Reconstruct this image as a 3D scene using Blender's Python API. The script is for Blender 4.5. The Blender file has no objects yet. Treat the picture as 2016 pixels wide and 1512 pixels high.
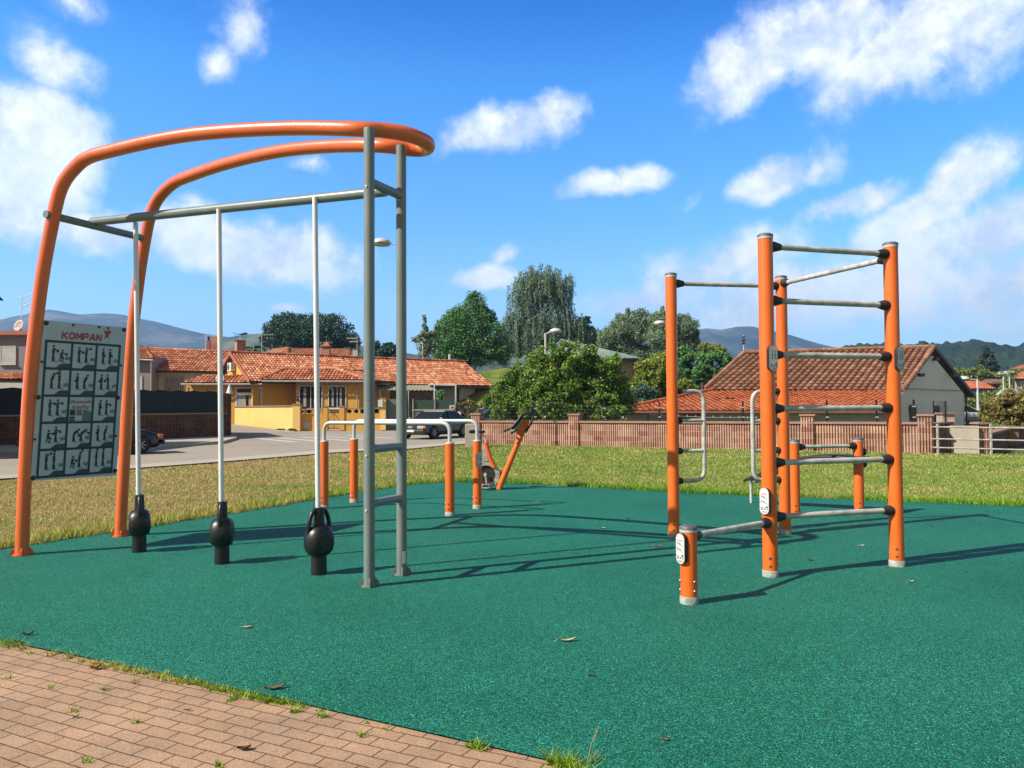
import bpy, math, random
import numpy as np
from mathutils import Vector, Matrix, noise

R = math.radians
HAZE_D = 0.00026
random.seed(7)
scene = bpy.context.scene
COL = scene.collection
V = Vector

# ------------------------------------------------------------------ camera
F = 1514.0                      # focal length in pixels of the 2016 px wide photograph
CH = 1.5                        # eye height
PITCH = math.atan(46 / F)
ROLL = -0.006
CM = Matrix.Rotation(R(90) + PITCH, 3, 'X') @ Matrix.Rotation(ROLL, 3, 'Z')
cam_d = bpy.data.cameras.new('camera')
cam = bpy.data.objects.new('camera', cam_d)
COL.objects.link(cam)
cam.location = (0, 0, CH)
cam.rotation_euler = CM.to_euler()
cam_d.sensor_width = 36
cam_d.lens = F / 2016 * 36
cam_d.clip_start = 0.05
cam_d.clip_end = 9000
scene.camera = cam


def ray(px, py):
    return CM @ V(((px - 1008) / F, (756 - py) / F, -1))


def G(px, py, z=0.0):            # point of a horizontal plane
    d = ray(px, py)
    t = (z - CH) / d.z
    return V((d.x * t, d.y * t, z))


def W(px, py, Y):                # point at depth Y
    d = ray(px, py)
    t = Y / d.y
    return V((d.x * t, Y, CH + d.z * t))


def PL(px, py, p, q):            # point of the vertical plane through p and q
    d = ray(px, py)
    n = V((-(q.y - p.y), q.x - p.x, 0))
    t = n.dot(p - V((0, 0, CH))) / n.dot(d)
    return V((0, 0, CH)) + d * t


def PN(px, py, p, n):            # point of any plane
    d = ray(px, py)
    o = V((0, 0, CH))
    return o + d * (n.dot(p - o) / n.dot(d))


# ------------------------------------------------------------------ node helpers
def nodes(m):
    m.use_nodes = True
    nt = m.node_tree
    nt.nodes.clear()
    return nt


def N(nt, t, **kw):
    n = nt.nodes.new(t)
    for k, v in kw.items():
        if k.startswith('i_'):
            key = k[2:].replace('_', ' ')
            n.inputs[key].default_value = v
        else:
            setattr(n, k, v)
    return n


def L(nt, a, b):
    nt.links.new(a, b)


def ramp(nt, fac, stops, interp='LINEAR'):
    r = nt.nodes.new('ShaderNodeValToRGB')
    r.color_ramp.interpolation = interp
    e = r.color_ramp.elements
    while len(e) < len(stops):
        e.new(0.5)
    for i, (p, c) in enumerate(stops):
        e[i].position = p
        e[i].color = (*c, 1) if len(c) == 3 else c
    if fac is not None:
        L(nt, fac, r.inputs[0])
    return r.outputs[0]


def mixc(nt, fac, a, b, mode='MIX'):
    m = nt.nodes.new('ShaderNodeMix')
    m.data_type = 'RGBA'
    m.blend_type = mode
    for s, v in ((m.inputs[0], fac), (m.inputs[6], a), (m.inputs[7], b)):
        if hasattr(v, 'is_linked') or hasattr(v, 'links'):
            L(nt, v, s)
        else:
            s.default_value = v if not isinstance(v, tuple) or len(v) != 3 else (*v, 1)
    return m.outputs[2]


def math_(nt, op, a, b=None, clamp=False):
    m = nt.nodes.new('ShaderNodeMath')
    m.operation = op
    m.use_clamp = clamp
    for i, v in enumerate((a, b)):
        if v is None:
            continue
        if hasattr(v, 'links'):
            L(nt, v, m.inputs[i])
        else:
            m.inputs[i].default_value = v
    return m.outputs[0]


def pos(nt, kind='Object', scale=None, rot=None):
    tc = nt.nodes.new('ShaderNodeTexCoord')
    o = tc.outputs[kind]
    if scale or rot:
        mp = nt.nodes.new('ShaderNodeMapping')
        L(nt, o, mp.inputs[0])
        if scale:
            mp.inputs['Scale'].default_value = scale
        if rot:
            mp.inputs['Rotation'].default_value = rot
        o = mp.outputs[0]
    return o


def wpos(nt):
    return nt.nodes.new('ShaderNodeNewGeometry').outputs['Position']


def ntex(nt, vec, scale, detail=4, rough=0.55, dist=0.0):
    n = nt.nodes.new('ShaderNodeTexNoise')
    n.inputs['Scale'].default_value = scale
    n.inputs['Detail'].default_value = detail
    n.inputs['Roughness'].default_value = rough
    n.inputs['Distortion'].default_value = dist
    if vec is not None:
        L(nt, vec, n.inputs['Vector'])
    return n.outputs['Fac']


ALBEDO = 0.70      # base colours are noted for exposure 0.2; the picture is exposed for 0.72


def scaled(nt, c):
    if hasattr(c, 'links'):
        return mixc(nt, 1.0, c, (ALBEDO, ALBEDO, ALBEDO), 'MULTIPLY')
    return tuple(x * ALBEDO for x in c[:3])


def finish(nt, color, rough=0.6, metal=0.0, bump=None, bstr=0.3, bdist=0.01, spec=0.5, coat=0.0, trans=0.0, alpha=None):
    color = scaled(nt, color)
    b = nt.nodes.new('ShaderNodeBsdfPrincipled')
    for key, v in (('Base Color', color), ('Roughness', rough), ('Metallic', metal)):
        if hasattr(v, 'links'):
            L(nt, v, b.inputs[key])
        else:
            b.inputs[key].default_value = (*v, 1) if isinstance(v, tuple) and len(v) == 3 else v
    b.inputs['Specular IOR Level'].default_value = spec
    b.inputs['Coat Weight'].default_value = coat
    b.inputs['Coat Roughness'].default_value = 0.12
    if bump is not None:
        bp = nt.nodes.new('ShaderNodeBump')
        bp.inputs['Strength'].default_value = bstr
        bp.inputs['Distance'].default_value = bdist
        L(nt, bump, bp.inputs['Height'])
        L(nt, bp.outputs[0], b.inputs['Normal'])
    out = nt.nodes.new('ShaderNodeOutputMaterial')
    sh = b.outputs[0]
    if trans:
        t = nt.nodes.new('ShaderNodeBsdfTranslucent')
        if hasattr(color, 'links'):
            L(nt, color, t.inputs[0])
        mx = nt.nodes.new('ShaderNodeMixShader')
        mx.inputs[0].default_value = trans
        L(nt, sh, mx.inputs[1])
        L(nt, t.outputs[0], mx.inputs[2])
        sh = mx.outputs[0]
    L(nt, sh, out.inputs[0])


MATS = {}


def simple(name, c, rough=0.6, metal=0.0, var=0.12, vscale=3.0, bump=0.0, bscale=40, spec=0.5, coat=0.0, c2=None):
    """paint / plastic / plaster with uneven tone and a slight relief"""
    if name in MATS:
        return MATS[name]
    m = bpy.data.materials.new(name)
    nt = nodes(m)
    p = wpos(nt)
    n1 = ntex(nt, p, vscale, 5)
    dark = c2 or tuple(x * (1 - var * 1.6) for x in c)
    lite = tuple(min(1, x * (1 + var)) for x in c)
    colr = ramp(nt, n1, [(0.3, dark), (0.7, lite)])
    h = ntex(nt, p, bscale, 3) if bump else None
    rr = math_(nt, 'MULTIPLY_ADD', n1, 0.15)
    rr.node.inputs[2].default_value = rough - 0.07
    finish(nt, colr, rr, metal, h, bump, 0.01, spec, coat)
    MATS[name] = m
    return m


def worn_paint(name, c, rough, coat):
    """powder coat with vertical rub marks, pinhead chips and a slightly chalky fade"""
    m = bpy.data.materials.new(name)
    nt = nodes(m)
    p = wpos(nt)
    mp = nt.nodes.new('ShaderNodeMapping')
    mp.inputs['Scale'].default_value = (60, 60, 5)
    L(nt, p, mp.inputs[0])
    streak = ntex(nt, mp.outputs[0], 1.0, 5, .65)
    patch = ntex(nt, p, 2.2, 5, .6)
    chips = ntex(nt, p, 70, 3, .6)
    col = ramp(nt, patch, [(0.3, tuple(x * .9 for x in c)), (0.7, tuple(min(1, x * 1.06 + .004) for x in c))])
    col = mixc(nt, ramp(nt, streak, [(0.60, (0, 0, 0)), (0.80, (.28, .28, .28))]), col, (0.95, .34, .10))
    col = mixc(nt, ramp(nt, chips, [(0.745, (0, 0, 0)), (0.76, (.8, .8, .8))]), col, (0.16, .07, .03))
    rr = ramp(nt, streak, [(0.4, (rough, rough, rough)), (0.75, (rough + .25,) * 3)])
    finish(nt, col, rr, 0, ntex(nt, p, 320, 2), .03, .01, .5, coat)
    return m


ORANGE = worn_paint('orange_paint', (0.96, 0.165, 0.008), 0.42, 0.15)
ARCH = worn_paint('arch_paint', (1.0, 0.18, 0.035), 0.30, 0.9)
GREYP = simple('grey_green_paint', (0.22, 0.27, 0.255), 0.36, 0, 0.08, 4, 0.04, 250)
GALV = simple('galvanised_steel', (0.60, 0.58, 0.525), 0.55, 0.08, 0.25, 9, 0.08, 120)
STEEL = simple('brushed_steel', (0.98, 0.98, 0.94), 0.35, 0.1, 0.08, 5)
BLACKR = simple('black_rubber', (0.012, 0.013, 0.013), 0.38, 0, 0.2, 8, 0.08, 200)
DARKP = simple('dark_plastic', (0.03, 0.02, 0.018), 0.5, 0, 0.2, 8)
CAPP = simple('cap_plastic', (0.11, 0.125, 0.14), 0.5, 0, 0.15, 8)
RAILP = simple('bar_steel', (0.64, 0.65, 0.63), 0.35, 0.15, 0.08, 5)
SLEEVE = simple('worn_footing', (0.40, 0.42, 0.38), 0.75, 0.1, 0.3, 30, 0.2, 90, c2=(0.2, 0.24, 0.2))
BOLT = simple('bolt_metal', (0.45, 0.42, 0.38), 0.35, 0.8)
WHITE = simple('white_print', (0.75, 0.76, 0.75), 0.4, 0, 0.02)
BOARD = simple('sign_face', (0.60, 0.65, 0.62), 0.33, 0, 0.05, 1.5, coat=0.3)
INK = simple('sign_ink', (0.02, 0.035, 0.045), 0.5)
INK2 = simple('sign_ink_soft', (0.16, 0.2, 0.2), 0.5)
REDINK = simple('sign_red', (0.55, 0.03, 0.025), 0.45)
LIGHTW = simple('white_metal', (0.72, 0.73, 0.72), 0.4, 0.1, 0.05)


# ------------------------------------------------------------------ mesh builder
WM = {}


class MB:
    def __init__(s):
        s.v, s.f, s.m, s.s, s.uv = [], [], [], [], []

    def add(s, vs, fs, m=0, smooth=False, uv=None):
        o = len(s.v)
        s.v += [tuple(p) for p in vs]
        for i, f in enumerate(fs):
            s.f.append(tuple(o + k for k in f))
            s.m.append(m)
            s.s.append(smooth)
            if uv:
                s.uv.append(uv[i])
        return s

    def box(s, c, size, rz=0.0, m=0, mat=None):
        hx, hy, hz = size[0] / 2, size[1] / 2, size[2] / 2
        M = mat if mat is not None else Matrix.Rotation(rz, 3, 'Z')
        vs = [V(c) + M @ V((x, y, z)) for x in (-hx, hx) for y in (-hy, hy) for z in (-hz, hz)]
        return s.add(vs, [(0, 1, 3, 2), (4, 6, 7, 5), (0, 4, 5, 1), (2, 3, 7, 6), (0, 2, 6, 4), (1, 5, 7, 3)], m)

    def bar(s, p, q, w, h, m=0):     # rectangular bar, w across, h up
        p, q = V(p), V(q)
        d = q - p
        x = d.normalized()
        up = V((0, 0, 1)) if abs(x.z) < 0.95 else V((0, 1, 0))
        y = up.cross(x).normalized()
        z = x.cross(y)
        M = Matrix((x, y, z)).transposed()
        return s.box((p + q) / 2, (d.length, w, h), 0, m, M)

    def tube(s, path, r, n=14, m=0, caps=True, ref=None):
        P = [V(p) for p in path]
        k = len(P)
        T = []
        for i in range(k):
            t = (P[min(i + 1, k - 1)] - P[max(i - 1, 0)])
            T.append(t.normalized())
        u = T[0].orthogonal().normalized() if ref is None else V(ref)
        rings = []
        for i in range(k):
            u = (u - T[i] * u.dot(T[i])).normalized()
            w = T[i].cross(u)
            rr = r[i] if isinstance(r, (list, tuple)) else r
            rings.append([P[i] + (u * math.cos(a) + w * math.sin(a)) * rr for a in [2 * math.pi * j / n for j in range(n)]])
        vs = [p for g in rings for p in g]
        fs = []
        for i in range(k - 1):
            for j in range(n):
                a, b = i * n + j, i * n + (j + 1) % n
                fs.append((a, b, b + n, a + n))
        s.add(vs, fs, m, True)
        if caps:
            s.add(rings[0], [tuple(reversed(range(n)))], m)
            s.add(rings[-1], [tuple(range(n))], m)
        return s

    def lathe(s, base, prof, n=20, m=0, axis=(0, 0, 1)):   # prof = (radius, height)
        ax = V(axis).normalized()
        u = ax.orthogonal().normalized()
        w = ax.cross(u)
        vs, fs = [], []
        for r, h in prof:
            for j in range(n):
                a = 2 * math.pi * j / n
                vs.append(V(base) + ax * h + (u * math.cos(a) + w * math.sin(a)) * r)
        for i in range(len(prof) - 1):
            for j in range(n):
                a, b = i * n + j, i * n + (j + 1) % n
                fs.append((a, b, b + n, a + n))
        s.add(vs, fs, m, True)
        if prof[0][0] > 1e-4:
            s.add(vs[:n], [tuple(reversed(range(n)))], m)
        if prof[-1][0] > 1e-4:
            s.add(vs[-n:], [tuple(range(n))], m)
        return s

    def prism(s, pts, off, m=0):     # polygon of 3D points extruded by vector off
        n = len(pts)
        P = [V(p) for p in pts]
        off = V(off)
        vs = P + [p + off for p in P]
        fs = [tuple(reversed(range(n))), tuple(range(n, 2 * n))]
        fs += [(i, (i + 1) % n, (i + 1) % n + n, i + n) for i in range(n)]
        return s.add(vs, fs, m)

    def face(s, pts, m=0):
        return s.add(pts, [tuple(range(len(pts)))], m)

    def build(s, name, mats, parent=None, local=False, bevel=0.0, loc=None, fix=True):
        me = bpy.data.meshes.new(name)
        vs = s.v
        o = bpy.data.objects.new(name, me)
        COL.objects.link(o)
        if parent is not None:
            o.parent = parent
            WM[o] = WM.get(parent, Matrix.Identity(4))
            if not local:
                inv = WM[o].inverted()
                vs = [tuple(inv @ V(p)) for p in vs]
        elif loc is not None:
            o.location = loc
            WM[o] = Matrix.Translation(loc)
            if not local:
                vs = [tuple(V(p) - V(loc)) for p in vs]
        me.from_pydata(vs, [], s.f)
        if not isinstance(mats, (list, tuple)):
            mats = [mats]
        for mm in mats:
            me.materials.append(mm)
        me.polygons.foreach_set('material_index', s.m)
        me.polygons.foreach_set('use_smooth', s.s)
        if s.uv:
            ul = me.uv_layers.new(name='UVMap')
            flat = [c for fuv in s.uv for p in fuv for c in p]
            ul.data.foreach_set('uv', flat)
        me.update()
        if fix:
            import bmesh
            bm = bmesh.new()
            bm.from_mesh(me)
            bmesh.ops.recalc_face_normals(bm, faces=bm.faces)
            bm.to_mesh(me)
            bm.free()
        if bevel:
            b = o.modifiers.new('bevel', 'BEVEL')
            b.width = bevel
            b.segments = 2
            b.limit_method = 'ANGLE'
        return o


def tag(o, label=None, cat=None, group=None, kind=None):
    if label:
        o['label'] = label
    if cat:
        o['category'] = cat
    if group:
        o['group'] = group
    if kind:
        o['kind'] = kind
    return o


def thing(name, label, cat, loc=(0, 0, 0), rz=0.0, group=None):
    o = bpy.data.objects.new(name, None)
    o.empty_display_size = 0.2
    COL.objects.link(o)
    o.location = loc
    o.rotation_euler = (0, 0, rz)
    WM[o] = Matrix.Translation(loc) @ Matrix.Rotation(rz, 4, 'Z')
    return tag(o, label, cat, group)


def copy_tree(o, parent=None):
    c = o.copy()
    COL.objects.link(c)
    c.parent = parent
    WM[c] = WM.get(o)
    for ch in list(o.children):
        copy_tree(ch, c)
    return c


def arc(points, rad, seg=8):          # polyline with rounded corners
    P = [V(p) for p in points]
    out = [P[0]]
    for i in range(1, len(P) - 1):
        a, b, c = P[i - 1], P[i], P[i + 1]
        d1, d2 = (a - b), (c - b)
        k = min(rad, d1.length * 0.49, d2.length * 0.49)
        p1, p2 = b + d1.normalized() * k, b + d2.normalized() * k
        for j in range(seg + 1):
            t = j / seg
            out.append(p1 * (1 - t) ** 2 + b * 2 * t * (1 - t) + p2 * t * t)
    out.append(P[-1])
    return out


def spline(points, seg=6):            # Catmull-Rom
    P = [V(p) for p in points]
    P = [P[0] * 2 - P[1]] + P + [P[-1] * 2 - P[-2]]
    out = []
    for i in range(1, len(P) - 2):
        for j in range(seg):
            t = j / seg
            a, b, c, d = P[i - 1], P[i], P[i + 1], P[i + 2]
            out.append(0.5 * ((2 * b) + (c - a) * t + (2 * a - 5 * b + 4 * c - d) * t * t + (3 * b - a - 3 * c + d) * t ** 3))
    out.append(P[-2])
    return out


_font_cache = {}


def text_mesh(name, body, size, M, mat, parent, offset=0.0, extrude=0.0):
    """lettering as a mesh laid on the plane of matrix M (local x right, y up)"""
    cu = bpy.data.curves.new(name, 'FONT')
    cu.body = body
    cu.size = size
    cu.align_x = 'CENTER'
    cu.align_y = 'CENTER'
    cu.offset = offset
    cu.extrude = extrude
    tmp = bpy.data.objects.new(name + '_tmp', cu)
    COL.objects.link(tmp)
    dg = bpy.context.evaluated_depsgraph_get()
    me = bpy.data.meshes.new_from_object(tmp.evaluated_get(dg))
    bpy.data.objects.remove(tmp)
    me.name = name
    me.transform(WM[parent].inverted() @ M)
    me.materials.clear()
    me.materials.append(mat)
    o = bpy.data.objects.new(name, me)
    COL.objects.link(o)
    o.parent = parent
    WM[o] = WM[parent]
    return o


def frame_matrix(o, x, y):
    x = V(x).normalized()
    z = x.cross(V(y)).normalized()
    y = z.cross(x)
    M = Matrix((x, y, z)).transposed().to_4x4()
    M.translation = V(o)
    return M


# ------------------------------------------------------------------ sun and sky
SUN_EL, SUN_AZ = 40.5, 24.5
sd = V((-math.cos(R(SUN_AZ)) * math.cos(R(SUN_EL)), -math.sin(R(SUN_AZ)) * math.cos(R(SUN_EL)), math.sin(R(SUN_EL))))
sl = bpy.data.lights.new('sun', 'SUN')
sl.energy = 5.0
sl.angle = R(0.5)
sl.color = (1.0, 0.94, 0.84)
so = bpy.data.objects.new('sun', sl)
COL.objects.link(so)
so.rotation_euler = sd.to_track_quat('Z', 'Y').to_euler()
so.location = (-20, -10, 30)

world = bpy.data.worlds.new('World')
scene.world = world
world.use_nodes = True
nt = world.node_tree
nt.nodes.clear()
sky = N(nt, 'ShaderNodeTexSky', sky_type='NISHITA', sun_disc=False)
sky.sun_elevation = R(SUN_EL)
sky.sun_rotation = math.atan2(sd.x, sd.y)
sky.air_density = 1.0
sky.dust_density = 0.25
sky.ozone_density = 2.5
tc = N(nt, 'ShaderNodeTexCoord')
dirv = tc.outputs['Generated']
sep = N(nt, 'ShaderNodeSeparateXYZ')
L(nt, dirv, sep.inputs[0])
az = math_(nt, 'ARCTAN2', sep.outputs[0], sep.outputs[1])
el = math_(nt, 'ARCSINE', sep.outputs[2])
cmb = N(nt, 'ShaderNodeCombineXYZ')
L(nt, az, cmb.inputs[0])
L(nt, el, cmb.inputs[1])
# wind-torn warp of the cloud outlines
nw = N(nt, 'ShaderNodeTexNoise', noise_dimensions='3D')
nw.inputs['Scale'].default_value = 10
nw.inputs['Detail'].default_value = 5
L(nt, dirv, nw.inputs['Vector'])
w1 = N(nt, 'ShaderNodeVectorMath', operation='SUBTRACT')
L(nt, nw.outputs['Color'], w1.inputs[0])
w1.inputs[1].default_value = (0.5, 0.5, 0.5)
w2 = N(nt, 'ShaderNodeVectorMath', operation='SCALE')
L(nt, w1.outputs[0], w2.inputs[0])
w2.inputs['Scale'].default_value = 0.065
w3 = N(nt, 'ShaderNodeVectorMath', operation='ADD')
L(nt, cmb.outputs[0], w3.inputs[0])
L(nt, w2.outputs[0], w3.inputs[1])
# clouds: centre, half axes (seen angles), tilt, thickness
CLOUDS = [
    (1470, 115, 120, 75, 30, 1.0), (1620, 55, 190, 75, 0, 1.05), (1790, 75, 190, 70, 28, 1.0), (1930, 45, 130, 90, 10, 0.72),
    (1720, 120, 110, 60, 10, 0.85),
    (1010, 245, 130, 48, 14, 0.98), (1075, 230, 55, 50, 0, 0.85), (930, 275, 80, 30, 20, 0.7),
    (1200, 365, 100, 26, 4, 0.85), (1265, 345, 60, 28, 10, 0.9),
    (1530, 355, 80, 48, 15, 0.95), (1620, 320, 60, 40, 40, 0.45),
    (1660, 405, 100, 30, 18, 0.8), (1720, 380, 60, 30, 20, 0.75),
    (1790, 430, 120, 48, 28, 1.15), (1890, 365, 120, 52, 38, 1.1), (1960, 460, 130, 60, 15, 1.0), (1880, 480, 180, 60, 8, 0.8),
    (1960, 560, 220, 100, 0, 0.78), (1780, 590, 280, 75, 0, 0.66), (1420, 520, 190, 52, 12, 0.80), (1560, 580, 320, 80, 6, 0.74), (1850, 500, 160, 60, 10, .8),
    (1290, 585, 190, 42, 8, 0.74),
    (470, 490, 240, 62, -3, 1.05), (610, 490, 80, 55, -10, 0.9), (360, 460, 120, 60, 0, 0.95), (200, 455, 110, 52, 0, 0.95), (560, 540, 60, 30, 0, 0.7),
    (60, 270, 120, 95, -15, 1.0), (20, 380, 90, 90, 0, 0.85), (130, 380, 50, 30, 0, 0.6),
    (90, 100, 85, 48, -25, 0.75), (430, 110, 45, 45, 60, 0.75), (480, 45, 60, 60, -30, 0.45), (150, 15, 80, 30, -10, 0.4),
    (955, 540, 80, 28, 6, 0.85), (1000, 495, 40, 22, 40, 0.7), (565, 606, 35, 12, 0, 0.7), (610, 325, 40, 22, 0, 0.5),
    (1460, 625, 120, 25, 0, 0.6), (1380, 395, 40, 26, 40, 0.4),
]
acc = None
for (cx, cy, rx, ry, an, st) in CLOUDS:
    d = ray(cx, cy).normalized()
    mp = N(nt, 'ShaderNodeMapping', vector_type='TEXTURE')
    L(nt, w3.outputs[0], mp.inputs[0])
    mp.inputs['Location'].default_value = (math.atan2(d.x, d.y), math.asin(d.z), 0)
    mp.inputs['Rotation'].default_value = (0, 0, R(an))
    mp.inputs['Scale'].default_value = (rx / F * 1.2, ry / F * 1.2, 1)
    ln = N(nt, 'ShaderNodeVectorMath', operation='LENGTH')
    fl = N(nt, 'ShaderNodeVectorMath', operation='MULTIPLY')
    L(nt, mp.outputs[0], fl.inputs[0])
    fl.inputs[1].default_value = (1, 1, 0)
    L(nt, fl.outputs[0], ln.inputs[0])
    q = math_(nt, 'MULTIPLY_ADD', ln.outputs['Value'], -st)
    q.node.inputs[2].default_value = st
    acc = q if acc is None else math_(nt, 'MAXIMUM', acc, q)
nd = N(nt, 'ShaderNodeTexNoise', noise_dimensions='3D')
nd.inputs['Scale'].default_value = 14
nd.inputs['Detail'].default_value = 8
nd.inputs['Roughness'].default_value = 0.64
nd.inputs['Distortion'].default_value = 0.15
L(nt, dirv, nd.inputs['Vector'])
t1 = math_(nt, 'MULTIPLY_ADD', nd.outputs['Fac'], 1.05)
L(nt, acc, t1.node.inputs[2])
mr = N(nt, 'ShaderNodeMapRange', interpolation_type='SMOOTHSTEP')
L(nt, t1, mr.inputs[0])
mr.inputs[1].default_value = 0.53
mr.inputs[2].default_value = 1.16
cloud = mr.outputs[0]
tint = N(nt, 'ShaderNodeVectorMath', operation='MULTIPLY')
L(nt, sky.outputs[0], tint.inputs[0])
elr = N(nt, 'ShaderNodeMapRange')
L(nt, el, elr.inputs[0])
elr.inputs[1].default_value = 0.0
elr.inputs[2].default_value = R(60)
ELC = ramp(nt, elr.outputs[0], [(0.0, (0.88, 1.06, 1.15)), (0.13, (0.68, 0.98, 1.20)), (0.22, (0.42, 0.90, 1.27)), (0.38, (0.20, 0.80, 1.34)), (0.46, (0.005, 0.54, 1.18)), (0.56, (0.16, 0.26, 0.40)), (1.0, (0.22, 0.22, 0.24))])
L(nt, ELC, tint.inputs[1])
SKYS = 0.13
sc_ = N(nt, 'ShaderNodeVectorMath', operation='SCALE')
L(nt, tint.outputs[0], sc_.inputs[0])
sc_.inputs['Scale'].default_value = SKYS
CLC = ramp(nt, nd.outputs['Fac'], [(0.38, (0.52, 0.58, 0.67)), (0.56, (0.80, 0.81, 0.82))])
nf = N(nt, 'ShaderNodeTexNoise', noise_dimensions='3D')
nf.inputs['Scale'].default_value = 34
nf.inputs['Detail'].default_value = 7
nf.inputs['Roughness'].default_value = 0.62
L(nt, dirv, nf.inputs['Vector'])
thin = N(nt, 'ShaderNodeMapRange')
L(nt, nf.outputs['Fac'], thin.inputs[0])
thin.inputs[1].default_value = 0.30
thin.inputs[2].default_value = 0.66
thin.inputs[3].default_value = 0.60
thin.inputs[4].default_value = 0.96
skyc = mixc(nt, math_(nt, 'MULTIPLY', cloud, thin.outputs[0]), sc_.outputs[0], CLC)
# unseen grey white cloud bank, added behind the viewer to neutralise blue shade
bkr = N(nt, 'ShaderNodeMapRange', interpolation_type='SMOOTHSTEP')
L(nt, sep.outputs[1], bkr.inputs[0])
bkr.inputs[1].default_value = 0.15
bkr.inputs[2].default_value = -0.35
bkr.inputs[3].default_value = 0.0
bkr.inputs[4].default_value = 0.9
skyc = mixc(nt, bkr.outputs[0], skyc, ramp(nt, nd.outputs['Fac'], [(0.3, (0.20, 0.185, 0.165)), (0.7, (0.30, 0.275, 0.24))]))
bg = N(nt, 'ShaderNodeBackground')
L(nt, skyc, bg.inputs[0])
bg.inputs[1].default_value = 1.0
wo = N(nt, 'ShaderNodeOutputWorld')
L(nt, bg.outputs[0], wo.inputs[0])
world.cycles.sampling_method = 'MANUAL'
world.cycles.sample_map_resolution = 512

scene.view_settings.view_transform = 'Standard'
scene.view_settings.look = 'None'
scene.view_settings.exposure = 0.74
scene.view_settings.gamma = 1.0
scene.render.film_transparent = False
scene.cycles.use_denoising = True
scene.cycles.max_bounces = 6
scene.cycles.volume_bounces = 0
scene.cycles.transparent_max_bounces = 8
# ================================================================== FITNESS EQUIPMENT
def add_post(parent, P, h, r=0.065, bolts=2, capped=True, bolt_dirs=(-100, 10)):
    P = V((P.x, P.y, 0))
    p = MB().lathe(P, [(r, 0.045), (r, h)], 28).build('post', ORANGE, parent)
    MB().lathe(P, [(r + 0.006, -0.02), (r + 0.007, 0.05), (r, 0.056)], 26).build('footing', SLEEVE, p)
    if capped:
        MB().lathe(P + V((0, 0, h)), [(r + 0.004, -0.012), (r + 0.005, 0.004), (r * 0.8, 0.016), (0.0, 0.024)], 26).build('cap', CAPP, p)
        MB().lathe(P + V((0, 0, h)), [(r + 0.003, -0.034), (r + 0.003, -0.013)], 26).build('cap_ring', GALV, p)
    for a in bolt_dirs:
        for z in (0.1, 0.17):
            d = V((math.cos(R(a)), math.sin(R(a)), 0))
            MB().lathe(P + d * (r - 0.002) + V((0, 0, z)), [(0.012, 0), (0.012, 0.006), (0.006, 0.012)], 8, 0, d).build('bolt', BOLT, p)
    return p


def clamp(parent, P, d, z, r=0.065, ln=0.1, r1=0.047, r2=0.033):
    d = V((d.x, d.y, 0)).normalized()
    o = V((P.x, P.y, z)) + d * (r - 0.015)
    return MB().lathe(o, [(r1, 0), (r1 + 0.002, ln * 0.35), (r2 + 0.004, ln * 0.8), (r2, ln)], 18, 0, d).build('clamp', DARKP, parent)


def add_bar(parent, P, Q, z, r=0.0265, z2=None, name='bar'):
    z2 = z if z2 is None else z2
    d = (Q - P)
    d.z = 0
    dn = d.normalized()
    a, b = V((P.x, P.y, z)) + dn * 0.06, V((Q.x, Q.y, z2)) - dn * 0.06
    o = MB().tube([a, b], r, 16).build(name, GALV, parent)
    clamp(o, P, d, z)
    clamp(o, Q, -d, z2)
    return o


def fig(mb, M, x, y, h, lean=0.0, arm=60, squat=False, m=0, dot=True, side=1, zo=0.0008):
    """small pictogram of someone exercising, drawn in the plane of M"""
    def q(a, b, w):
        a, b = V(a), V(b)
        d = (b - a).normalized()
        n = V((-d.y, d.x)) * w / 2
        mb.face([M @ V((p.x, p.y, zo)) for p in (a - n, b - n, b + n, a + n)], m)

    def disc(c, r):
        mb.face([M @ V((c[0] + r * math.cos(k * math.pi / 5), c[1] + r * math.sin(k * math.pi / 5), zo)) for k in range(10)], m)
    hh = h * (0.72 if squat else 1)
    hip = V((x, y + h * (0.25 if squat else 0.47)))
    sh = hip + V((math.sin(lean), math.cos(lean))) * h * 0.33
    head = sh + V((math.sin(lean), math.cos(lean))) * h * 0.12
    disc(head, h * 0.075)
    q(hip, sh, h * 0.17)
    if squat:
        q(hip, (x + h * 0.2 * side, y + h * 0.26), h * 0.1)
        q((x + h * 0.2 * side, y + h * 0.28), (x + h * 0.08 * side, y), h * 0.08)
        q(hip, (x - h * 0.12 * side, y), h * 0.07)
    else:
        q(hip, (x - h * 0.06, y), h * 0.085)
        q(hip, (x + h * 0.07, y), h * 0.085)
    a = R(arm)
    hand = sh + V((math.sin(a) * side, -math.cos(a))) * h * 0.33
    q(sh, hand, h * 0.06)
    if dot:
        disc(hand, h * 0.085)
    q((x + 0.0, y - h * 0.01), (x + h * 0.3, y - h * 0.045), h * 0.03)


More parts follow.
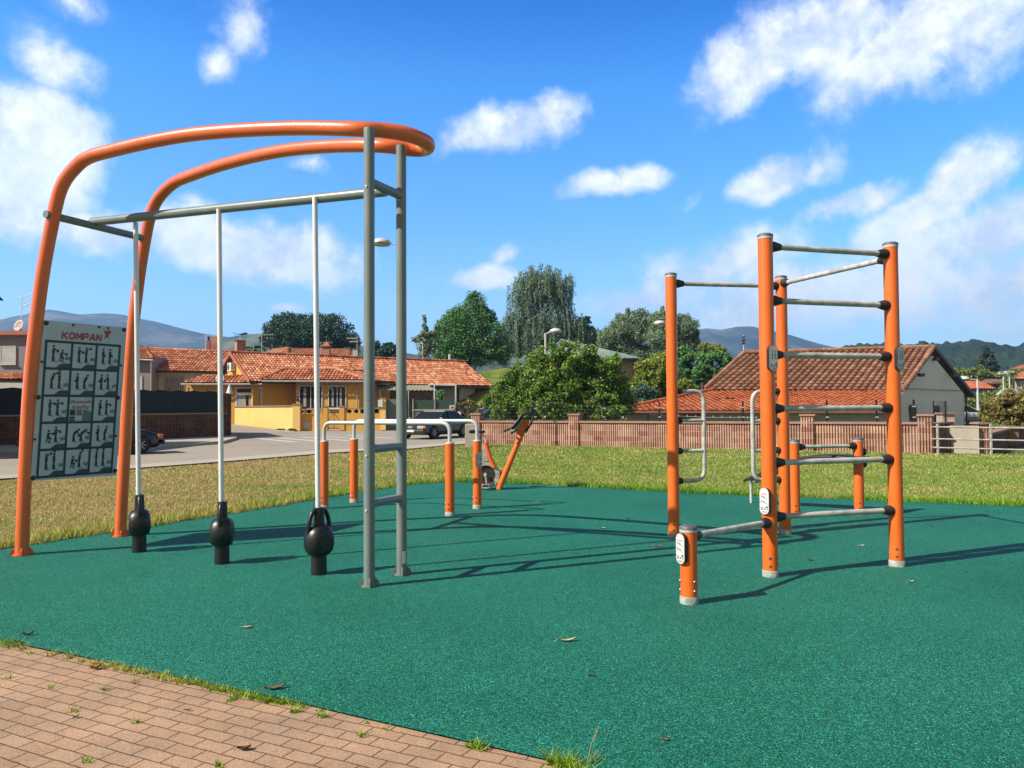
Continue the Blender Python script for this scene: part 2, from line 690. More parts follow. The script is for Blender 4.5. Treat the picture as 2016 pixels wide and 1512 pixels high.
def add_plaque(post, P, z, ang, r=0.065, h=0.235, w=0.093, figs='push'):
    """oval instruction plate standing off a post, turned to compass angle ang"""
    d = V((math.cos(R(ang)), math.sin(R(ang)), 0))
    x = V((-d.y, d.x, 0))
    o = V((P.x, P.y, z)) + d * (r - 0.012)

    def caps(k, off):
        pts = []
        hw, hh = w / 2 - k, h / 2 - k
        for i in range(11):
            a = math.pi * i / 10
            pts.append(o + d * off + x * hw * math.cos(a) + V((0, 0, hh - hw + hw * math.sin(a))))
        for i in range(11):
            a = math.pi + math.pi * i / 10
            pts.append(o + d * off + x * hw * math.cos(a) + V((0, 0, -(hh - hw) + hw * math.sin(a))))
        return pts
    pl = MB().prism(caps(0, 0), d * 0.034).build('plaque', DARKP, post)
    rim = MB()
    A, B = caps(0.001, 0.035), caps(0.007, 0.0358)
    n = len(A)
    rim.add(A + B, [(i, (i + 1) % n, (i + 1) % n + n, i + n) for i in range(n)])
    rim.build('rim', GALV, pl)
    MB().face(caps(0.007, 0.0352)).build('plate_face', WHITE, pl)
    M = frame_matrix(o + d * 0.0356, x, V((0, 0, 1)))
    k = MB()

    def q(a, b, ww, m=0):
        a, b = V(a), V(b)
        dd = (b - a).normalized()
        nn = V((-dd.y, dd.x)) * ww / 2
        k.face([M @ V((p.x, p.y, 0.0006)) for p in (a - nn, b - nn, b + nn, a + nn)], m)
    if figs == 'push':
        for yy in (0.035, -0.008):
            q((-0.028, yy + 0.012), (0.0, yy), 0.005)
            q((0.0, yy), (0.028, yy - 0.018), 0.004)
            q((-0.006, yy + 0.003), (0.004, yy - 0.003), 0.011)
            q((-0.03, yy + 0.013), (-0.026, yy - 0.01), 0.003)
    else:
        for fx0, fa_ in ((-0.015, 150), (0.016, 170)):
            fm = MB()
            fig(fm, M, fx0, -0.008, 0.055, 0.2, fa_, dot=False, zo=0.0006)
            fm.build('pictogram', [INK], pl)
    k.build('figure_print', [INK, REDINK, INK2], pl) if k.f else None
    k = MB()
    q((-0.03, 0.064), (0.03, 0.064), 0.004, 1)
    q((-0.02, 0.056), (0.02, 0.056), 0.002, 1)
    k.build('heading', [INK, REDINK, INK2], pl)
    k = MB()
    # little dark picture at the foot of the plate
    q((-0.032, -0.056), (-0.012, -0.056), 0.005)
    q((-0.03, -0.07), (-0.014, -0.07), 0.016, 2)
    q((-0.004, -0.07), (0.012, -0.068), 0.014, 2)
    q((0.014, -0.05), (0.034, -0.05), 0.012)
    q((0.028, -0.05), (0.028, -0.082), 0.006)
    q((-0.022, -0.094), (0.022, -0.094), 0.008, 2)
    k.build('print', [INK, REDINK, INK2], pl)
    return pl


# ---- climbing frame with monkey bars and the low push-up post (right)
A, B, C, D, E = G(1517, 1134), G(1766, 1114), G(1327, 1059), G(1546, 1051), G(1357, 1187)
HP = 3.02
rig = thing('pull_up_frame', 'tall orange four-post pull-up frame with grey rungs, curved handles and one low post', 'pull-up frame', A)
pA = add_post(rig, A, HP, bolt_dirs=(-112, 0))
pB = add_post(rig, B, HP, bolt_dirs=(-118, 0))
pC = add_post(rig, C, HP, bolt_dirs=(-105, 60))
pD = add_post(rig, D, HP, bolt_dirs=(-125, 10))
pE = add_post(rig, E, 0.575, bolt_dirs=(-62, 176))
for yb in (500, 601, 702, 803, 904, 1005):
    add_bar(rig, A, B, W(1740, yb, B.y - 0.02).z, name='rung')
add_bar(rig, C, D, W(1340, 558, C.y).z)
add_bar(rig, D, B, W(1545, 559, D.y).z, z2=W(1738, 508, B.y).z)
add_bar(rig, E, A, W(1378, 1057, E.y).z, z2=W(1508, 1028, A.y).z)


def side_handle(P, Q, xo, ytop, ybot, yr):
    d = (Q - P).normalized()
    n = V((P.x, P.y, 0))
    reach = abs((PL(xo, 850, P, Q) - n).dot(d))
    zt, zb = W(P.x / P.y * F + 1008, ytop, P.y).z, W(P.x / P.y * F + 1008, ybot, P.y).z
    o = V((P.x, P.y, 0))
    path = arc([o + d * 0.05 + V((0, 0, zt)), o + d * reach + V((0, 0, zt)), o + d * reach + V((0, 0, zb)), o + d * 0.05 + V((0, 0, zb))], 0.13, 10)
    hd = MB().tube(path, 0.024, 14).build('handle_loop', GALV, rig)
    zs = [zt, zb]
    for y in yr:
        z = W(P.x / P.y * F + 1008, y, P.y).z
        zs.append(z)
        MB().tube([o + d * 0.05 + V((0, 0, z)), o + d * reach + V((0, 0, z))], 0.021, 12).build('rung', GALV, hd)
    for z in zs:
        clamp(hd, P, d, z, ln=0.06, r1=0.038, r2=0.032)


side_handle(C, D, 1386, 770, 947, (828, 888))
side_handle(D, C, 1482, 770, 944, (828, 886))
add_plaque(pE, E, 0.42, 212, figs='push')
add_plaque(pA, A, W(1505, 985, A.y).z, 222, figs='push')
add_plaque(pA, A, W(1516, 706, A.y).z, -70, figs='hang')
add_plaque(pB, B, W(1768, 707, B.y).z, -64, figs='hang')

# ---- parallel bars
P1, P2, P3, P4 = G(638, 1001), G(697, 989), G(886, 1015), G(940, 1001)
pb = thing('parallel_bars', 'pair of bent steel dip bars on four short orange posts beside the lawn edge', 'parallel bars', P3)
hp = 1.0
pp = [add_post(pb, p, hp, capped=False, bolt_dirs=(-110, 170)) for p in (P1, P2, P3, P4)]
for p, o in zip((P1, P2, P3, P4), pp):
    MB().lathe(p + V((0, 0, hp)), [(0.066, 0), (0.066, 0.012), (0.03, 0.02)], 24).build('collar', GALV, o)
for (p, q, z) in ((P1, P3, 1.285), (P2, P4, 1.30)):
    z0 = V((0, 0, hp + 0.01))
    path = arc([p + z0, V((p.x, p.y, z)), V((q.x, q.y, z)), q + z0], 0.13, 10)
    MB().tube(path, 0.028, 16).build('hand_rail', RAILP, pb)
add_plaque(pp[3], P4, W(943, 905, P4.y).z, -66, figs='hang')

# ---- sit-up bench
S1, S2, SF = G(1566, 1019), G(1692, 1013), G(1479, 990)
sb = thing('sit_up_bench', 'curved sit-up bench hung on two short orange posts behind the pull-up frame', 'exercise bench', S1)
q1 = add_post(sb, S1, 1.03, bolt_dirs=(-110, 20))
q2 = add_post(sb, S2, 1.04, bolt_dirs=(-110, 20))
add_bar(sb, S1, S2, W(1600, 880, S1.y).z, 0.024)
cl = [V((4.78, 10.48, .78)), V((4.5, 10.72, .80)), V((4.25, 10.98, .77)), V((4.0, 11.3, .64)), V((3.8, 11.55, .49)), V((3.66, 11.86, .37))]
cs = spline(cl, 6)
side = V((0.76, 0.65, 0))
pad = MB()
vs = []
for p in cs:
    for sx in (-0.2, -0.19, 0.19, 0.2):
        vs.append(p + side * sx + V((0, 0, 0.018 if abs(sx) < 0.195 else 0.0)))
fs = []
n = len(cs)
for i in range(n - 1):
    for j in range(3):
        a = i * 4 + j
        fs.append((a, a + 1, a + 5, a + 4))
pad.add(vs, fs, 0, True)
pad.add([v - V((0, 0, 0.035)) for v in vs], fs, 0, True)
for i in range(n - 1):
    for j in (0, 3):
        a, b = vs[i * 4 + j], vs[i * 4 + 4 + j]
        pad.face([a, b, b - V((0, 0, .035)), a - V((0, 0, .035))])
pad.build('bench_pad', DARKP, sb)
for s_ in (-0.14, 0.14):
    pth = [p + side * s_ - V((0, 0, 0.05)) for p in cs]
    if s_ < 0:
        e = pth[-1]
        pth = pth[:-5] + arc([pth[-5], V((SF.x, SF.y, 0.37)), V((SF.x, SF.y, 0.0))], 0.1, 8)
    MB().tube(pth, 0.022, 12).build('rail', GALV, sb)
for z in (0.86, 0.69):
    clamp(q2, S2, V((1, .3, 0)), z, ln=0.05, r1=0.055, r2=0.05)

# ---- exercise bike
BY = 14.1
bk = thing('exercise_bike', 'orange outdoor exercise bike with round flywheel guard at the lawn edge', 'exercise bike', G(984, 962))


def bz(x, y, dy=0.0):       # from the zoomed detail (6.875x, origin 900,780)
    return W(900 + x / 6.875, 780 + y / 6.875, BY + dy)


fr = MB()
fr.tube([bz(570, 1262), bz(590, 1190), bz(860, 540), bz(905, 420)], [0.055, 0.058, 0.05, 0.05], 16)
fr.build('front_tube', ORANGE, bk)
MB().tube([bz(385, 625), bz(450, 850), bz(505, 960)], 0.045, 16).build('seat_tube', ORANGE, bk)
pts = [bz(490, 905, .05), bz(560, 990, .05), bz(600, 1025, .05), bz(650, 1025, .05), bz(600, 1190, .05), bz(530, 1200, .05), bz(470, 1232, .05), bz(395, 1245, .05), bz(400, 900, .05)]
MB().prism(pts, (0, 0.10, 0)).build('flywheel_cover', ORANGE, bk, bevel=0.01)
wc = bz(390, 1062, 0.04)
gw = MB().lathe(wc, [(0.0, -.02), (0.17, -.02), (0.175, 0.0), (0.175, .02)], 36, 0, (0, -1, 0)).build('flywheel', simple('flywheel_dark', (0.05, 0.035, 0.025), 0.5), bk)
ring = MB()
for r0, r1, y in ((0.175, 0.25, 0.05),):
    n = 40
    a = [wc + V((r0 * math.cos(2 * math.pi * i / n), -y, r0 * math.sin(2 * math.pi * i / n))) for i in range(n)]
    b = [wc + V((r1 * math.cos(2 * math.pi * i / n), -y, r1 * math.sin(2 * math.pi * i / n))) for i in range(n)]
    c = [p + V((0, 0.14, 0)) for p in b]
    d = [p + V((0, 0.06, 0)) for p in a]
    ring.add(d + a + b + c, [(k * n + i, k * n + (i + 1) % n, (k + 1) * n + (i + 1) % n, (k + 1) * n + i) for k in range(3) for i in range(n)])
rg = ring.build('guard_ring', GALV, gw)
for i in range(8):
    a = i * math.pi / 4 + .2
    MB().lathe(wc + V((0.212 * math.cos(a), -0.05, 0.212 * math.sin(a))), [(0.008, 0), (0.006, 0.006)], 8, 0, (0, -1, 0)).build('screw', BOLT, gw)
MB().prism([bz(335, 665, -.02), bz(365, 640, -.02), bz(420, 880, -.02), bz(345, 880, -.02)], (0, .06, 0)).build('chain_guard', GALV, bk)
ck = MB().bar(bz(380, 1060, -.06), bz(398, 1195, -.06), 0.02, 0.045).build('crank', LIGHTW, bk)
MB().lathe(bz(380, 1060, -.02), [(0.03, 0), (0.03, 0.055)], 14, 0, (0, -1, 0)).build('hub', LIGHTW, ck)
MB().box(bz(385, 1215, -.13), (0.11, 0.1, 0.03)).build('pedal', BLACKR, ck, bevel=.008)
MB().bar(bz(345, 500), bz(385, 625), 0.03, 0.05).build('seat_post', LIGHTW, bk)
sd_ = MB()
sp = [bz(160, 462), bz(155, 490), bz(190, 505), bz(300, 500), bz(375, 498), bz(380, 465), bz(300, 462), bz(200, 455)]
sd_.prism([p - V((0, 0.07, 0)) for p in sp], (0, 0.16, 0))
sd_.build('saddle', BLACKR, bk, bevel=0.015)
MB().prism([p - V((0, .055, 0)) for p in (bz(815, 520), bz(800, 440), bz(870, 315), bz(975, 325), bz(965, 395), bz(895, 515))], (0, .11, 0)).build('stem_head', ORANGE, bk, bevel=.015)
for s_ in (-1, 1):
    pth = spline([bz(622, 478, .17 * s_), bz(735, 425, .17 * s_), bz(830, 320, .17 * s_), bz(890, 243, .15 * s_), bz(1025, 238, .13 * s_), bz(1005, 350, .12 * s_), bz(955, 440, .08 * s_), bz(925, 490, .04 * s_)], 5)
    MB().tube(pth, 0.021, 10).build('handlebar', DARKP, bk)
MB().prism([p - V((0, .15, 0)) for p in (bz(730, 428), bz(830, 322), bz(888, 250), bz(905, 262), bz(850, 350), bz(750, 450))], (0, .30, 0)).build('arm_rest', DARKP, bk, bevel=.01)
MB().prism([p - V((0, .07, 0)) for p in (bz(755, 440), bz(850, 320), bz(880, 300), bz(885, 330), bz(830, 440), bz(775, 455))], (0, .14, 0)).build('console', GALV, bk)
for q in ((740, 500), (930, 480)):
    MB().tube([bz(*q, -.13), bz(*q, .13)], 0.022, 10).build('grip', BLACKR, bk)
    MB().bar(bz(q[0], q[1], 0), bz(850, 430, 0), .03, .03).build('grip_bracket', DARKP, bk)

# ---- kettlebell arch with the instruction board (left)
L1, L2, Ga, Gb = G(43, 1092), G(237, 1055), G(727, 1154), G(791, 1131)
arch = thing('kettlebell_arch', 'orange tube arch on grey posts with three hanging kettlebell poles and an exercise board', 'fitness station', Ga)
front_px = [(43, 1094), (50, 920), (60, 745), (81, 560), (105, 428), (122, 366), (150, 328), (177, 309), (227, 295), (310, 276), (393, 263), (500, 255), (600, 252), (700, 254)]
rear_px = [(237, 1057), (246, 880), (256, 705), (272, 560), (287, 465), (297, 422), (312, 390), (340, 362), (375, 346), (450, 321), (550, 298), (650, 288), (750, 287)]
fp = [PL(x, y, L1, Ga) for x, y in front_px]
rp = [PL(x, y, L2, Gb) for x, y in rear_px]
ZT = (fp[-1].z + rp[-1].z) / 2
tip = [G(755, 257, ZT), G(800, 264, ZT), G(830, 275, ZT - .01), G(843, 285, ZT - .02), G(836, 293, ZT - .01), G(808, 294, ZT)]
fp[0].z = rp[0].z = 0.01
path_f = spline(fp + [tip[0]], 8)
path_b = spline(rp + [tip[-1]], 8)
full = spline(fp + tip + rp[::-1], 8)
kf = (len(fp)) * 8
kb = (len(fp) + len(tip) - 1) * 8
tf = MB().tube(full[:kf + 1], 0.066, 24).build('arch_tube', ARCH, arch)
tt = MB().tube(full[kf:kb + 1], 0.0675, 24).build('arch_tip', ARCH, arch)
tb = MB().tube(full[kb:], 0.066, 24).build('arch_tube', ARCH, arch)


def at_height(path, z):
    for a, b in zip(path, path[1:]):
        if (a.z - z) * (b.z - z) <= 0 and abs(a.z - b.z) > 1e-6:
            t = (z - a.z) / (b.z - a.z)
            return a + (b - a) * t
    return path[0]


def foot(tube, P, r, mat, n=4, a0=0):
    MB().lathe(P + V((0, 0, 0)), [(r + 0.02, -.01), (r + 0.02, 0.012)], 20).build('base_plate', mat, tube)
    for i in range(n):
        a = a0 + i * 2 * math.pi / n
        d = V((math.cos(a), math.sin(a), 0))
        q = d.cross(V((0, 0, 1))) * 0.006
        MB().prism([P + d * r - q, P + d * (r + 0.045) - q, P + d * (r + 0.03) + V((0, 0, .045)) - q, P + d * r + V((0, 0, .075)) - q], q * 2).build('gusset', mat, tube)


foot(tf, V((L1.x, L1.y, 0)), 0.066, ARCH, 4, .5)
foot(tb, V((L2.x, L2.y, 0)), 0.066, ARCH, 4, .5)
for P, pt in ((Ga, 'near'), (Gb, 'far')):
    top = ZT - 0.03
    gp = MB().tube([V((P.x, P.y, 0)), V((P.x, P.y, top))], 0.047, 22).build('grey_post', GREYP, arch)
    foot(gp, V((P.x, P.y, 0)), 0.047, GREYP, 4, .2)
    for z in (0.7, 1.16, 3.45):
        d = V((-.35, -.94, 0)).normalized()
        MB().lathe(V((P.x, P.y, z - .06)) + d * 0.045, [(0.011, 0), (0.009, 0.008)], 10, 0, d).build('bolt', LIGHTW, gp)
MB().box(Gb + V((0.03, -0.036, 0.16)), (0.03, 0.004, 0.11), R(38)).build('rating_plate', LIGHTW, gp)
for z, r in ((0.69, .037), (1.155, .037), (3.44, .04)):
    a, b = V((Ga.x, Ga.y, z)), V((Gb.x, Gb.y, z))
    MB().tube([a, b], r, 18).build('cross_tube', GREYP, arch)
cz = PL(108, 425, L1, Ga).z
ca, cb_ = at_height(full[:kf], cz), at_height(full[kb:][::-1], cz)
cd = (cb_ - ca).normalized()
MB().tube([ca - cd * 0.09, cb_ + cd * 0.05], 0.04, 18).build('cross_tube', GREYP, arch)
bm_a = ca.lerp(cb_, 0.42)
bm_b = V(((Ga.x + Gb.x) / 2, (Ga.y + Gb.y) / 2, 3.42))
bdir = (bm_b - bm_a).normalized()
KP = []
for (bx, by, tx) in ((274, 1086, 267), (437, 1109, 431), (628, 1130, 620)):
    g0 = G(bx, by)
    KP.append(g0)
bm_a2 = bm_a - bdir * 0.05
MB().tube([bm_a2 + V((0, 0, 0.05)), bm_b], 0.046, 20).build('beam', GREYP, arch)
kb_proto = None
for i, (g0, tx, ty) in enumerate(zip(KP, (267, 431, 620), (448, 420, 392))):
    topz = bm_a2.lerp(bm_b, (g0.x - bm_a2.x) / (bm_b.x - bm_a2.x)).z
    tp = W(tx, ty, g0.y)
    pole = MB().tube([V((g0.x, g0.y, 0)), V((tp.x, g0.y, topz + .01))], 0.0245, 16).build('slide_pole', STEEL, arch)
    MB().lathe(V((g0.x, g0.y, 0)), [(0.072, -.01), (0.068, 0.2)], 22).build('pole_stop', BLACKR, arch)

# kettlebells, free to slide on the poles
kl = ['black kettlebell on the pole nearest the orange board', 'black kettlebell on the middle pole of the arch',
      'black kettlebell on the pole beside the grey posts, its handle turned open']
for i, g0 in enumerate(KP):
    k = thing('kettlebell', kl[i], 'kettlebell', V((g0.x, g0.y, 0.17)), group='kettlebells on the slide poles')
    k.rotation_euler.z = (R(116), R(99), R(50))[i]
    WM[k] = Matrix.Translation(k.location) @ Matrix.Rotation(k.rotation_euler.z, 4, 'Z')
    prof = [(0.055, 0.0), (0.095, 0.012), (0.125, 0.05), (0.136, 0.10), (0.136, 0.15), (0.122, 0.21), (0.09, 0.255), (0.05, 0.275)]
    b_ = MB()
    n = 28
    vs = []
    for r, h in prof:
        for j in range(n):
            a = 2 * math.pi * j / n
            x, y = r * math.cos(a), r * math.sin(a)
            y = max(-0.102, min(0.102, y * 1.0))
            vs.append((x, y, h))
    b_.add(vs, [(q * n + j, q * n + (j + 1) % n, (q + 1) * n + (j + 1) % n, (q + 1) * n + j) for q in range(len(prof) - 1) for j in range(n)], 0, True)
    b_.add(vs[:n], [tuple(range(n))])
    b_.add(vs[-n:], [tuple(range(n))])
    body = b_.build('bell_body', BLACKR, k, local=True)
    MB().lathe((0, 0, 0.265), [(0.05, 0), (0.045, 0.13), (0.043, 0.165)], 18).build('neck', BLACKR, k, local=True)
    hpth = arc([(-0.105, 0.0, 0.15), (-0.112, 0, 0.30), (-0.066, 0, 0.415), (0.066, 0, 0.415), (0.112, 0, 0.30), (0.105, 0, 0.15)], 0.05, 6)
    MB().tube([p + V((0, 0.0, 0)) for p in hpth], 0.0195, 14).build('handle', BLACKR, k, local=True)
    MB().lathe((0, -0.1025, 0.12), [(0.07, 0), (0.066, 0.004)], 24, 0, (0, -1, 0)).build('end_disc', BLACKR, k, local=True)

# instruction board between the legs
l1t, l2t = PL(81, 560, L1, Ga), PL(272, 560, L2, Gb)
bn = (l2t.lerp(rp[0], .5) - fp[0]).cross(l1t - fp[0]).normalized()
if bn.y > 0:
    bn = -bn
bn_off = bn * 0.03


def BP(px, py, k=0.0):
    return PN(px, py, fp[0] + bn_off, bn) + bn * k


TL, TR, BR_, BL = BP(87, 630), BP(250, 645), BP(229, 936), BP(60, 947)
board = MB().prism([TL, TR, BR_, BL], -bn * 0.014).build('exercise_board', BOARD, arch, bevel=0.003)
bx = (BP(236, 681) - BP(91, 671)).normalized()
by_ = bx.cross(bn).normalized()
if by_.z < 0:
    by_ = -by_
if bx.cross(by_).dot(bn) < 0:
    pass
MBD = frame_matrix(BP(91, 671, 0.002), bx, by_)
MI = MBD.inverted()


def b2(px, py):
    q = MI @ BP(px, py)
    return V((q.x, q.y))


gTL, gTR, gBL, gBR = b2(91, 671), b2(236, 681), b2(73, 940), b2(219, 929)


def cellp(u, v):
    return gTL.lerp(gTR, u).lerp(gBL.lerp(gBR, u), v)


gr = MB()


def line2(a, b, w, m=0, z=0.001, mb=None):
    a, b = V(a), V(b)
    d = (b - a).normalized()
    nrm = V((-d.y, d.x)) * w / 2
    e = d * w / 2
    (mb or gr).face([MBD @ V((p.x, p.y, z)) for p in (a - nrm - e, b - nrm + e, b + nrm + e, a + nrm - e)], m)


lw = 0.026
for i in range(6):
    line2(cellp(0, i / 5), cellp(1, i / 5), lw, z=0.001)
for i in range(4):
    line2(cellp(i / 3, 0), cellp(i / 3, 1), lw, z=0.0016)
gr.build('board_grid', INK, board)
rnd = random.Random(3)
cw = (gTR - gTL).length / 3
chh = (gBL - gTL).length / 5
poses = [
    ((0.0, 60, 0), (0.2, 70, 1)), ((0, 60, 0), (0, 110, 0)), ((0, 20, 0), (0, 25, 0)),
    ((0.3, 120, 0), (0, 178, 0)), ((0, -20, 0), (.5, -30, 0)), ((0, -25, 0), (-.15, -40, 0)),
    ((0, 75, 0), (0, 78, 0)), None, ((.1, 10, 0), (0, 60, 0)),
    ((0.1, 80, 1), (0, 60, 0)), ((.9, 20, 0), (.95, 60, 0)), ((0, -15, 0), (.3, -20, 0)),
    ((0, 120, 0), (0, 178, 0)), ((0.1, 60, 1), (.1, 150, 0)), ((0, 170, 0), (0, 175, 0))]
for rr in range(5):
    for cc in range(3):
        figs_mb = MB()
        tabs = MB()
        c0 = cellp((cc + .06) / 3, (rr + .97) / 5)
        c1 = cellp((cc + .97) / 3, (rr + .97) / 5)
        up = (cellp((cc + .5) / 3, rr / 5) - cellp((cc + .5) / 3, (rr + 1) / 5))
        rt = c1 - c0
        if not (rr == 2 and cc == 1):
            pts = [c1 - rt * 0.62, c1, c1 + up * 0.17, c1 - rt * 0.36 + up * 0.17, c1 - rt * 0.42 + up * 0.15]
            tabs.face([MBD @ V((p.x, p.y, 0.0022)) for p in pts])
            pz = poses[rr * 3 + cc]
            for kx, (ln, am, sq) in zip((0.26, 0.58), pz):
                b0 = c0 + rt * kx + up * 0.24
                fig(figs_mb, MBD, b0.x, b0.y, chh * 0.6, ln, am, bool(sq), zo=0.002)
            for q in range(3):
                b0 = c0 + rt * (0.8 + .07 * q) + up * (.3 + rnd.random() * .05)
                line2(b0, b0 + up * 0.09, 0.012, 1, 0.002, figs_mb)
            figs_mb.build('pictogram', [INK, INK2], board)
            tabs.build('corner_tab', simple('sign_green', (0.035, 0.07, 0.075), .5), board)
cpos = cellp(1.5 / 3, 2.22 / 5)
MT = MBD @ Matrix.Translation((cpos.x, cpos.y, 0.002)) @ Matrix.Rotation(math.atan2((cellp(1, .5) - cellp(0, .5)).y, (cellp(1, .5) - cellp(0, .5)).x), 4, 'Z')
text_mesh('lettering', '#Kompanfit', 0.055, MT, REDINK, board, 0.0)
text_mesh('lettering', '#LetsPlay', 0.055, MT @ Matrix.Translation((0, -0.06, 0)), REDINK, board, 0.0)
ph = MB()
for (u0, v0, u1, v1, m) in ((.36, 2.52, .43, 2.74, 0), (.45, 2.52, .52, 2.74, 1), (.36, 2.78, .43, 2.86, 0), (.36, 2.88, .43, 2.94, 0)):
    ph.face([MBD @ V((*cellp(u, v / 5), 0.002)) for u, v in ((u0, v0), (u1, v0), (u1, v1), (u0, v1))], m)
ph.face([MBD @ V((*cellp(u, v / 5), 0.002)) for u, v in ((.54, 2.5), (.64, 2.6), (.655, 2.95), (.53, 2.95))], 1)
ph.build('small_pictures', [INK, INK2], board)
LETTERS = {'K': [((0, 0), (0, 1)), ((0.08, .45), (.85, 1)), ((.25, .58), (.9, 0))],
           'O': [((.3, 0), (.0, .3)), ((0, .3), (0, .7)), ((0, .7), (.3, 1)), ((.3, 1), (.65, 1)), ((.65, 1), (.95, .7)), ((.95, .7), (.95, .3)), ((.95, .3), (.65, 0)), ((.65, 0), (.3, 0))],
           'M': [((0, 0), (0.05, 1)), ((0.05, 1), (.5, .3)), ((.5, .3), (.95, 1)), ((.95, 1), (1, 0))],
           'P': [((0, 0), (0, 1)), ((0, 1), (.7, 1)), ((.7, 1), (.85, .85)), ((.85, .85), (.85, .6)), ((.85, .6), (.7, .45)), ((.7, .45), (0, .45))],
           'A': [((0, 0), (.48, 1)), ((.48, 1), (.96, 0)), ((.2, .3), (.76, .3))],
           'N': [((0, 0), (0, 1)), ((0, 1), (.85, 0)), ((.85, 0), (.85, 1))]}
la, lb, lc = b2(122, 665.5), b2(200, 670.5), b2(123.5, 654.5)
ex_, ey_ = (lb - la), (lc - la)
lw_tot = 6.0
for k_, ch in enumerate('KOMPAN'):
    lm = MB()
    for (p0_, p1_) in LETTERS[ch]:
        A0 = la + ex_ * ((k_ + p0_[0] * .74) / 5.78) + ey_ * p0_[1]
        A1 = la + ex_ * ((k_ + p1_[0] * .74) / 5.78) + ey_ * p1_[1]
        line2(A0, A1, .0165, 0, 0.002 + .0002 * len(lm.f), lm)
    lm.build('logo_letter', REDINK, board)
# leaping star figure of the logo
st = MB()
sc0 = b2(211, 656)


def stp(x, y):
    return MBD @ V((sc0.x + x, sc0.y + y, 0.002))


st.face([stp(*p) for p in ((-.055, .04), (-.018, .018), (.02, .034), (.062, .018), (.028, .0), (.016, -.025), (.028, -.065), (.0, -.038), (-.035, -.07), (-.02, -.018))])
st.face([stp(0.008 + .018 * math.cos(k * .628), .056 + .018 * math.sin(k * .628)) for k in range(10)])
st.build('logo_figure', REDINK, board)
for (x, y, s) in ((91, 636, 1), (244, 649, 1), (75, 782, 1), (232, 783, 1), (65, 941, 1), (226, 927, 1), (144, 640, .5), (195, 644, .5), (82, 712, .5), (238, 719, .5), (68, 865, .5), (228, 858, .5)):
    MB().lathe(BP(x, y), [(0.026 * s, 0), (0.022 * s, 0.012)], 12, 0, bn).build('board_bolt', DARKP, board)
# ================================================================== GROUND
def struct(o):
    o['kind'] = 'structure'
    return o


def poly_sheet(name, pts, z, mat, thick=0.0):
    import mathutils
    P = [V((p.x, p.y, z)) for p in pts]
    tris = mathutils.geometry.tessellate_polygon([P])
    mb = MB().add(P, [tuple(t) for t in tris])
    o = mb.build(name, mat)
    me = o.data
    # all faces up
    for f in me.polygons:
        if f.normal.z < 0:
            f.flip()
    me.update()
    return o


def ground_mat(name, stops, scales=(0.15, 3, 40), bump=0.3, bdist=0.02, rough=0.9):
    m = bpy.data.materials.new(name)
    nt = nodes(m)
    p = wpos(nt)
    a, b, c = (ntex(nt, p, s, 5) for s in scales)
    f = math_(nt, 'ADD', math_(nt, 'MULTIPLY', a, 0.4), math_(nt, 'ADD', math_(nt, 'MULTIPLY', b, 0.3), math_(nt, 'MULTIPLY', c, 0.3)))
    finish(nt, ramp(nt, f, stops), rough, 0, c, bump, bdist, 0.3)
    return m


# rubber granulate
m = bpy.data.materials.new('rubber_granulate')
nt = nodes(m)
p = wpos(nt)
vo = N(nt, 'ShaderNodeTexVoronoi')
vo.inputs['Scale'].default_value = 250
vo.inputs['Randomness'].default_value = 1.0
L(nt, p, vo.inputs['Vector'])
sp_ = N(nt, 'ShaderNodeSeparateColor')
L(nt, vo.outputs['Color'], sp_.inputs[0])
vo2 = N(nt, 'ShaderNodeTexVoronoi')
vo2.inputs['Scale'].default_value = 110
L(nt, p, vo2.inputs['Vector'])
sp2 = N(nt, 'ShaderNodeSeparateColor')
L(nt, vo2.outputs['Color'], sp2.inputs[0])
g1 = ramp(nt, sp_.outputs[0], [(0.0, (0.0005, 0.022, 0.013)), (0.3, (0.003, 0.095, 0.058)), (0.70, (0.012, 0.20, 0.122)), (0.92, (0.035, 0.35, 0.235)), (0.985, (0.06, 0.56, 0.41)), (1.0, (0.35, 0.8, 0.66))])
g2 = ramp(nt, sp2.outputs[0], [(0.0, (0.60, 0.62, 0.62)), (0.55, (1.0, 1.0, 1.0)), (1.0, (1.25, 1.2, 1.2))])
g3 = mixc(nt, 1.0, g1, g2, 'MULTIPLY')
big = ntex(nt, p, 0.55, 6, 0.6)
g4 = mixc(nt, 1.0, g3, ramp(nt, big, [(0.28, (0.70, 0.80, 0.80)), (0.5, (1, 1, 1)), (0.72, (1.3, 1.12, 1.14))]), 'MULTIPLY')
st_ = ntex(nt, p, 6, 6, 0.65)
g5 = mixc(nt, ramp(nt, st_, [(0.6, (0, 0, 0)), (0.75, (0.14, 0.14, 0.14))]), g4, (0.08, 0.2, 0.14))
finish(nt, g5, 0.7, 0, vo.outputs['Distance'], 0.35, 0.004, 0.2)
RUBBER = m

ASPH = ground_mat('asphalt', [(0.35, (0.33, 0.275, 0.215)), (0.65, (0.46, 0.39, 0.31))], (0.25, 4, 150), 0.2, 0.005)
CONC = ground_mat('kerb_concrete', [(0.35, (0.42, 0.38, 0.30)), (0.65, (0.58, 0.53, 0.44))], (0.5, 5, 80), 0.2, 0.005)
SOIL = ground_mat('grass_ground', [(0.38, (0.14, 0.17, 0.03)), (0.52, (0.30, 0.30, 0.07)), (0.64, (0.50, 0.38, 0.17))], (0.35, 3, 60), 0.6, 0.03)
FIELD = ground_mat('field_ground', [(0.4, (0.05, 0.09, 0.02)), (0.6, (0.15, 0.16, 0.05))], (0.02, 0.3, 6), 0.5, 0.05)
PAINTW = simple('road_paint', (0.62, 0.61, 0.57), 0.7, 0, 0.2, 3, 0.1, 60)

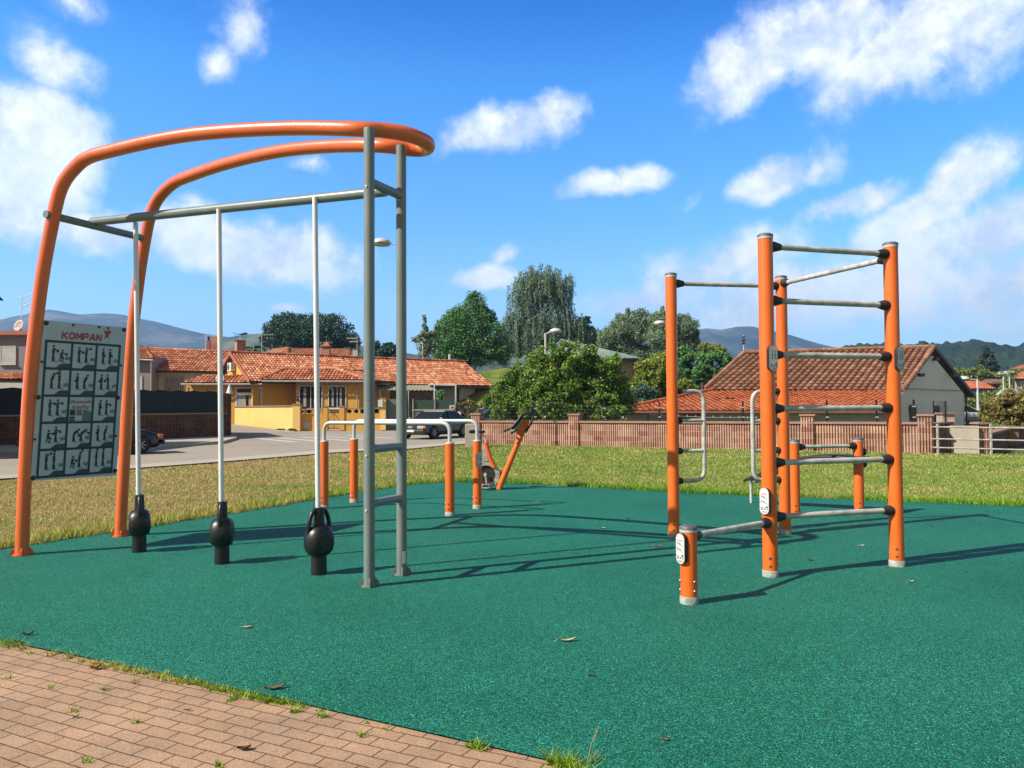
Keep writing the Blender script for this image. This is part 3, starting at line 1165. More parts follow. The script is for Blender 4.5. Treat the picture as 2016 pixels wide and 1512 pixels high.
gsz = 3400
gm = MB().add([(-gsz, -60, 0), (gsz, -60, 0), (gsz, 4200, 0), (-gsz, 4200, 0)], [(0, 1, 2, 3)])
go = gm.build('ground', FIELD)
go.location.z = -0.07
struct(go)

back_px = [(-160, 1108), (0, 1080), (120, 1062), (220, 1046), (299, 1035), (445, 1011), (520, 1000), (560, 993), (642, 979), (703, 968), (804, 954), (860, 949), (920, 949), (1000, 951), (1100, 956), (1280, 966), (1467, 975), (1642, 981), (1775, 987), (2016, 997), (2300, 1010)]
rnd = random.Random(5)
back = [G(x, y) for x, y in back_px]
front_px = [(-400, 1182), (0, 1260), (59, 1272), (156, 1291), (312, 1324), (434, 1350), (590, 1383), (700, 1409), (850, 1443), (1000, 1477), (1124, 1506)]
front = [G(x, y) for x, y in front_px]
fd = (front[-1] - front[-3]).normalized()
front_ext = front + [front[-1] + fd * 0.6 + V((0.1, -.2, 0)), front[-1] + fd * 1.5 + V((.4, -1.2, 0)), V((2.5, -2, 0)), V((9, -2, 0)), V((12, 4, 0))]
rub = [b for b in back] + list(reversed(front_ext))
fine = []
for a, b in zip(back, back[1:]):
    k = max(2, int((b - a).length / 0.5))
    for i in range(k):
        t = i / k
        q = a.lerp(b, t)
        fine.append(q + V((0, 1, 0)) * (noise.noise(q * 1.3) * 0.07 + noise.noise(q * 6) * 0.02))
fine.append(back[-1])
rs = poly_sheet('rubber_surface', fine + list(reversed(front_ext)), 0.0, RUBBER)
struct(rs)

# brick paving
m = bpy.data.materials.new('brick_paving')
nt = nodes(m)
tcn = nt.nodes.new('ShaderNodeTexCoord')
mp = nt.nodes.new('ShaderNodeMapping')
L(nt, tcn.outputs['Object'], mp.inputs[0])
ang = math.atan2((front[6] - front[1]).y, (front[6] - front[1]).x)
mp.inputs['Rotation'].default_value = (0, 0, -ang)
wn = ntex(nt, tcn.outputs['Object'], 6, 3)
wv = N(nt, 'ShaderNodeVectorMath', operation='SCALE')
cmbw = N(nt, 'ShaderNodeCombineXYZ')
L(nt, wn, cmbw.inputs[0])
L(nt, wn, cmbw.inputs[1])
L(nt, cmbw.outputs[0], wv.inputs[0])
wv.inputs['Scale'].default_value = 0.02
wa = N(nt, 'ShaderNodeVectorMath', operation='ADD')
L(nt, mp.outputs[0], wa.inputs[0])
L(nt, wv.outputs[0], wa.inputs[1])
br = nt.nodes.new('ShaderNodeTexBrick')
L(nt, wa.outputs[0], br.inputs['Vector'])
br.inputs['Scale'].default_value = 1
br.inputs['Brick Width'].default_value = 0.176
br.inputs['Row Height'].default_value = 0.087
br.inputs['Mortar Size'].default_value = 0.0045
br.inputs['Mortar Smooth'].default_value = 0.5
br.inputs['Bias'].default_value = 0.0
br.inputs['Color1'].default_value = (0.45, 0.285, 0.178, 1)
br.inputs['Color2'].default_value = (0.50, 0.325, 0.21, 1)
br.inputs['Mortar'].default_value = (0.15, 0.092, 0.05, 1)
nn = ntex(nt, tcn.outputs['Object'], 140, 3, 0.7)
nb = ntex(nt, tcn.outputs['Object'], 2.2, 6, 0.6)
c1 = mixc(nt, 1.0, br.outputs['Color'], ramp(nt, nn, [(0.3, (0.62, 0.58, 0.55)), (0.5, (1, 1, 1)), (0.72, (1.4, 1.4, 1.4))]), 'MULTIPLY')
c2 = mixc(nt, 1.0, c1, ramp(nt, nb, [(0.3, (0.78, 0.8, 0.8)), (0.7, (1.18, 1.12, 1.05))]), 'MULTIPLY')
sp3 = ntex(nt, tcn.outputs['Object'], 42, 4, 0.75)
c3 = mixc(nt, ramp(nt, sp3, [(0.645, (0, 0, 0)), (0.68, (0.8, 0.8, 0.8))]), c2, (0.06, 0.035, 0.02))
hh = math_(nt, 'ADD', math_(nt, 'MULTIPLY', br.outputs['Fac'], -1.0), math_(nt, 'MULTIPLY', nn, 0.18))
finish(nt, c3, 0.85, 0, hh, 0.7, 0.006, 0.3)
PAVING = m
pv = [V((-14, -2, 0)), V((3.0, -2, 0))] + list(reversed(front_ext[:-3]))
pv = list(reversed(front_ext[:-3])) + [V((-14, front[0].y, 0)), V((-14, -2, 0)), V((2.5, -2, 0))]
po = poly_sheet('brick_paving', [p + V((0, 0.02, 0)) for p in pv], -0.012, PAVING)
struct(po)

# lawn, kerb strip, road, far pavement
kerb_in_px = [(-200, 962), (0, 945), (30, 943), (200, 929), (300, 921), (420, 912), (540, 902), (660, 892), (804, 885), (917, 874.5), (935, 873)]
kerb_in = [G(x, y) for x, y in kerb_in_px]
kerb_out = [G(x, y - 7.5 + i * 0.25) for i, (x, y) in enumerate(kerb_in_px)]
wallA, wallB = G(921, 873.5), G(1822, 891.5)
lawn_poly = [V((p.x, p.y, 0)) for p in back] + [V((30, 18, 0)), V((30, 25, 0)), G(2100, 893), G(1935, 893), wallB] + [wallA] + list(reversed(kerb_in))
lo = poly_sheet('lawn', lawn_poly, -0.018, SOIL)
struct(lo)
ks = MB()
for i in range(len(kerb_in) - 1):
    a, b, c, d = kerb_in[i], kerb_in[i + 1], kerb_out[i + 1], kerb_out[i]
    up = V((0, 0, 0.03))
    dn = V((0, 0, -0.12))
    ks.face([a + up, b + up, c + up, d + up])
    ks.face([d + up, c + up, c + dn, d + dn])
struct(ks.build('kerb', CONC))
rd = [V((-70, 4, 0)), kerb_out[0]] + kerb_out[1:] + [V((3, 34, 0)), V((4, 56, 0)), V((-6, 58, 0)), V((-60, 75, 0)), V((-70, 60, 0))]
struct(poly_sheet('road', rd, -0.045, ASPH))
LW = [V((-27, 24.5, 0)), V((-21.2, 31.3, 0)), V((-17.4, 36.2, 0)), V((-15.3, 41.3, 0))]
fp_ = [G(0, 893), G(292, 883), G(440, 871.5), G(466, 864), V((-15.6, 43.5, 0)), LW[3], LW[2], LW[1], LW[0], V((-30, 22, 0))]
fpv = MB()
fpv.prism([V((p.x, p.y, -0.04)) for p in fp_], (0, 0, 0.12))
struct(fpv.build('far_pavement', CONC))
cw_ = MB()
for (a, b) in (((505, 861.2), (580, 868.6)), ((548, 860.2), (632, 867.4)), ((592, 859), (688, 866)), ((636, 857.6), (738, 864)), ((684, 856), (775, 861.5))):
    A_, B_ = G(*a), G(*b)
    d = (B_ - A_).normalized()
    n_ = V((-d.y, d.x, 0)) * 0.24
    cw_.face([V((q.x, q.y, 0)) for q in (A_ - n_, B_ - n_, B_ + n_, A_ + n_)])
A_, B_ = G(840, 861), G(912, 859)
zc = cw_.build('crosswalk_marking', PAINTW)
zc.location.z = -0.040
struct(zc)
ssm = MB().face([V((-14.4, 51.6, -.04)), V((-20.2, 55.4, .42)), V((-24, 50, .3)), V((-16.2, 44.5, -.04))])
struct(ssm.build('side_street', ASPH))

# ------------------------------------------------------------------ grass blades
def inside(poly, x, y):
    r = np.zeros(len(x), bool)
    n = len(poly)
    for i in range(n):
        a, b = poly[i], poly[(i + 1) % n]
        c = ((a[1] > y) != (b[1] > y)) & (x < (b[0] - a[0]) * (y - a[1]) / (b[1] - a[1] + 1e-12) + a[0])
        r ^= c
    return r


def grass_mat(name, green, dry, lush=(0.09, 0.17, 0.015)):
    m = bpy.data.materials.new(name)
    nt = nodes(m)
    g = nt.nodes.new('ShaderNodeNewGeometry')
    rnd_ = g.outputs['Random Per Island']
    n1 = ntex(nt, g.outputs['Position'], 0.55, 5, 0.6)
    n2 = ntex(nt, g.outputs['Position'], 3.2, 3, 0.6)
    f = math_(nt, 'ADD', math_(nt, 'MULTIPLY', n1, 1.5), math_(nt, 'ADD', math_(nt, 'MULTIPLY', n2, 0.5), math_(nt, 'MULTIPLY', rnd_, 0.35)))
    # worn, drier ground on the west side of the lawn
    sx = nt.nodes.new('ShaderNodeSeparateXYZ')
    L(nt, g.outputs['Position'], sx.inputs[0])
    west = math_(nt, 'MULTIPLY_ADD', sx.outputs[0], -0.06)
    west.node.inputs[2].default_value = -0.16
    west = math_(nt, 'MINIMUM', math_(nt, 'MAXIMUM', west, -0.14), 0.32)
    f = math_(nt, 'ADD', f, west)
    c = ramp(nt, f, [(0.0, lush), (0.98, green), (1.26, dry), (1.5, dry)])
    c.node.color_ramp.elements[0].position = 0.0
    f2 = math_(nt, 'MULTIPLY', f, 0.6)
    c = ramp(nt, f2, [(0.30, lush), (0.66, green), (0.84, dry)])
    c2 = mixc(nt, 1.0, c, ramp(nt, rnd_, [(0, (0.35, 0.42, 0.35)), (1, (1.7, 1.6, 1.5))]), 'MULTIPLY')
    finish(nt, c2, 0.75, 0, spec=0.2, trans=0.3)
    return m


GRASS = grass_mat('grass_blades', (0.34, 0.47, 0.10), (0.66, 0.50, 0.25), (0.19, 0.36, 0.05))


def blades(name, x, y, h, w, mat, z0=-0.018, lean=0.6, seed=0, sz=1.0):
    rng = np.random.default_rng(seed)
    n = len(x)
    a = rng.uniform(0, 2 * np.pi, n)
    la = rng.uniform(0, 2 * np.pi, n)
    lr = rng.uniform(0.1, lean, n) * h
    dx, dy = np.cos(a) * w / 2, np.sin(a) * w / 2
    co = np.empty((n, 3, 3), np.float32)
    co[:, 0] = np.stack([x - dx, y - dy, np.full(n, z0)], 1)
    co[:, 1] = np.stack([x + dx, y + dy, np.full(n, z0)], 1)
    co[:, 2] = np.stack([x + np.cos(la) * lr, y + np.sin(la) * lr, z0 + h * rng.uniform(.6, 1, n)], 1)
    me = bpy.data.meshes.new(name)
    me.vertices.add(3 * n)
    me.vertices.foreach_set('co', co.ravel())
    me.loops.add(3 * n)
    me.loops.foreach_set('vertex_index', np.arange(3 * n, dtype=np.int32))
    me.polygons.add(n)
    me.polygons.foreach_set('loop_start', np.arange(0, 3 * n, 3, dtype=np.int32))
    me.polygons.foreach_set('loop_total', np.full(n, 3, np.int32))
    me.materials.append(mat)
    me.update(calc_edges=True)
    me.validate()
    o = bpy.data.objects.new(name, me)
    COL.objects.link(o)
    return o


rng = np.random.default_rng(11)
lp2 = [(p.x, p.y) for p in lawn_poly]
X, Y, H_, Wd = [], [], [], []
for (y0, y1, dens, hh_, ww_) in ((7, 12, 2600, .038, .010), (12, 17, 1600, .042, .013), (17, 22, 850, .046, .018), (22, 33, 400, .05, .028)):
    half = y1 * 0.70 + 2
    n = int((y1 - y0) * 2 * half * dens)
    x = rng.uniform(-half, half, n)
    y = rng.uniform(y0, y1, n)
    k = inside(lp2, x, y) & (np.abs(x) < y * 0.69 + 2.5)
    x, y = x[k], y[k]
    X.append(x); Y.append(y)
    H_.append(hh_ * rng.uniform(.5, 1.3, len(x))); Wd.append(ww_ * rng.uniform(.6, 1.3, len(x)))
go_ = blades('lawn_grass', np.concatenate(X), np.concatenate(Y), np.concatenate(H_), np.concatenate(Wd), GRASS, seed=3, lean=1.0)
tag(go_, kind='stuff')
# taller lush fringe along the rubber edge
FR = grass_mat('fringe_blades', (0.26, 0.46, 0.04), (0.60, 0.54, 0.17), (0.12, 0.31, 0.022))
fx, fy, fh, fw = [], [], [], []
for a, b in zip(fine, fine[1:]):
    if b.x < -6.5 or a.x > 12:
        continue
    d = b - a
    nrm = V((-d.y, d.x, 0)).normalized()
    if nrm.y < 0:
        nrm = -nrm
    wid = 0.75 if a.x < -0.5 else 0.4
    n = int(d.length * wid * 2100)
    t = rng.uniform(0, 1, n)
    s = rng.uniform(0, 1, n) ** 1.5 * wid - 0.02 - np.abs(rng.normal(0, .03, n)) * (np.sin(a.x * 9 + a.y * 5 + t * 3) > -.2)
    fx.append(a.x + d.x * t + nrm.x * s); fy.append(a.y + d.y * t + nrm.y * s)
    fh.append(rng.uniform(.07, .19, n) * (1 - 0.45 * s / wid)); fw.append(rng.uniform(.007, .018, n))
fo = blades('edge_grass', np.concatenate(fx), np.concatenate(fy), np.concatenate(fh), np.concatenate(fw), FR, z0=-0.018, lean=.9, seed=5)
tag(fo, kind='stuff')

# weeds growing in the joint between bricks and rubber
wx, wy, wh, ww2 = [], [], [], []
rnd = random.Random(12)


def tuft(c, r, n, h):
    for _ in range(n):
        a = rnd.uniform(0, 6.283)
        q = r * rnd.random() ** .7
        wx.append(c.x + math.cos(a) * q); wy.append(c.y + math.sin(a) * q)
        wh.append(h * rnd.uniform(.5, 1.2)); ww2.append(rnd.uniform(.004, .009))


for (x0, x1, dens, hgt) in ((-20, 60, 5, .06), (100, 118, 3, .05), (135, 165, 4, .05), (185, 560, 11, .035), (565, 600, 3, .04), (600, 650, 2, .025), (720, 760, 1, .02), (925, 960, 5, .05), (1085, 1150, 8, .07)):
    x = x0
    while x < x1:
        i = max(k for k in range(len(front_px)) if front_px[k][0] <= x)
        i = min(i, len(front_px) - 2)
        a, b = front_px[i], front_px[i + 1]
        yy = a[1] + (b[1] - a[1]) * (x - a[0]) / (b[0] - a[0])
        c = G(x + rnd.uniform(-3, 3), yy + rnd.uniform(0, 9))
        tuft(c, .026, rnd.randint(12, 24), hgt)
        x += 60 / dens * rnd.uniform(.5, 1.2)
for (x, y) in ((57, 1283), (265, 1340), (100, 1350), (205, 1353), (145, 1396), (460, 1372), (452, 1376), (268, 1418), (577, 1398), (585, 1396), (632, 1406), (640, 1407), (710, 1445), (480, 1360), (20, 1330), (430, 1502), (170, 1495), (1110, 1500), (1100, 1508)):
    tuft(G(x, y), .02, 20, .035)
for (x, y) in ((1140, 1500), (1158, 1500), (1105, 1500)):
    tuft(G(x, y), .03, 12, .09)
WEED = grass_mat('weed_blades', (0.26, 0.46, 0.03), (0.55, 0.55, 0.14), (0.14, 0.34, 0.02))
we = blades('joint_weeds', np.array(wx), np.array(wy), np.array(wh), np.array(ww2), WEED, z0=-0.012, lean=1.5, seed=9)
tag(we, kind='stuff')
stalk = MB()
for (a, b, hh_) in (((1155, 1508), (1178, 1432), 0.0), ((1160, 1508), (1176, 1482), 0.0)):
    p0 = G(*a)
    p1 = W(b[0], b[1], p0.y + 0.08)
    stalk.tube(spline([p0, p0.lerp(p1, .5) + V((-.006, 0, 0.006)), p1], 5), [0.0016] * 10 + [0.001], 5)
    for k in range(7):
        q = p0.lerp(p1, .6 + k * .06)
        stalk.tube([q, q + V((.006 * (-1) ** k, 0, .014))], 0.0018, 4)
so_ = stalk.build('seed_stalk', simple('seed_straw', (0.35, 0.38, 0.2), 0.8))
tag(so_, 'thin dry grass stalk with seed head rising at the corner of the brick paving', 'grass stalk')
rs_ = G(1157, 1508)

# fallen leaves
LEAFC = {'tan': simple('dry_leaf_tan', (0.62, 0.44, 0.24), 0.8, 0, .2, 60), 'brown': simple('dry_leaf_brown', (0.22, 0.09, 0.035), 0.8, 0, .3, 60),
         'dark': simple('dry_leaf_dark', (0.07, 0.04, 0.02), 0.8, 0, .3, 60), 'red': simple('dry_leaf_red', (0.4, 0.12, 0.05), 0.8, 0, .2, 60), 'white': simple('pale_scrap', (0.7, 0.7, 0.62), 0.8)}


def leaf(px, py, L_, w_, col, ang, label, curl=0.3, z=0.0):
    p0 = G(px, py, z)
    mb = MB()
    rows = []
    n = 8
    for i in range(n + 1):
        t = i / n
        ww = w_ * math.sin(math.pi * min(1, max(0.02, t * .96 + .02))) ** 0.8
        zz = 0.004 + curl * L_ * (t - 0.45) ** 2
        x = (t - .5) * L_
        rows.append([V((x, -ww / 2, zz + curl * w_ * .5)), V((x, 0, zz)), V((x, ww / 2, zz + curl * w_ * .4))])
    vs = [q for r_ in rows for q in r_]
    fs = [(i * 3 + j, i * 3 + j + 1, i * 3 + j + 4, i * 3 + j + 3) for i in range(n) for j in range(2)]
    mb.add(vs, fs, 0, True)
    mb.tube([V((-.5 * L_, 0, .006 + curl * L_ * .2)), V((-.72 * L_, 0, .004))], 0.0015, 5)
    Mx = Matrix.Translation(p0) @ Matrix.Rotation(R(ang), 4, 'Z')
    mb.v = [tuple(Mx @ V(v)) for v in mb.v]
    o = mb.build('fallen_leaf', LEAFC[col], loc=p0)
    tag(o, label, 'leaf', 'dry leaves on the ground')


leaf(486, 1236, .07, .035, 'tan', 0, 'pale tan dry leaf on the green rubber in front of the kettlebells')
leaf(1117, 1263, .12, .035, 'tan', 8, 'long pale dry leaf on the green rubber left of the low orange post', .5)
leaf(541, 1357, .11, .04, 'brown', 22, 'curled brown leaf at the seam of bricks and rubber', .45)
leaf(188, 1318, .06, .045, 'red', 30, 'reddish brown leaf lying on the brick paving', .8, -.012)
leaf(55, 1251, .07, .025, 'dark', 12, 'dark narrow leaf on the rubber near the top of the brick edge', .8)
leaf(34, 1266, .05, .03, 'brown', -10, 'small brown leaf among weeds at the brick edge', .7)
leaf(480, 1477, .06, .035, 'dark', 10, 'dark crumpled leaf on the bricks at the bottom', .6, -.012)
leaf(1696, 1075, .065, .04, 'white', 0, 'white leaf scrap on the rubber between the tall frame posts', .3)
leaf(1596, 1104, .05, .03, 'brown', 10, 'small brown leaf on the rubber beside the front post of the pull-up frame', .7)
leaf(1793, 1147, .05, .03, 'tan', 0, 'tan leaf on the rubber below the outermost orange post', .6)
leaf(1835, 1036, .06, .03, 'brown', 0, 'brown leaf on the rubber near its far edge beyond the pull-up frame', .4)
leaf(1187, 1041, .06, .05, 'tan', 20, 'yellow leaf on the rubber between arch and pull-up frame', .4)
leaf(1297, 1077, .08, .04, 'red', 0, 'orange dry leaf on the rubber beside the low post', .4)
leaf(1281, 1076, .05, .03, 'red', 40, 'smaller orange leaf next to the orange dry leaf', .4)
leaf(1238, 1022, .05, .03, 'dark', 30, 'small dark leaf on the rubber beyond the arch shadow', .6)
leaf(1057, 989, .13, .04, 'tan', 0, 'pale long leaf on the rubber in front of the exercise bike', .2)
leaf(1295, 965, .12, .06, 'tan', 0, 'pale leaf at the lawn edge in front of the long brick wall', .3, -.0)
leaf(1160, 957, .16, .07, 'red', 10, 'rusty leaf in the grass fringe right of the exercise bike', .5, 0)
leaf(1164, 1332, .035, .02, 'dark', 30, 'tiny dark twig leaf on the open green rubber', .8)
leaf(1312, 1459, .04, .012, 'red', -30, 'tiny reddish curled leaf near the bottom of the rubber', .9)
leaf(303, 1058, .05, .02, 'brown', 20, 'brown sliver of a leaf on the rubber near the first kettlebell', .6)
leaf(150, 1414, .03, .015, 'dark', 60, 'small dark bit of leaf on the bricks at the lower left', .8, -.012)
leaf(370, 1400, .03, .012, 'dark', 10, 'small dark bit of leaf in the middle of the bricks', .8, -.012)
# ================================================================== BUILDINGS
def tile_mat(name, stops, moss=(0.10, 0.07, 0.04), mossf=0.5, nscale=1.2):
    m = bpy.data.materials.new(name)
    nt = nodes(m)
    uv = nt.nodes.new('ShaderNodeUVMap')
    fl = N(nt, 'ShaderNodeVectorMath', operation='FLOOR')
    L(nt, uv.outputs[0], fl.inputs[0])
    wn = nt.nodes.new('ShaderNodeTexWhiteNoise')
    wn.noise_dimensions = '2D'
    L(nt, fl.outputs[0], wn.inputs['Vector'])
    c = ramp(nt, wn.outputs['Value'], stops)
    p = wpos(nt)
    n1 = ntex(nt, p, nscale, 6, 0.65)
    n2 = ntex(nt, p, 14, 4, 0.6)
    c = mixc(nt, math_(nt, 'MULTIPLY', ramp(nt, n1, [(0.45, (0, 0, 0)), (0.72, (1, 1, 1))]), mossf), c, moss)
    c = mixc(nt, 1.0, c, ramp(nt, n2, [(0.3, (0.78, 0.76, 0.74)), (0.7, (1.2, 1.18, 1.15))]), 'MULTIPLY')
    finish(nt, c, 0.85, 0, n2, 0.3, 0.02, 0.25)
    return m


TILE_O = tile_mat('terracotta_tiles', [(0.0, (0.42, 0.13, 0.06)), (0.4, (0.64, 0.235, 0.115)), (0.8, (0.76, 0.33, 0.18)), (1.0, (0.85, 0.50, 0.31))], mossf=.35)
TILE_R = tile_mat('weathered_tiles', [(0.0, (0.36, 0.165, 0.095)), (0.4, (0.43, 0.205, 0.12)), (0.75, (0.48, 0.245, 0.15)), (0.95, (0.53, 0.32, 0.205)), (0.985, (0.54, 0.33, 0.21)), (1.0, (0.60, 0.20, 0.10))], (0.17, 0.12, 0.075), .45)
TILE_F = tile_mat('flat_orange_tiles', [(0.0, (0.46, 0.12, 0.04)), (0.6, (0.60, 0.175, 0.065)), (1.0, (0.68, 0.25, 0.11))], (0.3, 0.07, 0.02), .3)
TILE_L = tile_mat('light_orange_tiles', [(0.0, (0.6, 0.22, 0.10)), (0.6, (0.72, 0.33, 0.17)), (1.0, (0.8, 0.45, 0.26))], mossf=.15)
TILE_FAR = tile_mat('distant_orange_tiles', [(0.0, (0.62, 0.19, 0.08)), (1.0, (0.7, 0.26, 0.12))], mossf=.1)


def tile_roof(name, c4, mat, parent, cw=.25, rl=.4, amp=.09, step=.05, wd=None, slab=0.12, ns=6, clip=True):
    eL, eR, rR, rL = [V(c) for c in c4]
    u = (eR - eL).normalized()
    n = u.cross(rL - eL)
    if n.length < 1e-3:
        n = u.cross(rR - eR)
    n.normalize()
    if n.z < 0:
        n = -n
    w = n.cross(u).normalized()
    if w.dot(rL - eL) < 0:
        w = -w
    if wd is not None:
        w = V(wd).normalized()
    # coordinates a along u, b along w
    def ab(p):
        d = p - eL
        uu, uw, ww = 1.0, u.dot(w), 1.0
        du, dw = d.dot(u), d.dot(w)
        det = 1 - uw * uw
        return ((du - uw * dw) / det, (dw - uw * du) / det)
    poly = [ab(p) for p in (eL, eR, rR, rL)]
    a0, a1 = min(p[0] for p in poly), max(p[0] for p in poly)
    b1 = max(p[1] for p in poly)
    a0, a1 = math.floor(a0 / cw) * cw, math.ceil(a1 / cw) * cw
    na = int(round((a1 - a0) / cw)) * ns
    nr = max(1, int(round(b1 / rl)))
    rl2 = b1 / nr
    aa = a0 + np.arange(na + 1) * cw / ns
    ph = (aa / cw) % 1.0
    prof = amp * (np.abs(np.cos(ph * np.pi)) ** 0.7) - amp * .4
    bb, sv, rows = [], [], []
    for k in range(nr):
        bb += [k * rl2, k * rl2 + rl2 * .97]
        sv += [step, 0.0]
        rows += [k, k]
    U, Wv, Nn, E = (np.array(q) for q in (u, w, n, eL))
    nb = len(bb)
    verts = np.zeros((nb, na + 1, 3))
    jit = np.random.default_rng(int(abs(eL.x * 100)) + na).normal(0, .006, (nb, na // ns + 2))
    for i in range(nb):
        cidx = (np.arange(na + 1) // ns)
        hgt = prof + sv[i] + jit[i][cidx]
        bl = bb[i] - (0.05 * np.abs(np.cos(ph * np.pi)) * (1 if sv[i] > 0 else 0))
        verts[i] = E + np.outer(aa, U) + np.outer(bl * np.ones(na + 1), Wv) + np.outer(hgt, Nn)
    fs, uvs = [], []
    ca = aa[:-1] + cw / ns / 2
    for i in range(nb - 1):
        cb = np.full(na, (bb[i] + bb[i + 1]) / 2)
        ok = inside(poly, ca, cb) if clip else np.ones(na, bool)
        r_ = rows[i]
        for j in np.nonzero(ok)[0]:
            q = i * (na + 1) + int(j)
            fs.append((q, q + 1, q + na + 2, q + na + 1))
            cu = math.floor(int(j) / ns + .5) + 0.5
            uvs.append([(cu, r_ + .5)] * 4)
    mb = MB()
    mb.v = [tuple(x) for x in verts.reshape(-1, 3)]
    mb.f = fs
    mb.m = [0] * len(fs)
    mb.s = [False] * len(fs)
    mb.uv = uvs
    o = mb.build(name, mat, parent, fix=False)
    if slab:
        up = [p - n * 0.03 for p in (eL, eR, rR, rL)]
        if (up[2] - up[3]).length < 0.05:
            up = up[:3]
        MB().prism(up, -n * slab).build('roof_boards', simple('roof_timber', (0.11, 0.055, 0.035), .8), o)
    return o


def ridge_tiles(name, p, q, mat, parent, r=0.12, seg=.4):
    p, q = V(p), V(q)
    d = q - p
    k = max(1, int(d.length / seg))
    mb = MB()
    rng_ = random.Random(int(p.x * 100))
    for i in range(k):
        a, b = p + d * (i / k), p + d * ((i + 1.08) / k)
        t0 = len(mb.f)
        mb.tube([a, b], [r * 1.08, r * 0.9], 10)
        mb.uv += [[(i + .5 + 100, 7.5)] * len(f) for f in mb.f[t0:]]
    return mb.build(name, mat, parent, fix=False)


def wallmat(name, c, var=.12, stain=0.25, bump=.25):
    m = bpy.data.materials.new(name)
    nt = nodes(m)
    p = wpos(nt)
    n1 = ntex(nt, p, 0.8, 6, .6)
    mp = nt.nodes.new('ShaderNodeMapping')
    mp.inputs['Scale'].default_value = (2.5, 2.5, 0.35)
    L(nt, p, mp.inputs[0])
    n2 = ntex(nt, mp.outputs[0], 1.0, 5, .65)
    n3 = ntex(nt, p, 30, 3)
    col = ramp(nt, n1, [(0.3, tuple(x * (1 - var) for x in c)), (0.7, tuple(min(1, x * (1 + var)) for x in c))])
    col = mixc(nt, math_(nt, 'MULTIPLY', ramp(nt, n2, [(0.5, (0, 0, 0)), (0.75, (1, 1, 1))]), stain), col, tuple(x * .45 for x in c))
    finish(nt, col, .85, 0, n3, bump, .01, .3)
    return m


YEL = wallmat('yellow_plaster', (0.80, 0.43, 0.09), .06, .15)
YELB = wallmat('yellow_parapet', (0.98, 0.66, 0.22), .06, .2)
PGREY = wallmat('grey_plaster', (0.30, 0.26, 0.27))
PWHITE = wallmat('white_plaster', (0.6, 0.57, 0.5), .06, .3)
PCREAM = wallmat('cream_plaster', (0.50, 0.45, 0.36), .08, .3)
PDARK = wallmat('shaded_stone', (0.16, 0.13, 0.09), .3, .3)
WHITEF = simple('white_frame', (0.78, 0.78, 0.76), .5)
SHUT = simple('shutter_slats', (0.62, 0.61, 0.56), .6)
CURT = simple('pale_curtain', (0.45, 0.43, 0.38), .8)
GLASS = simple('window_glass', (0.03, 0.035, 0.04), .12, 0, .2, 2, spec=.4)
BROWN = simple('brown_timber', (0.10, 0.045, 0.03), .6)
GUTTER = simple('gutter', (0.5, 0.46, 0.43), .45, .2)
REDTRIM = simple('terracotta_trim', (0.48, 0.15, 0.08), .7)
IRON = simple('painted_iron', (0.015, 0.02, 0.02), .5)
BRICKC = None


def brick_mat(name, c1, c2, mortar, bw, rh, ms, uvbased=True, rough=.85):
    m = bpy.data.materials.new(name)
    nt = nodes(m)
    uv = nt.nodes.new('ShaderNodeUVMap').outputs[0] if uvbased else wpos(nt)
    br = nt.nodes.new('ShaderNodeTexBrick')
    L(nt, uv, br.inputs['Vector'])
    br.inputs['Scale'].default_value = 1
    br.inputs['Brick Width'].default_value = bw
    br.inputs['Row Height'].default_value = rh
    br.inputs['Mortar Size'].default_value = ms
    br.inputs['Mortar Smooth'].default_value = .3
    br.inputs['Color1'].default_value = (*c1, 1)
    br.inputs['Color2'].default_value = (*c2, 1)
    br.inputs['Mortar'].default_value = (*mortar, 1)
    p = wpos(nt)
    n1 = ntex(nt, p, 1.4, 6, .65)
    n2 = ntex(nt, p, 30, 4, .7)
    c = mixc(nt, 1.0, br.outputs['Color'], ramp(nt, n1, [(0.3, (.72, .70, .70)), (.7, (1.25, 1.22, 1.2))]), 'MULTIPLY')
    c = mixc(nt, 1.0, c, ramp(nt, n2, [(0.3, (.8, .8, .8)), (.7, (1.18, 1.18, 1.18))]), 'MULTIPLY')
    finish(nt, c, rough, 0, n2, .3, .01, .25)
    return m


RIB = brick_mat('ribbed_block', (0.44, 0.215, 0.15), (0.66, 0.43, 0.32), (0.66, 0.52, 0.42), .4, .2, .008)
RIB_SHADE = brick_mat('shaded_ribbed_block', (0.17, 0.075, 0.04), (0.25, 0.13, 0.075), (0.3, 0.2, 0.13), .4, .2, .008)  # same block as the long wall, with shade put into its colour
COPING = wallmat('coping_stone', (0.42, 0.24, 0.18), .1, .3)
CHIM = brick_mat('chimney_brick', (0.42, 0.13, 0.07), (0.55, 0.22, 0.12), (0.5, 0.4, 0.33), .22, .075, .012)
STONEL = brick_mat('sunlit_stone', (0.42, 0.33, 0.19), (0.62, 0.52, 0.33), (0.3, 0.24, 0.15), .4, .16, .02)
STONE = brick_mat('rubble_stone', (0.20, 0.15, 0.085), (0.36, 0.28, 0.17), (0.14, 0.11, 0.07), .35, .14, .02)


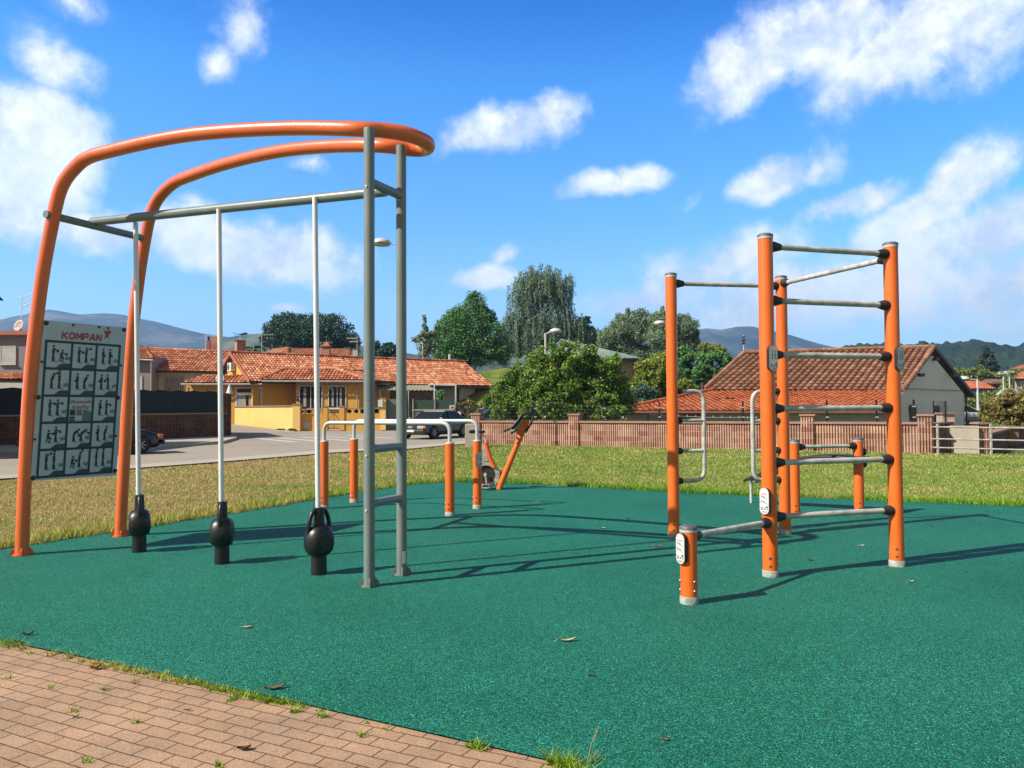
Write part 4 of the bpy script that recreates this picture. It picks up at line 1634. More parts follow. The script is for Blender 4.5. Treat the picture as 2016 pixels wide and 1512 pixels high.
def uvbox(mb, p, q, w, z0, z1, rib=0.0, depth=.045):
    """wall piece from p to q, w thick, front (towards the camera) ribbed, uv = metres"""
    p, q = V((p.x, p.y, 0)), V((q.x, q.y, 0))
    d = (q - p)
    Ln = d.length
    d.normalize()
    n = V((d.y, -d.x, 0))
    if n.dot(V((0, 0, 0)) - p) < 0:
        n = -n
    pts = []
    if rib:
        k = max(2, int(round(Ln / rib)))
        s_ = Ln / k
        for i in range(k):
            a = i * s_
            pts += [(a, 0), (a + s_ * .55, 0), (a + s_ * .60, -depth), (a + s_ * .95, -depth)]
        pts.append((Ln, 0))
    else:
        pts = [(0, 0), (Ln, 0)]
    fv = [p + d * a + n * b for a, b in pts]
    back = [p - n * w, q - n * w]
    for i in range(len(fv) - 1):
        a, b = fv[i], fv[i + 1]
        mb.add([a + V((0, 0, z0)), b + V((0, 0, z0)), b + V((0, 0, z1)), a + V((0, 0, z1))], [(0, 1, 2, 3)], 0, False,
               [[(pts[i][0], z0), (pts[i + 1][0], z0), (pts[i + 1][0], z1), (pts[i][0], z1)]])
    for a, b in ((back[1], back[0]), (back[0], fv[0]), (fv[-1], back[1])):
        l_ = (b - a).length
        mb.add([a + V((0, 0, z0)), b + V((0, 0, z0)), b + V((0, 0, z1)), a + V((0, 0, z1))], [(0, 1, 2, 3)], 0, False, [[(0, z0), (l_, z0), (l_, z1), (0, z1)]])
    top = fv + [back[1], back[0]]
    mb.add([t + V((0, 0, z1)) for t in top], [tuple(range(len(top)))], 0, False, [[(0, 0)] * len(top)])
    return mb


def window(parent, c, xd, w, h, frame=WHITEF, fill=GLASS, fw=.07, mull=0, sill=True, out=.03, shutter=0.0, name='window', curtain=False):
    """window centred at c on a wall whose horizontal direction is xd; out = how proud of the wall"""
    xd = V((xd.x, xd.y, 0)).normalized()
    n = V((xd.y, -xd.x, 0))
    if n.dot(V((0, 0, CH)) - c) < 0:
        n = -n
    z = V((0, 0, 1))
    M = Matrix((xd, n, z)).transposed()
    f = MB()
    c = V(c) + n * out * .5
    for sx in (-1, 1):
        f.box(c + xd * sx * (w / 2 - fw / 2), (fw, out + .06, h), 0, 0, M)
    for sz in (-1, 1):
        f.box(c + z * sz * (h / 2 - fw / 2), (w - 2 * fw, out + .058, fw), 0, 0, M)
    for i in range(mull):
        f.box(c + xd * ((i + 1) / (mull + 1) - .5) * (w - fw), (fw * .7, out + .04, h - 2 * fw), 0, 0, M)
    o = f.build(name, frame, parent)
    MB().box(c - n * (.01), (w - 2 * fw, out + .01, h - 2 * fw), 0, 0, M).build('pane', fill, o)
    if shutter:
        s_ = MB()
        k = int(shutter * h / .09)
        for i in range(k):
            s_.box(c + z * (h / 2 - fw - .045 - i * .09) + n * .012, (w - 2 * fw, out + .012, .078), 0, 0, M)
        s_.build('shutter', SHUT, o)
    if curtain:
        for sx in (-.25, .2):
            MB().box(c + xd * sx * w + n * .006, (w * .12, out + .012, h * .8), 0, 0, M).build('curtain', CURT, o)
    if sill:
        MB().box(c - z * (h / 2 + .03) + n * .04, (w + .1, out + .1, .05), 0, 0, M).build('sill', frame, o)
    return o


def walls(name, foot, z0, z1, mat, parent, uv=False):
    if not uv:
        return MB().prism([V((x, y, z0)) for x, y in foot], (0, 0, z1 - z0)).build(name, mat, parent)
    mb = MB()
    n = len(foot)
    s = 0
    for i in range(n):
        a, b = foot[i], foot[(i + 1) % n]
        l_ = math.dist(a, b)
        mb.add([(a[0], a[1], z0), (b[0], b[1], z0), (b[0], b[1], z1), (a[0], a[1], z1)], [(0, 1, 2, 3)], 0, False, [[(s, z0), (s + l_, z0), (s + l_, z1), (s, z1)]])
        s += l_
    mb.add([(x, y, z1) for x, y in foot], [tuple(range(n))], 0, False, [[(0, 0)] * n])
    return mb.build(name, mat, parent)


def chimney(parent, c, w, d, z0, z1, mat=CHIM, top='plate', rz=0.0):
    hw, hd = w / 2, d / 2
    M = Matrix.Rotation(rz, 3, 'Z')
    pts = [(V(c) + M @ V(q)) for q in ((-hw, -hd, 0), (hw, -hd, 0), (hw, hd, 0), (-hw, hd, 0))]
    o = walls('chimney', [(p.x, p.y) for p in pts], z0, z1, mat, parent, True)
    cc = V((c[0], c[1], z1))
    if top == 'plate':
        MB().box(cc + V((0, 0, .03)), (w + .1, d + .1, .06), rz).build('crown', COPING, o)
    elif top == 'cowl':
        mb = MB().box(cc + V((0, 0, .03)), (w + .1, d + .1, .06), rz)
        for sx in (-1, 1):
            for sy in (-1, 1):
                mb.tube([cc + V((sx * w * .4, sy * d * .4, 0)), cc + V((sx * w * .45, sy * d * .45, .55))], .015, 6)
        for k in range(4):
            x0, x1 = -w * .75 + k * w * .375, -w * .75 + (k + 1) * w * .375
            z_ = [.66, .58, .54, .58, .66]
            mb.prism([cc + V((x0, -d * .6, z_[k])), cc + V((x1, -d * .6, z_[k + 1])), cc + V((x1, -d * .6, z_[k + 1] + .03)), cc + V((x0, -d * .6, z_[k] + .03))], (0, d * 1.2, 0))
        mb.build('cowl', IRON, o)
    elif top == 'pyramid':
        mb = MB().box(cc + V((0, 0, .15)), (w * .6, d * .6, .3), rz).box(cc + V((0, 0, .33)), (w + .15, d + .15, .08), rz)
        a = [cc + V((x * (w / 2 + .05), y * (d / 2 + .05), .37)) for x, y in ((-1, -1), (1, -1), (1, 1), (-1, 1))]
        mb.add(a + [cc + V((0, 0, .85))], [(0, 1, 4), (1, 2, 4), (2, 3, 4), (3, 0, 4)])
        mb.build('crown', REDTRIM, o)
    elif top == 'pipe':
        MB().lathe(cc, [(w * .3, 0), (w * .3, .3), (w * .5, .32), (0.01, .42)], 12).build('flue', IRON, o)
    return o


def antenna(c, h, label, arms=5, d=(1, 0, 0), dish=False):
    a = thing('tv_antenna', label, 'antenna', c)
    c = V(c)
    MB().tube([c, c + V((0, 0, h))], .022, 6).build('mast', STEEL, a)
    d = V(d).normalized()
    e = V((d.y, -d.x, 0)) if abs(d.z) < .9 else V((0, 1, 0))
    mb = MB()
    for k, zz in enumerate((h * .97, h * .7)):
        if k and arms < 6:
            break
        ln = 1.1 - .3 * k
        mb.tube([c + V((0, 0, zz)) - d * .15, c + V((0, 0, zz)) + d * ln], .014, 5)
        for i in range(arms):
            q = c + V((0, 0, zz)) + d * (ln * i / max(1, arms - 1))
            mb.tube([q - e * .2 - V((0, 0, .05)), q + e * .2 + V((0, 0, .05))], .008, 4)
            mb.tube([q - V((0, 0, .14)), q + V((0, 0, .14))], .008, 4)
    mb.build('elements', STEEL, a)
    return a


# ---- yellow house and stone house share one receding ridge
U = V((.8, .6, 0)); Nf = V((.6, -.8, 0))
R0 = V((-21.8, 60.4, 5.89))
SLOPE = .5
def rw(t, d, dz=0.0):
    return V((R0.x + U.x * t + Nf.x * d, R0.y + U.y * t + Nf.y * d, R0.z - SLOPE * abs(d) + dz))


yh = thing('yellow_house', 'yellow plastered bungalow with tiled gable roof and white framed windows', 'house', (-15.5, 58, 0))
tile_roof('roof', (rw(-.35, 4.75), rw(9, 4.75), rw(9, 0), rw(-.35, 0)), TILE_O, yh)
tile_roof('roof', (rw(-.35, -4.6), rw(9, -4.6), rw(9, 0), rw(-.35, 0)), TILE_O, yh)
ridge_tiles('ridge', rw(-.35, 0, .08), rw(9, 0, .08), TILE_O, yh)
for s_ in (4.75, -4.6):
    a, b = rw(-.38, s_, .0), rw(-.38, 0, .0)
    MB().bar(a, b, .10, .26).build('barge_board', REDTRIM, yh)
c4 = [rw(0, 4.3), rw(9, 4.3), rw(9, -4.2), rw(0, -4.2)]
walls('wall', [(p.x, p.y) for p in c4], -.05, rw(0, 4.3).z - .05, YEL, yh)
gz = rw(0, 4.3).z - .05
g1, g2, g3 = rw(0.0, 4.3), rw(0.0, -4.2), rw(0.0, 0, -.08)
MB().prism([V((g1.x, g1.y, gz - .1)), V((g2.x, g2.y, gz - .1)), g3], U * .25).build('gable', YEL, yh)
# air conditioner on the gable
acp = PL(461, 723, V((g1.x, g1.y, 0)), V((g3.x, g3.y, 0)))
acu = thing('air_conditioner', 'white air conditioner box fixed under the peak of the yellow gable', 'air conditioner', acp)
Mac = Matrix((Nf, -U, V((0, 0, 1)))).transposed()
cu_ = MB().box(acp - U * .22 , (.95, .36, .68), 0, 0, Mac).build('casing', WHITEF, acu, bevel=.02)
MB().lathe(acp - U * .40 - Nf * .12, [(.27, 0), (.25, .02), (.05, .022)], 22, 0, -U).build('fan_grille', INK2, cu_)
for s_ in (-.35, .35):
    MB().box(acp + Nf * s_ - V((0, 0, .36)) - U * .18, (.05, .36, .04), 0, 0, Mac).build('bracket', IRON, acu)
# porch bay with hipped roof
YB = 57.0
e1, e2 = W(513, 748, YB), W(722, 748.5, YB)
r1_, r2_ = W(561, 728, YB + 1.9), W(662, 728, YB + 1.9)
tile_roof('bay_roof', (e1, e2, r2_, r1_), TILE_O, yh, cw=.27, amp=.09, rl=.42)
bk1, bk2 = r1_ + V((-.2, 4.2, .1)), r2_ + V((1.6, 5.6, .1))
tile_roof('bay_roof', (r1_ + V((0, 0, -.02)), r2_ + V((0, 0, -.02)), bk2, bk1), TILE_O, yh)
tile_roof('bay_roof', (e2, e2 + V((1.5, 4.6, .0)), r2_ + V((1.2, 3, 0)), r2_), TILE_O, yh)
ridge_tiles('ridge', e1 + V((0, 0, .06)), r1_ + V((0, 0, .08)), TILE_O, yh)
ridge_tiles('ridge', r1_ + V((0, 0, .08)), r2_ + V((0, 0, .08)), TILE_O, yh)
ridge_tiles('ridge', e2 + V((0, 0, .06)), r2_ + V((0, 0, .08)), TILE_O, yh)
MB().tube([e1 + V((0, -.08, -.1)), e2 + V((0, -.08, -.1))], .07, 8).build('gutter', GUTTER, yh)
xa, xb = W(583, 800, YB + .5).x, W(707, 800, YB + .5).x
zt = e1.z - .12
walls('bay_wall', [(xa, YB + .5), (xb, YB + .5), (xb + 1.5, YB + 5.5), (xa, YB + 4)], -.05, zt, YEL, yh)
xp = W(517, 800, YB + 1.6).x
walls('porch_wall', [(xp, YB + 1.9), (xa + .02, YB + 1.9), (xa + .02, YB + 3.2), (xp, YB + 3.2)], -.05, zt, YEL, yh)
FX = V((1, 0, 0))
window(yh, W(612, 782, YB + .5), FX, 1.75, 1.75, mull=1, curtain=True)
window(yh, W(664, 782, YB + .5), FX, 1.35, 1.7, mull=1, curtain=True)
dr = window(yh, W(560, 792, YB + 1.9), FX, .85, 2.6, WHITEF, CURT, .06, sill=False, name='door')
for px in (548, 531):
    MB().lathe(W(px, 768, YB + 1.85), [(.02, -.22), (.11, 0), (.12, .12), (.04, .2)], 10).build('wall_lamp', LIGHTW, yh)
MB().box(W(586, 770, YB + .48), (.22, .03, .16)).build('number_plate', WHITEF, yh)
MB().lathe(W(585, 785, YB + .45), [(.02, -.2), (.1, -.1), (.1, 0), (.01, .2)], 8).build('wall_ornament', BROWN, yh)
MB().lathe(W(652, 761, YB + .47), [(.05, -.2), (.06, 0), (.03, .2)], 8).build('wall_ornament', LIGHTW, yh)
# lean-to with the big window
l1, l2, l3, l4 = W(357, 754, 56.8), W(517, 754, 56.8), W(502, 738, 58.3), W(404, 738, 58.3)
tile_roof('lean_to_roof', (l1, l2, l3, l4), TILE_O, yh, amp=.09, cw=.28)
MB().tube([l1 + V((0, -.08, -.1)), l2 + V((0, -.08, -.1))], .07, 8).build('gutter', GUTTER, yh)
xl, xr = W(366, 790, 57.3).x, W(514, 790, 57.3).x
walls('lean_to_wall', [(xl, 57.3), (xr, 57.3), (xr, 59.5), (xl, 61)], -.05, l1.z - .08, YEL, yh)
wn_ = window(yh, W(490, 788, 57.3), FX, 2.0, 2.0, fill=BROWN, fw=.13, sill=False)
MB().box(W(487, 775, 57.22), (1.6, .06, .18)).build('blind', WHITEF, wn_)
MB().box(W(476, 792, 57.2), (.62, .05, 1.1)).build('pane', CURT, wn_)
MB().box(W(498, 792, 57.2), (.62, .05, 1.1)).build('curtain', CURT, wn_)
MB().tube([W(573, 748, YB + .2), W(583, 752, YB + .45)], .04, 8).build('downpipe', GUTTER, yh)
MB().tube([V((xb - .12, YB + .4, 3.3)), V((xb - .12, YB + .4, .1))], .045, 8).build('downpipe', GUTTER, yh)
chimney(yh, (rw(.8, -1.2).x, rw(.8, -1.2).y, 0), .7, .6, 5.0, W(457, 671, 61.3).z, top='cowl', rz=math.atan2(.6, .8))

# stone house
sh_ = thing('stone_house', 'low stone house with long tiled roof and awning behind the parked saloon', 'house', (-7, 66, 0))
tile_roof('roof', (rw(9.02, 4.75, -.05), rw(21.6, 4.75, -.05), rw(21.6, 0, -.05), rw(9.02, 0, -.05)), TILE_O, sh_)
tile_roof('roof', (rw(9.02, -4.6, -.05), rw(21.6, -4.6, -.05), rw(21.6, 0, -.05), rw(9.02, 0, -.05)), TILE_O, sh_)
ridge_tiles('ridge', rw(9.02, 0, .04), rw(21.6, 0, .04), TILE_O, sh_)
c4 = [rw(9.05, 4.0), rw(21.1, 4.0), rw(21.1, -4.1), rw(9.05, -4.1)]
walls('wall', [(p.x, p.y) for p in c4], -.05, rw(0, 4.0).z - .35, STONE, sh_, True)
MB().prism([rw(21.0, 4.0, -.4), rw(21.0, -4.1, -.4), rw(21.0, 0, -.15)], U * .1).build('gable', STONE, sh_)
MB().bar(rw(9.1, 4.95, -.1), rw(21.8, 4.95, -.1), .1, .22).build('fascia', BROWN, sh_)
pw0, pw1 = rw(9, 4.0), rw(21, 4.0)
window(sh_, PL(919, 775, pw0, pw1), U, 1.9, 1.5, BROWN, SHUT, .12, shutter=.9)
window(sh_, PL(885, 772, pw0, pw1), U, 1.3, 1.9, WHITEF, CURT, .08)
window(sh_, PL(775, 790, pw0, pw1), U, 1.2, 2.2, BROWN, GLASS, .1, name='door', sill=False)
window(sh_, PL(725, 778, pw0, pw1), U, 1.0, 1.4, BROWN, GLASS, .1)
MB().lathe(rw(20.3, -.6, 0) + V((0, 0, 0)), [(.12, 0), (.12, 1.0)], 12).build('flue', LIGHTW, sh_)
aw = MB()
k = 30
p0, p1 = W(742, 758.5, 60.5), W(842, 759, 62.5)
q0, q1 = W(742, 768.5, 58.2), W(864, 769, 60.4)
for i in range(k):
    t0, t1 = i / k, (i + 1) / k
    z_ = V((0, 0, .05 * (i % 2)))
    z2 = V((0, 0, .05 * ((i + 1) % 2)))
    aw.add([q0.lerp(q1, t0) + z_, q0.lerp(q1, t1) + z2, p0.lerp(p1, t1) + z2, p0.lerp(p1, t0) + z_], [(0, 1, 2, 3)])
aw.build('awning', simple('corrugated_sheet', (0.30, 0.30, 0.19), .7), sh_)
for t in (0.05, .5, .97):
    a = q0.lerp(q1, t)
    MB().tube([V((a.x, a.y, 0)), a], .04, 8).build('awning_post', LIGHTW, sh_)
cpo = MB()
for px in (855, 897):
    a = W(px, 757, 57)
    cpo.box(V((a.x, a.y, a.z / 2)), (.1, .1, a.z))
a, b = W(848, 757, 57), W(899, 758, 57)
cpo.bar(a, b, .12, .1)
cpo.bar(a + V((-.4, 2.4, 0)), a, .1, .1)
tag(cpo.build('carport_frame', LIGHTW), 'white square-tube carport frame standing between awning and shuttered window', 'frame')

# low garden wall of the yellow house
gw_ = thing('garden_wall', 'bright yellow garden wall with pierced blocks and gate in front of the yellow house', 'garden wall', (-14.9, 52.6, 0))
cA = V((W(583, 845, 52.6).x, 52.6, 0)); cB = V((W(462, 835, 55.6).x, 55.6, 0))
d_ = (cA - cB)
MB().prism([cB + V((0, 0, -.3)), cA + V((0, 0, -.3)), cA + V((0, .25, -.3)), cB + V((0, .25, -.3))], (0, 0, 1.95)).build('wall_panel', YELB, gw_)
MB().bar(cB + V((0, .12, 1.69)), cA + V((0, .12, 1.69)), .36, .07).build('coping', COPING, gw_)
MB().box(cA + V((.05, .1, .88)), (.5, .5, 1.78)).build('pier', YELB, gw_)
MB().box(cA + V((.05, .1, 1.80)), (.6, .6, .07)).build('coping', COPING, gw_)
Yg = 52.9
def gwp(x0, x1, z1, nm='wall_panel', mt=YEL, th=.22, z0=-.1):
    a, b = W(x0, 820, Yg).x, W(x1, 820, Yg).x
    return MB().box(((a + b) / 2, Yg, (z0 + z1) / 2), (b - a, th, z1 - z0)).build(nm, mt, gw_)
gwp(593, 641, 1.14); gwp(672, 755, 1.14)
for (x0, x1) in ((593, 641), (675, 755)):
    a, b = W(x0, 820, Yg).x, W(x1, 820, Yg).x
    MB().box(((a + b) / 2, Yg, 1.50), (b - a, .24, .08)).build('coping', COPING, gw_)
    k = int((b - a) / .42)
    scr = MB()
    for i in range(k + 1):
        x = a + (b - a) * i / k
        scr.lathe((x, Yg - .1, 1.30), [(.13, 0), (.13, .2), (.09, .2), (.09, 0), (.13, 0)], 10, 0, (0, 1, 0))
        if i < k:
            scr.box((x + (b - a) / k / 2, Yg, 1.30), (.06, .18, .33))
    scr.build('pierced_blocks', YELB, gw_)
for (x, z) in ((641, 1.62), (674, 1.62), (755, 2.15)):
    xx = W(x, 820, Yg).x
    MB().box((xx, Yg, z / 2), (.34, .34, z)).build('pier', YELB if x > 700 else YEL, gw_)
    MB().box((xx, Yg, z + .03), (.42, .42, .06)).build('coping', COPING, gw_)
MB().box((W(750, 794, Yg).x, Yg - .2, W(750, 794, Yg).z), (.32, .14, .5)).build('meter_box', WHITEF, gw_)
MB().box((W(605, 838, Yg).x, Yg - .12, .35), (.42, .03, .45)).build('vent_plate', PWHITE, gw_)
gt = MB()
ga, gb = W(645, 820, Yg).x, W(670, 820, Yg).x
for z in (.15, 1.2):
    gt.tube([(ga, Yg, z), (gb, Yg, z)], .03, 6)
for x in (ga, (ga + gb) / 2, gb):
    gt.tube([(x, Yg, .1), (x, Yg, 1.25)], .025, 6)
gt.tube([(ga, Yg, .6), ((ga + gb) / 2, Yg, 1.2)], .02, 6)
gt.tube([(gb, Yg, .6), ((ga + gb) / 2, Yg, 1.2)], .02, 6)
gt.build('gate', BROWN, gw_)

# grey sheet fence, glass screens and plants in front of the stone house
gf = thing('sheet_metal_fence', 'grey green sheet metal fence with glass screens behind the parked saloon', 'fence', (-6, 51, 0))
SHEET = simple('sheet_fence', (0.16, 0.2, 0.17), .5)
GSC = simple('green_glass', (0.045, 0.085, 0.06), .15)
def fq(x0, x1, y0, y1, Y_, nm, mt, th=.06):
    a, b = W(x0, y0, Y_), W(x1, y1, Y_)
    return MB().box(((a.x + b.x) / 2, Y_, (a.z + b.z) / 2), (b.x - a.x, th, abs(a.z - b.z))).build(nm, mt, gf)
fq(759, 781, 786, 847, 53.2, 'sheet_panel', SHEET)
fq(812, 897, 808, 847, 51.0, 'sheet_panel', SHEET)
fq(816, 855, 788, 806.5, 51.05, 'glass_screen', GSC); fq(857, 895, 787, 806.5, 51.05, 'glass_screen', GSC)
fq(811, 898, 806, 808, 50.98, 'rail', GUTTER, .12)
for x in (813, 856, 896):
    fq(x - 1, x + 1, 786, 847, 50.95, 'fence_post', GUTTER, .08)
np_ = thing('no_entry_plate', 'small white warning plate with dark cross on the glass screen above the saloon', 'sign', W(890, 802, 50.8))
MB().box(W(890, 802, 50.8), (.32, .03, .28)).build('plate', WHITEF, np_)
for s_ in (-1, 1):
    c = W(890, 802, 50.77)
    MB().bar(c + V((-.09, 0, -.07 * s_)), c + V((.09, 0, .07 * s_)), .02, .04).build('mark', INK, np_)
vf = thing('iron_fence', 'dark iron garden fence with white notice beside the brick pillar', 'fence', W(915, 840, 50))
for x in range(898, 942, 4):
    a = W(x, 793, 50)
    MB().tube([V((a.x, 50, 0)), a], .025, 5).build('picket', IRON, vf)
for y in (798, 835):
    MB().tube([W(897, y, 50), W(942, y, 50)], .03, 5).build('rail', IRON, vf)
MB().box(W(902, 815, 49.9), (.35, .03, .3)).build('notice', WHITEF, vf)

# house behind the screened wall
wh = thing('white_house', 'white and grey bungalow with wavy tiled roof behind the screened wall', 'house', (-30, 64, 0))
a1, a2, a3, a4 = W(303, 730, 62), W(474, 733, 62), W(474, 696, 66), W(285, 687, 66)
tile_roof('roof', (a1, a2, a3, a4), TILE_O, wh, cw=.27)
b1_ = a4 + V((0, 4, -2.0)); b2_ = a3 + V((0, 4, -2.0))
tile_roof('roof', (b1_, b2_, a3, a4), TILE_O, wh)
ridge_tiles('ridge', a4 + V((0, 0, .08)), a3 + V((0, 0, .08)), TILE_O, wh)
h1, h2, h3, h4 = W(205, 701, 61), W(302, 707, 61), W(283, 687, 65.6), W(273, 680, 66)
tile_roof('roof', (h1, h2, h3, h4), TILE_O, wh, cw=.27)
ridge_tiles('ridge', h2 + V((0, 0, .06)), h3 + V((0, 0, .08)), TILE_O, wh)
MB().tube([h1 + V((0, -.06, -.1)), h2 + V((0, -.06, -.1))], .08, 8).build('gutter', GUTTER, wh)
MB().tube([h2 + V((-.15, -.02, -.1)), V((h2.x - .15, h2.y, 0))], .05, 8).build('downpipe', GUTTER, wh)
x0, x1 = W(215, 750, 61.4).x, W(299, 750, 61.4).x
walls('grey_wall', [(x0, 61.4), (x1, 61.4), (x1, 66), (x0, 66)], -.05, h1.z + .0, PGREY, wh)
x2, x3 = W(302, 750, 62.6).x, W(474, 750, 62.6).x
walls('white_wall', [(x1 + .01, 62.6), (x3, 62.6), (x3, 67), (x1 + .01, 67)], -.05, a1.z - .05, PWHITE, wh)
wb = window(wh, W(343, 757, 62.6), FX, 1.6, 1.3, CURT, CURT, .1)
bars = MB()
for i in range(9):
    a = W(326 + i * 4.2, 745, 62.4)
    bars.tube([a, a - V((0, 0, 1.3))], .02, 5)
bars.build('window_bars', BROWN, wb)
window(wh, W(263, 762, 61.4), FX, 1.4, 1.8, PWHITE, PWHITE, .1)
chimney(wh, (W(424, 680, 67).x, 67, 0), .55, .6, 5.0, W(424, 661, 67).z, top='none')
chimney(wh, (W(411, 680, 68).x, 68, 0), .25, .25, 5.0, W(411, 671, 68).z, simple('red_flue', (.45, .08, .08), .6), top='pipe')
antenna(W(405, 690, 66), 1.3, 'thin antenna mast beside the red flue on the white house roof', 3)
antenna(W(515, 700, 75), 2.1, 'tall antenna with horizontal bars in front of the dark tree', 5, (1, 0, 0))

# orange roofed house behind
rh = thing('orange_roofed_house', 'house with pale orange hipped roof and pyramid capped chimney seen above the yellow house', 'house', (-25, 84, 0))
o1, o2, o3, o4 = W(572, 706, 80), W(700, 707, 80), W(690, 689, 85), W(574, 686, 85)
tile_roof('roof', (o1, o2, o3, o4), TILE_L, rh, cw=.3)
k1, k2, k3 = W(508, 700, 82), W(566, 700, 79), W(568, 686.5, 85)
tile_roof('roof', (k1, k2, k3, k3 + V((-1.6, 0, -.05))), TILE_L, rh, cw=.3)
MB().bar(W(545, 699, 79.6), W(573, 686, 84.8), .12, .2).build('barge_board', REDTRIM, rh)
walls('wall', [(k1.x + .5, 83), (o2.x - .3, 81), (o2.x, 86), (k1.x + .5, 88)], -.05, o1.z - .1, PCREAM, rh)
chimney(rh, (W(643, 690, 81).x, 81, 0), .75, .7, 5.5, W(643, 688, 81).z, top='pyramid')
chimney(rh, (W(685, 690, 79).x, 79, 0), .5, .5, 5.0, W(685, 686, 79).z)
chimney(rh, (W(700, 690, 78).x, 78, 0), .5, .5, 5.0, W(700, 688, 78).z, PWHITE)
antenna(W(632, 700, 80), 1.4, 'small antenna rack beside the pyramid capped chimney', 5, (1, .2, 0))
antenna(W(703, 690, 78), 1.3, 'white antenna grid on the pale chimney pot', 6, (-1, .2, 0))
antenna(W(832, 706, 72), 1.5, 'leaning antenna on the stone house ridge', 3, (-.6, 0, .5))

# ---- grey house at the far left
gh = thing('grey_house', 'grey plastered house with flat terracotta edged roof and closed shutter', 'house', (-30, 45, 0))
za, zb = W(40, 652, 42).z, W(40, 660, 42).z
xr = W(74, 700, 42).x
walls('wall', [(-42, 42), (xr, 42), (xr - 1, 50), (-42, 50)], -.05, zb, PGREY, gh)
MB().box(((-42 + xr) / 2 + .1, 46, (za + zb) / 2), (xr + 42 + .4, 8.6, za - zb)).build('roof', REDTRIM, gh)
window(gh, W(17, 699, 42), FX, .85, 1.0, PWHITE, SHUT, .05, shutter=.95)
window(gh, W(66, 700, 42), FX, .5, .9, BROWN, REDTRIM, .05, sill=False)
antenna(W(42, 652, 43), 2.0, 'tall bare antenna standing beside the satellite dish on the grey house', 6, (1, 0, .4))
ds = thing('satellite_dish', 'round reddish satellite dish on the flat grey house roof', 'satellite dish', W(38, 650, 43))
dc = W(39, 642, 43)
MB().lathe(dc, [(.0, .0), (.12, .01), (.24, .045), (.34, .1), (.345, .085), (.24, .03), (0.0, -.015)], 22, 0, (-.3, -.9, .3)).build('reflector', simple('dish_paint', (.5, .38, .34), .6), ds)
MB().tube([dc, dc + V((-.15, -.42, -.12))], .015, 6).build('feed_arm', LIGHTW, ds)
MB().tube([dc + V((0, .05, 0)), dc + V((0, .05, -.3))], .03, 6).build('mount', IRON, ds)
lowr = MB()
a, b = W(-20, 747, 40), W(60, 748, 40)
shd = thing('tiled_shed', 'low shed roof edge with white trim in front of the grey house', 'shed', (-28, 41, 0))
tile_roof('roof', (a, b, b + V((0, 1.4, .42)), a + V((0, 1.4, .42))), TILE_O, shd)
MB().box(((a.x + b.x) / 2, 40.15, a.z / 2 - .1), (b.x - a.x - .3, .2, a.z)).build('wall', PWHITE, shd)
# tall house whose eave just enters the picture
th = thing('tall_house', 'tall house of which only a dark roof corner enters at the edge', 'house', (-26, 26, 0))
ec = W(8, 592, 30)
ex, ez = ec.x, ec.z
MB().prism([V((ex, 30, ez)), V((ex - 6, 30, ez)), V((ex - 3.0, 30, ez + 3.2))], (0, -8, 0)).build('roof', simple('slate_roof', (.09, .09, .1), .7), th)
walls('wall', [(ex - 6, 22.5), (ex - .7, 22.5), (ex - .7, 29.5), (ex - 6, 29.5)], -.05, ez, PGREY, th)

# ---- ribbed brick walls
def ribbed_wall(label, pts, z1, pillars, parent_loc, name='brick_wall', z0=-.1, pz=.24, pw=.42):
    t = thing(name, label, 'wall', parent_loc)
    for a, b in zip(pts, pts[1:]):
        mb = uvbox(MB(), a, b, .2, z0, z1, .086)
        mb.build('ribbed_panel', RIB, t, fix=False)
        d = (b - a).normalized()
        nn_ = V((d.y, -d.x, 0))
        if nn_.dot(-a) < 0:
            nn_ = -nn_
        off = -nn_ * .1
        MB().bar(V((a.x, a.y, z1 + .035)) + off, V((b.x, b.y, z1 + .035)) + off, .3, .07).build('coping', COPING, t)
    for (p, zt) in pillars:
        d = (pts[1] - pts[0]).normalized()
        nn_ = V((d.y, -d.x, 0))
        if nn_.dot(-p) < 0:
            nn_ = -nn_
        a, b = p - d * pw / 2 + nn_ * .06, p + d * pw / 2 + nn_ * .06
        pl = uvbox(MB(), a, b, .38, z0, zt, .086).build('pillar', RIB, t, fix=False)
        MB().bar(V((a.x, a.y, zt + .03)) - nn_ * .19 - d * .04, V((b.x, b.y, zt + .03)) - nn_ * .19 + d * .04, .46, .06).build('pillar_cap', COPING, pl)
    return t


def zat(px, py, p, q):
    return PL(px, py, p, q).z


wz = (zat(1200, 828.5, wallA, wallB) + zat(1700, 831, wallA, wallB)) / 2 - .07
pls = []
for px, py in ((938, 814), (1131, 815), (1590, 816), (1822, 816)):
    g = PL(px, 850, wallA, wallB)
    pls.append((V((g.x, g.y, 0)), zat(px, py, wallA, wallB) - .05))
bw_ = ribbed_wall('long ribbed pinkish brick wall with square pillars running behind the lawn', [wallA, wallB], wz, pls, wallA)
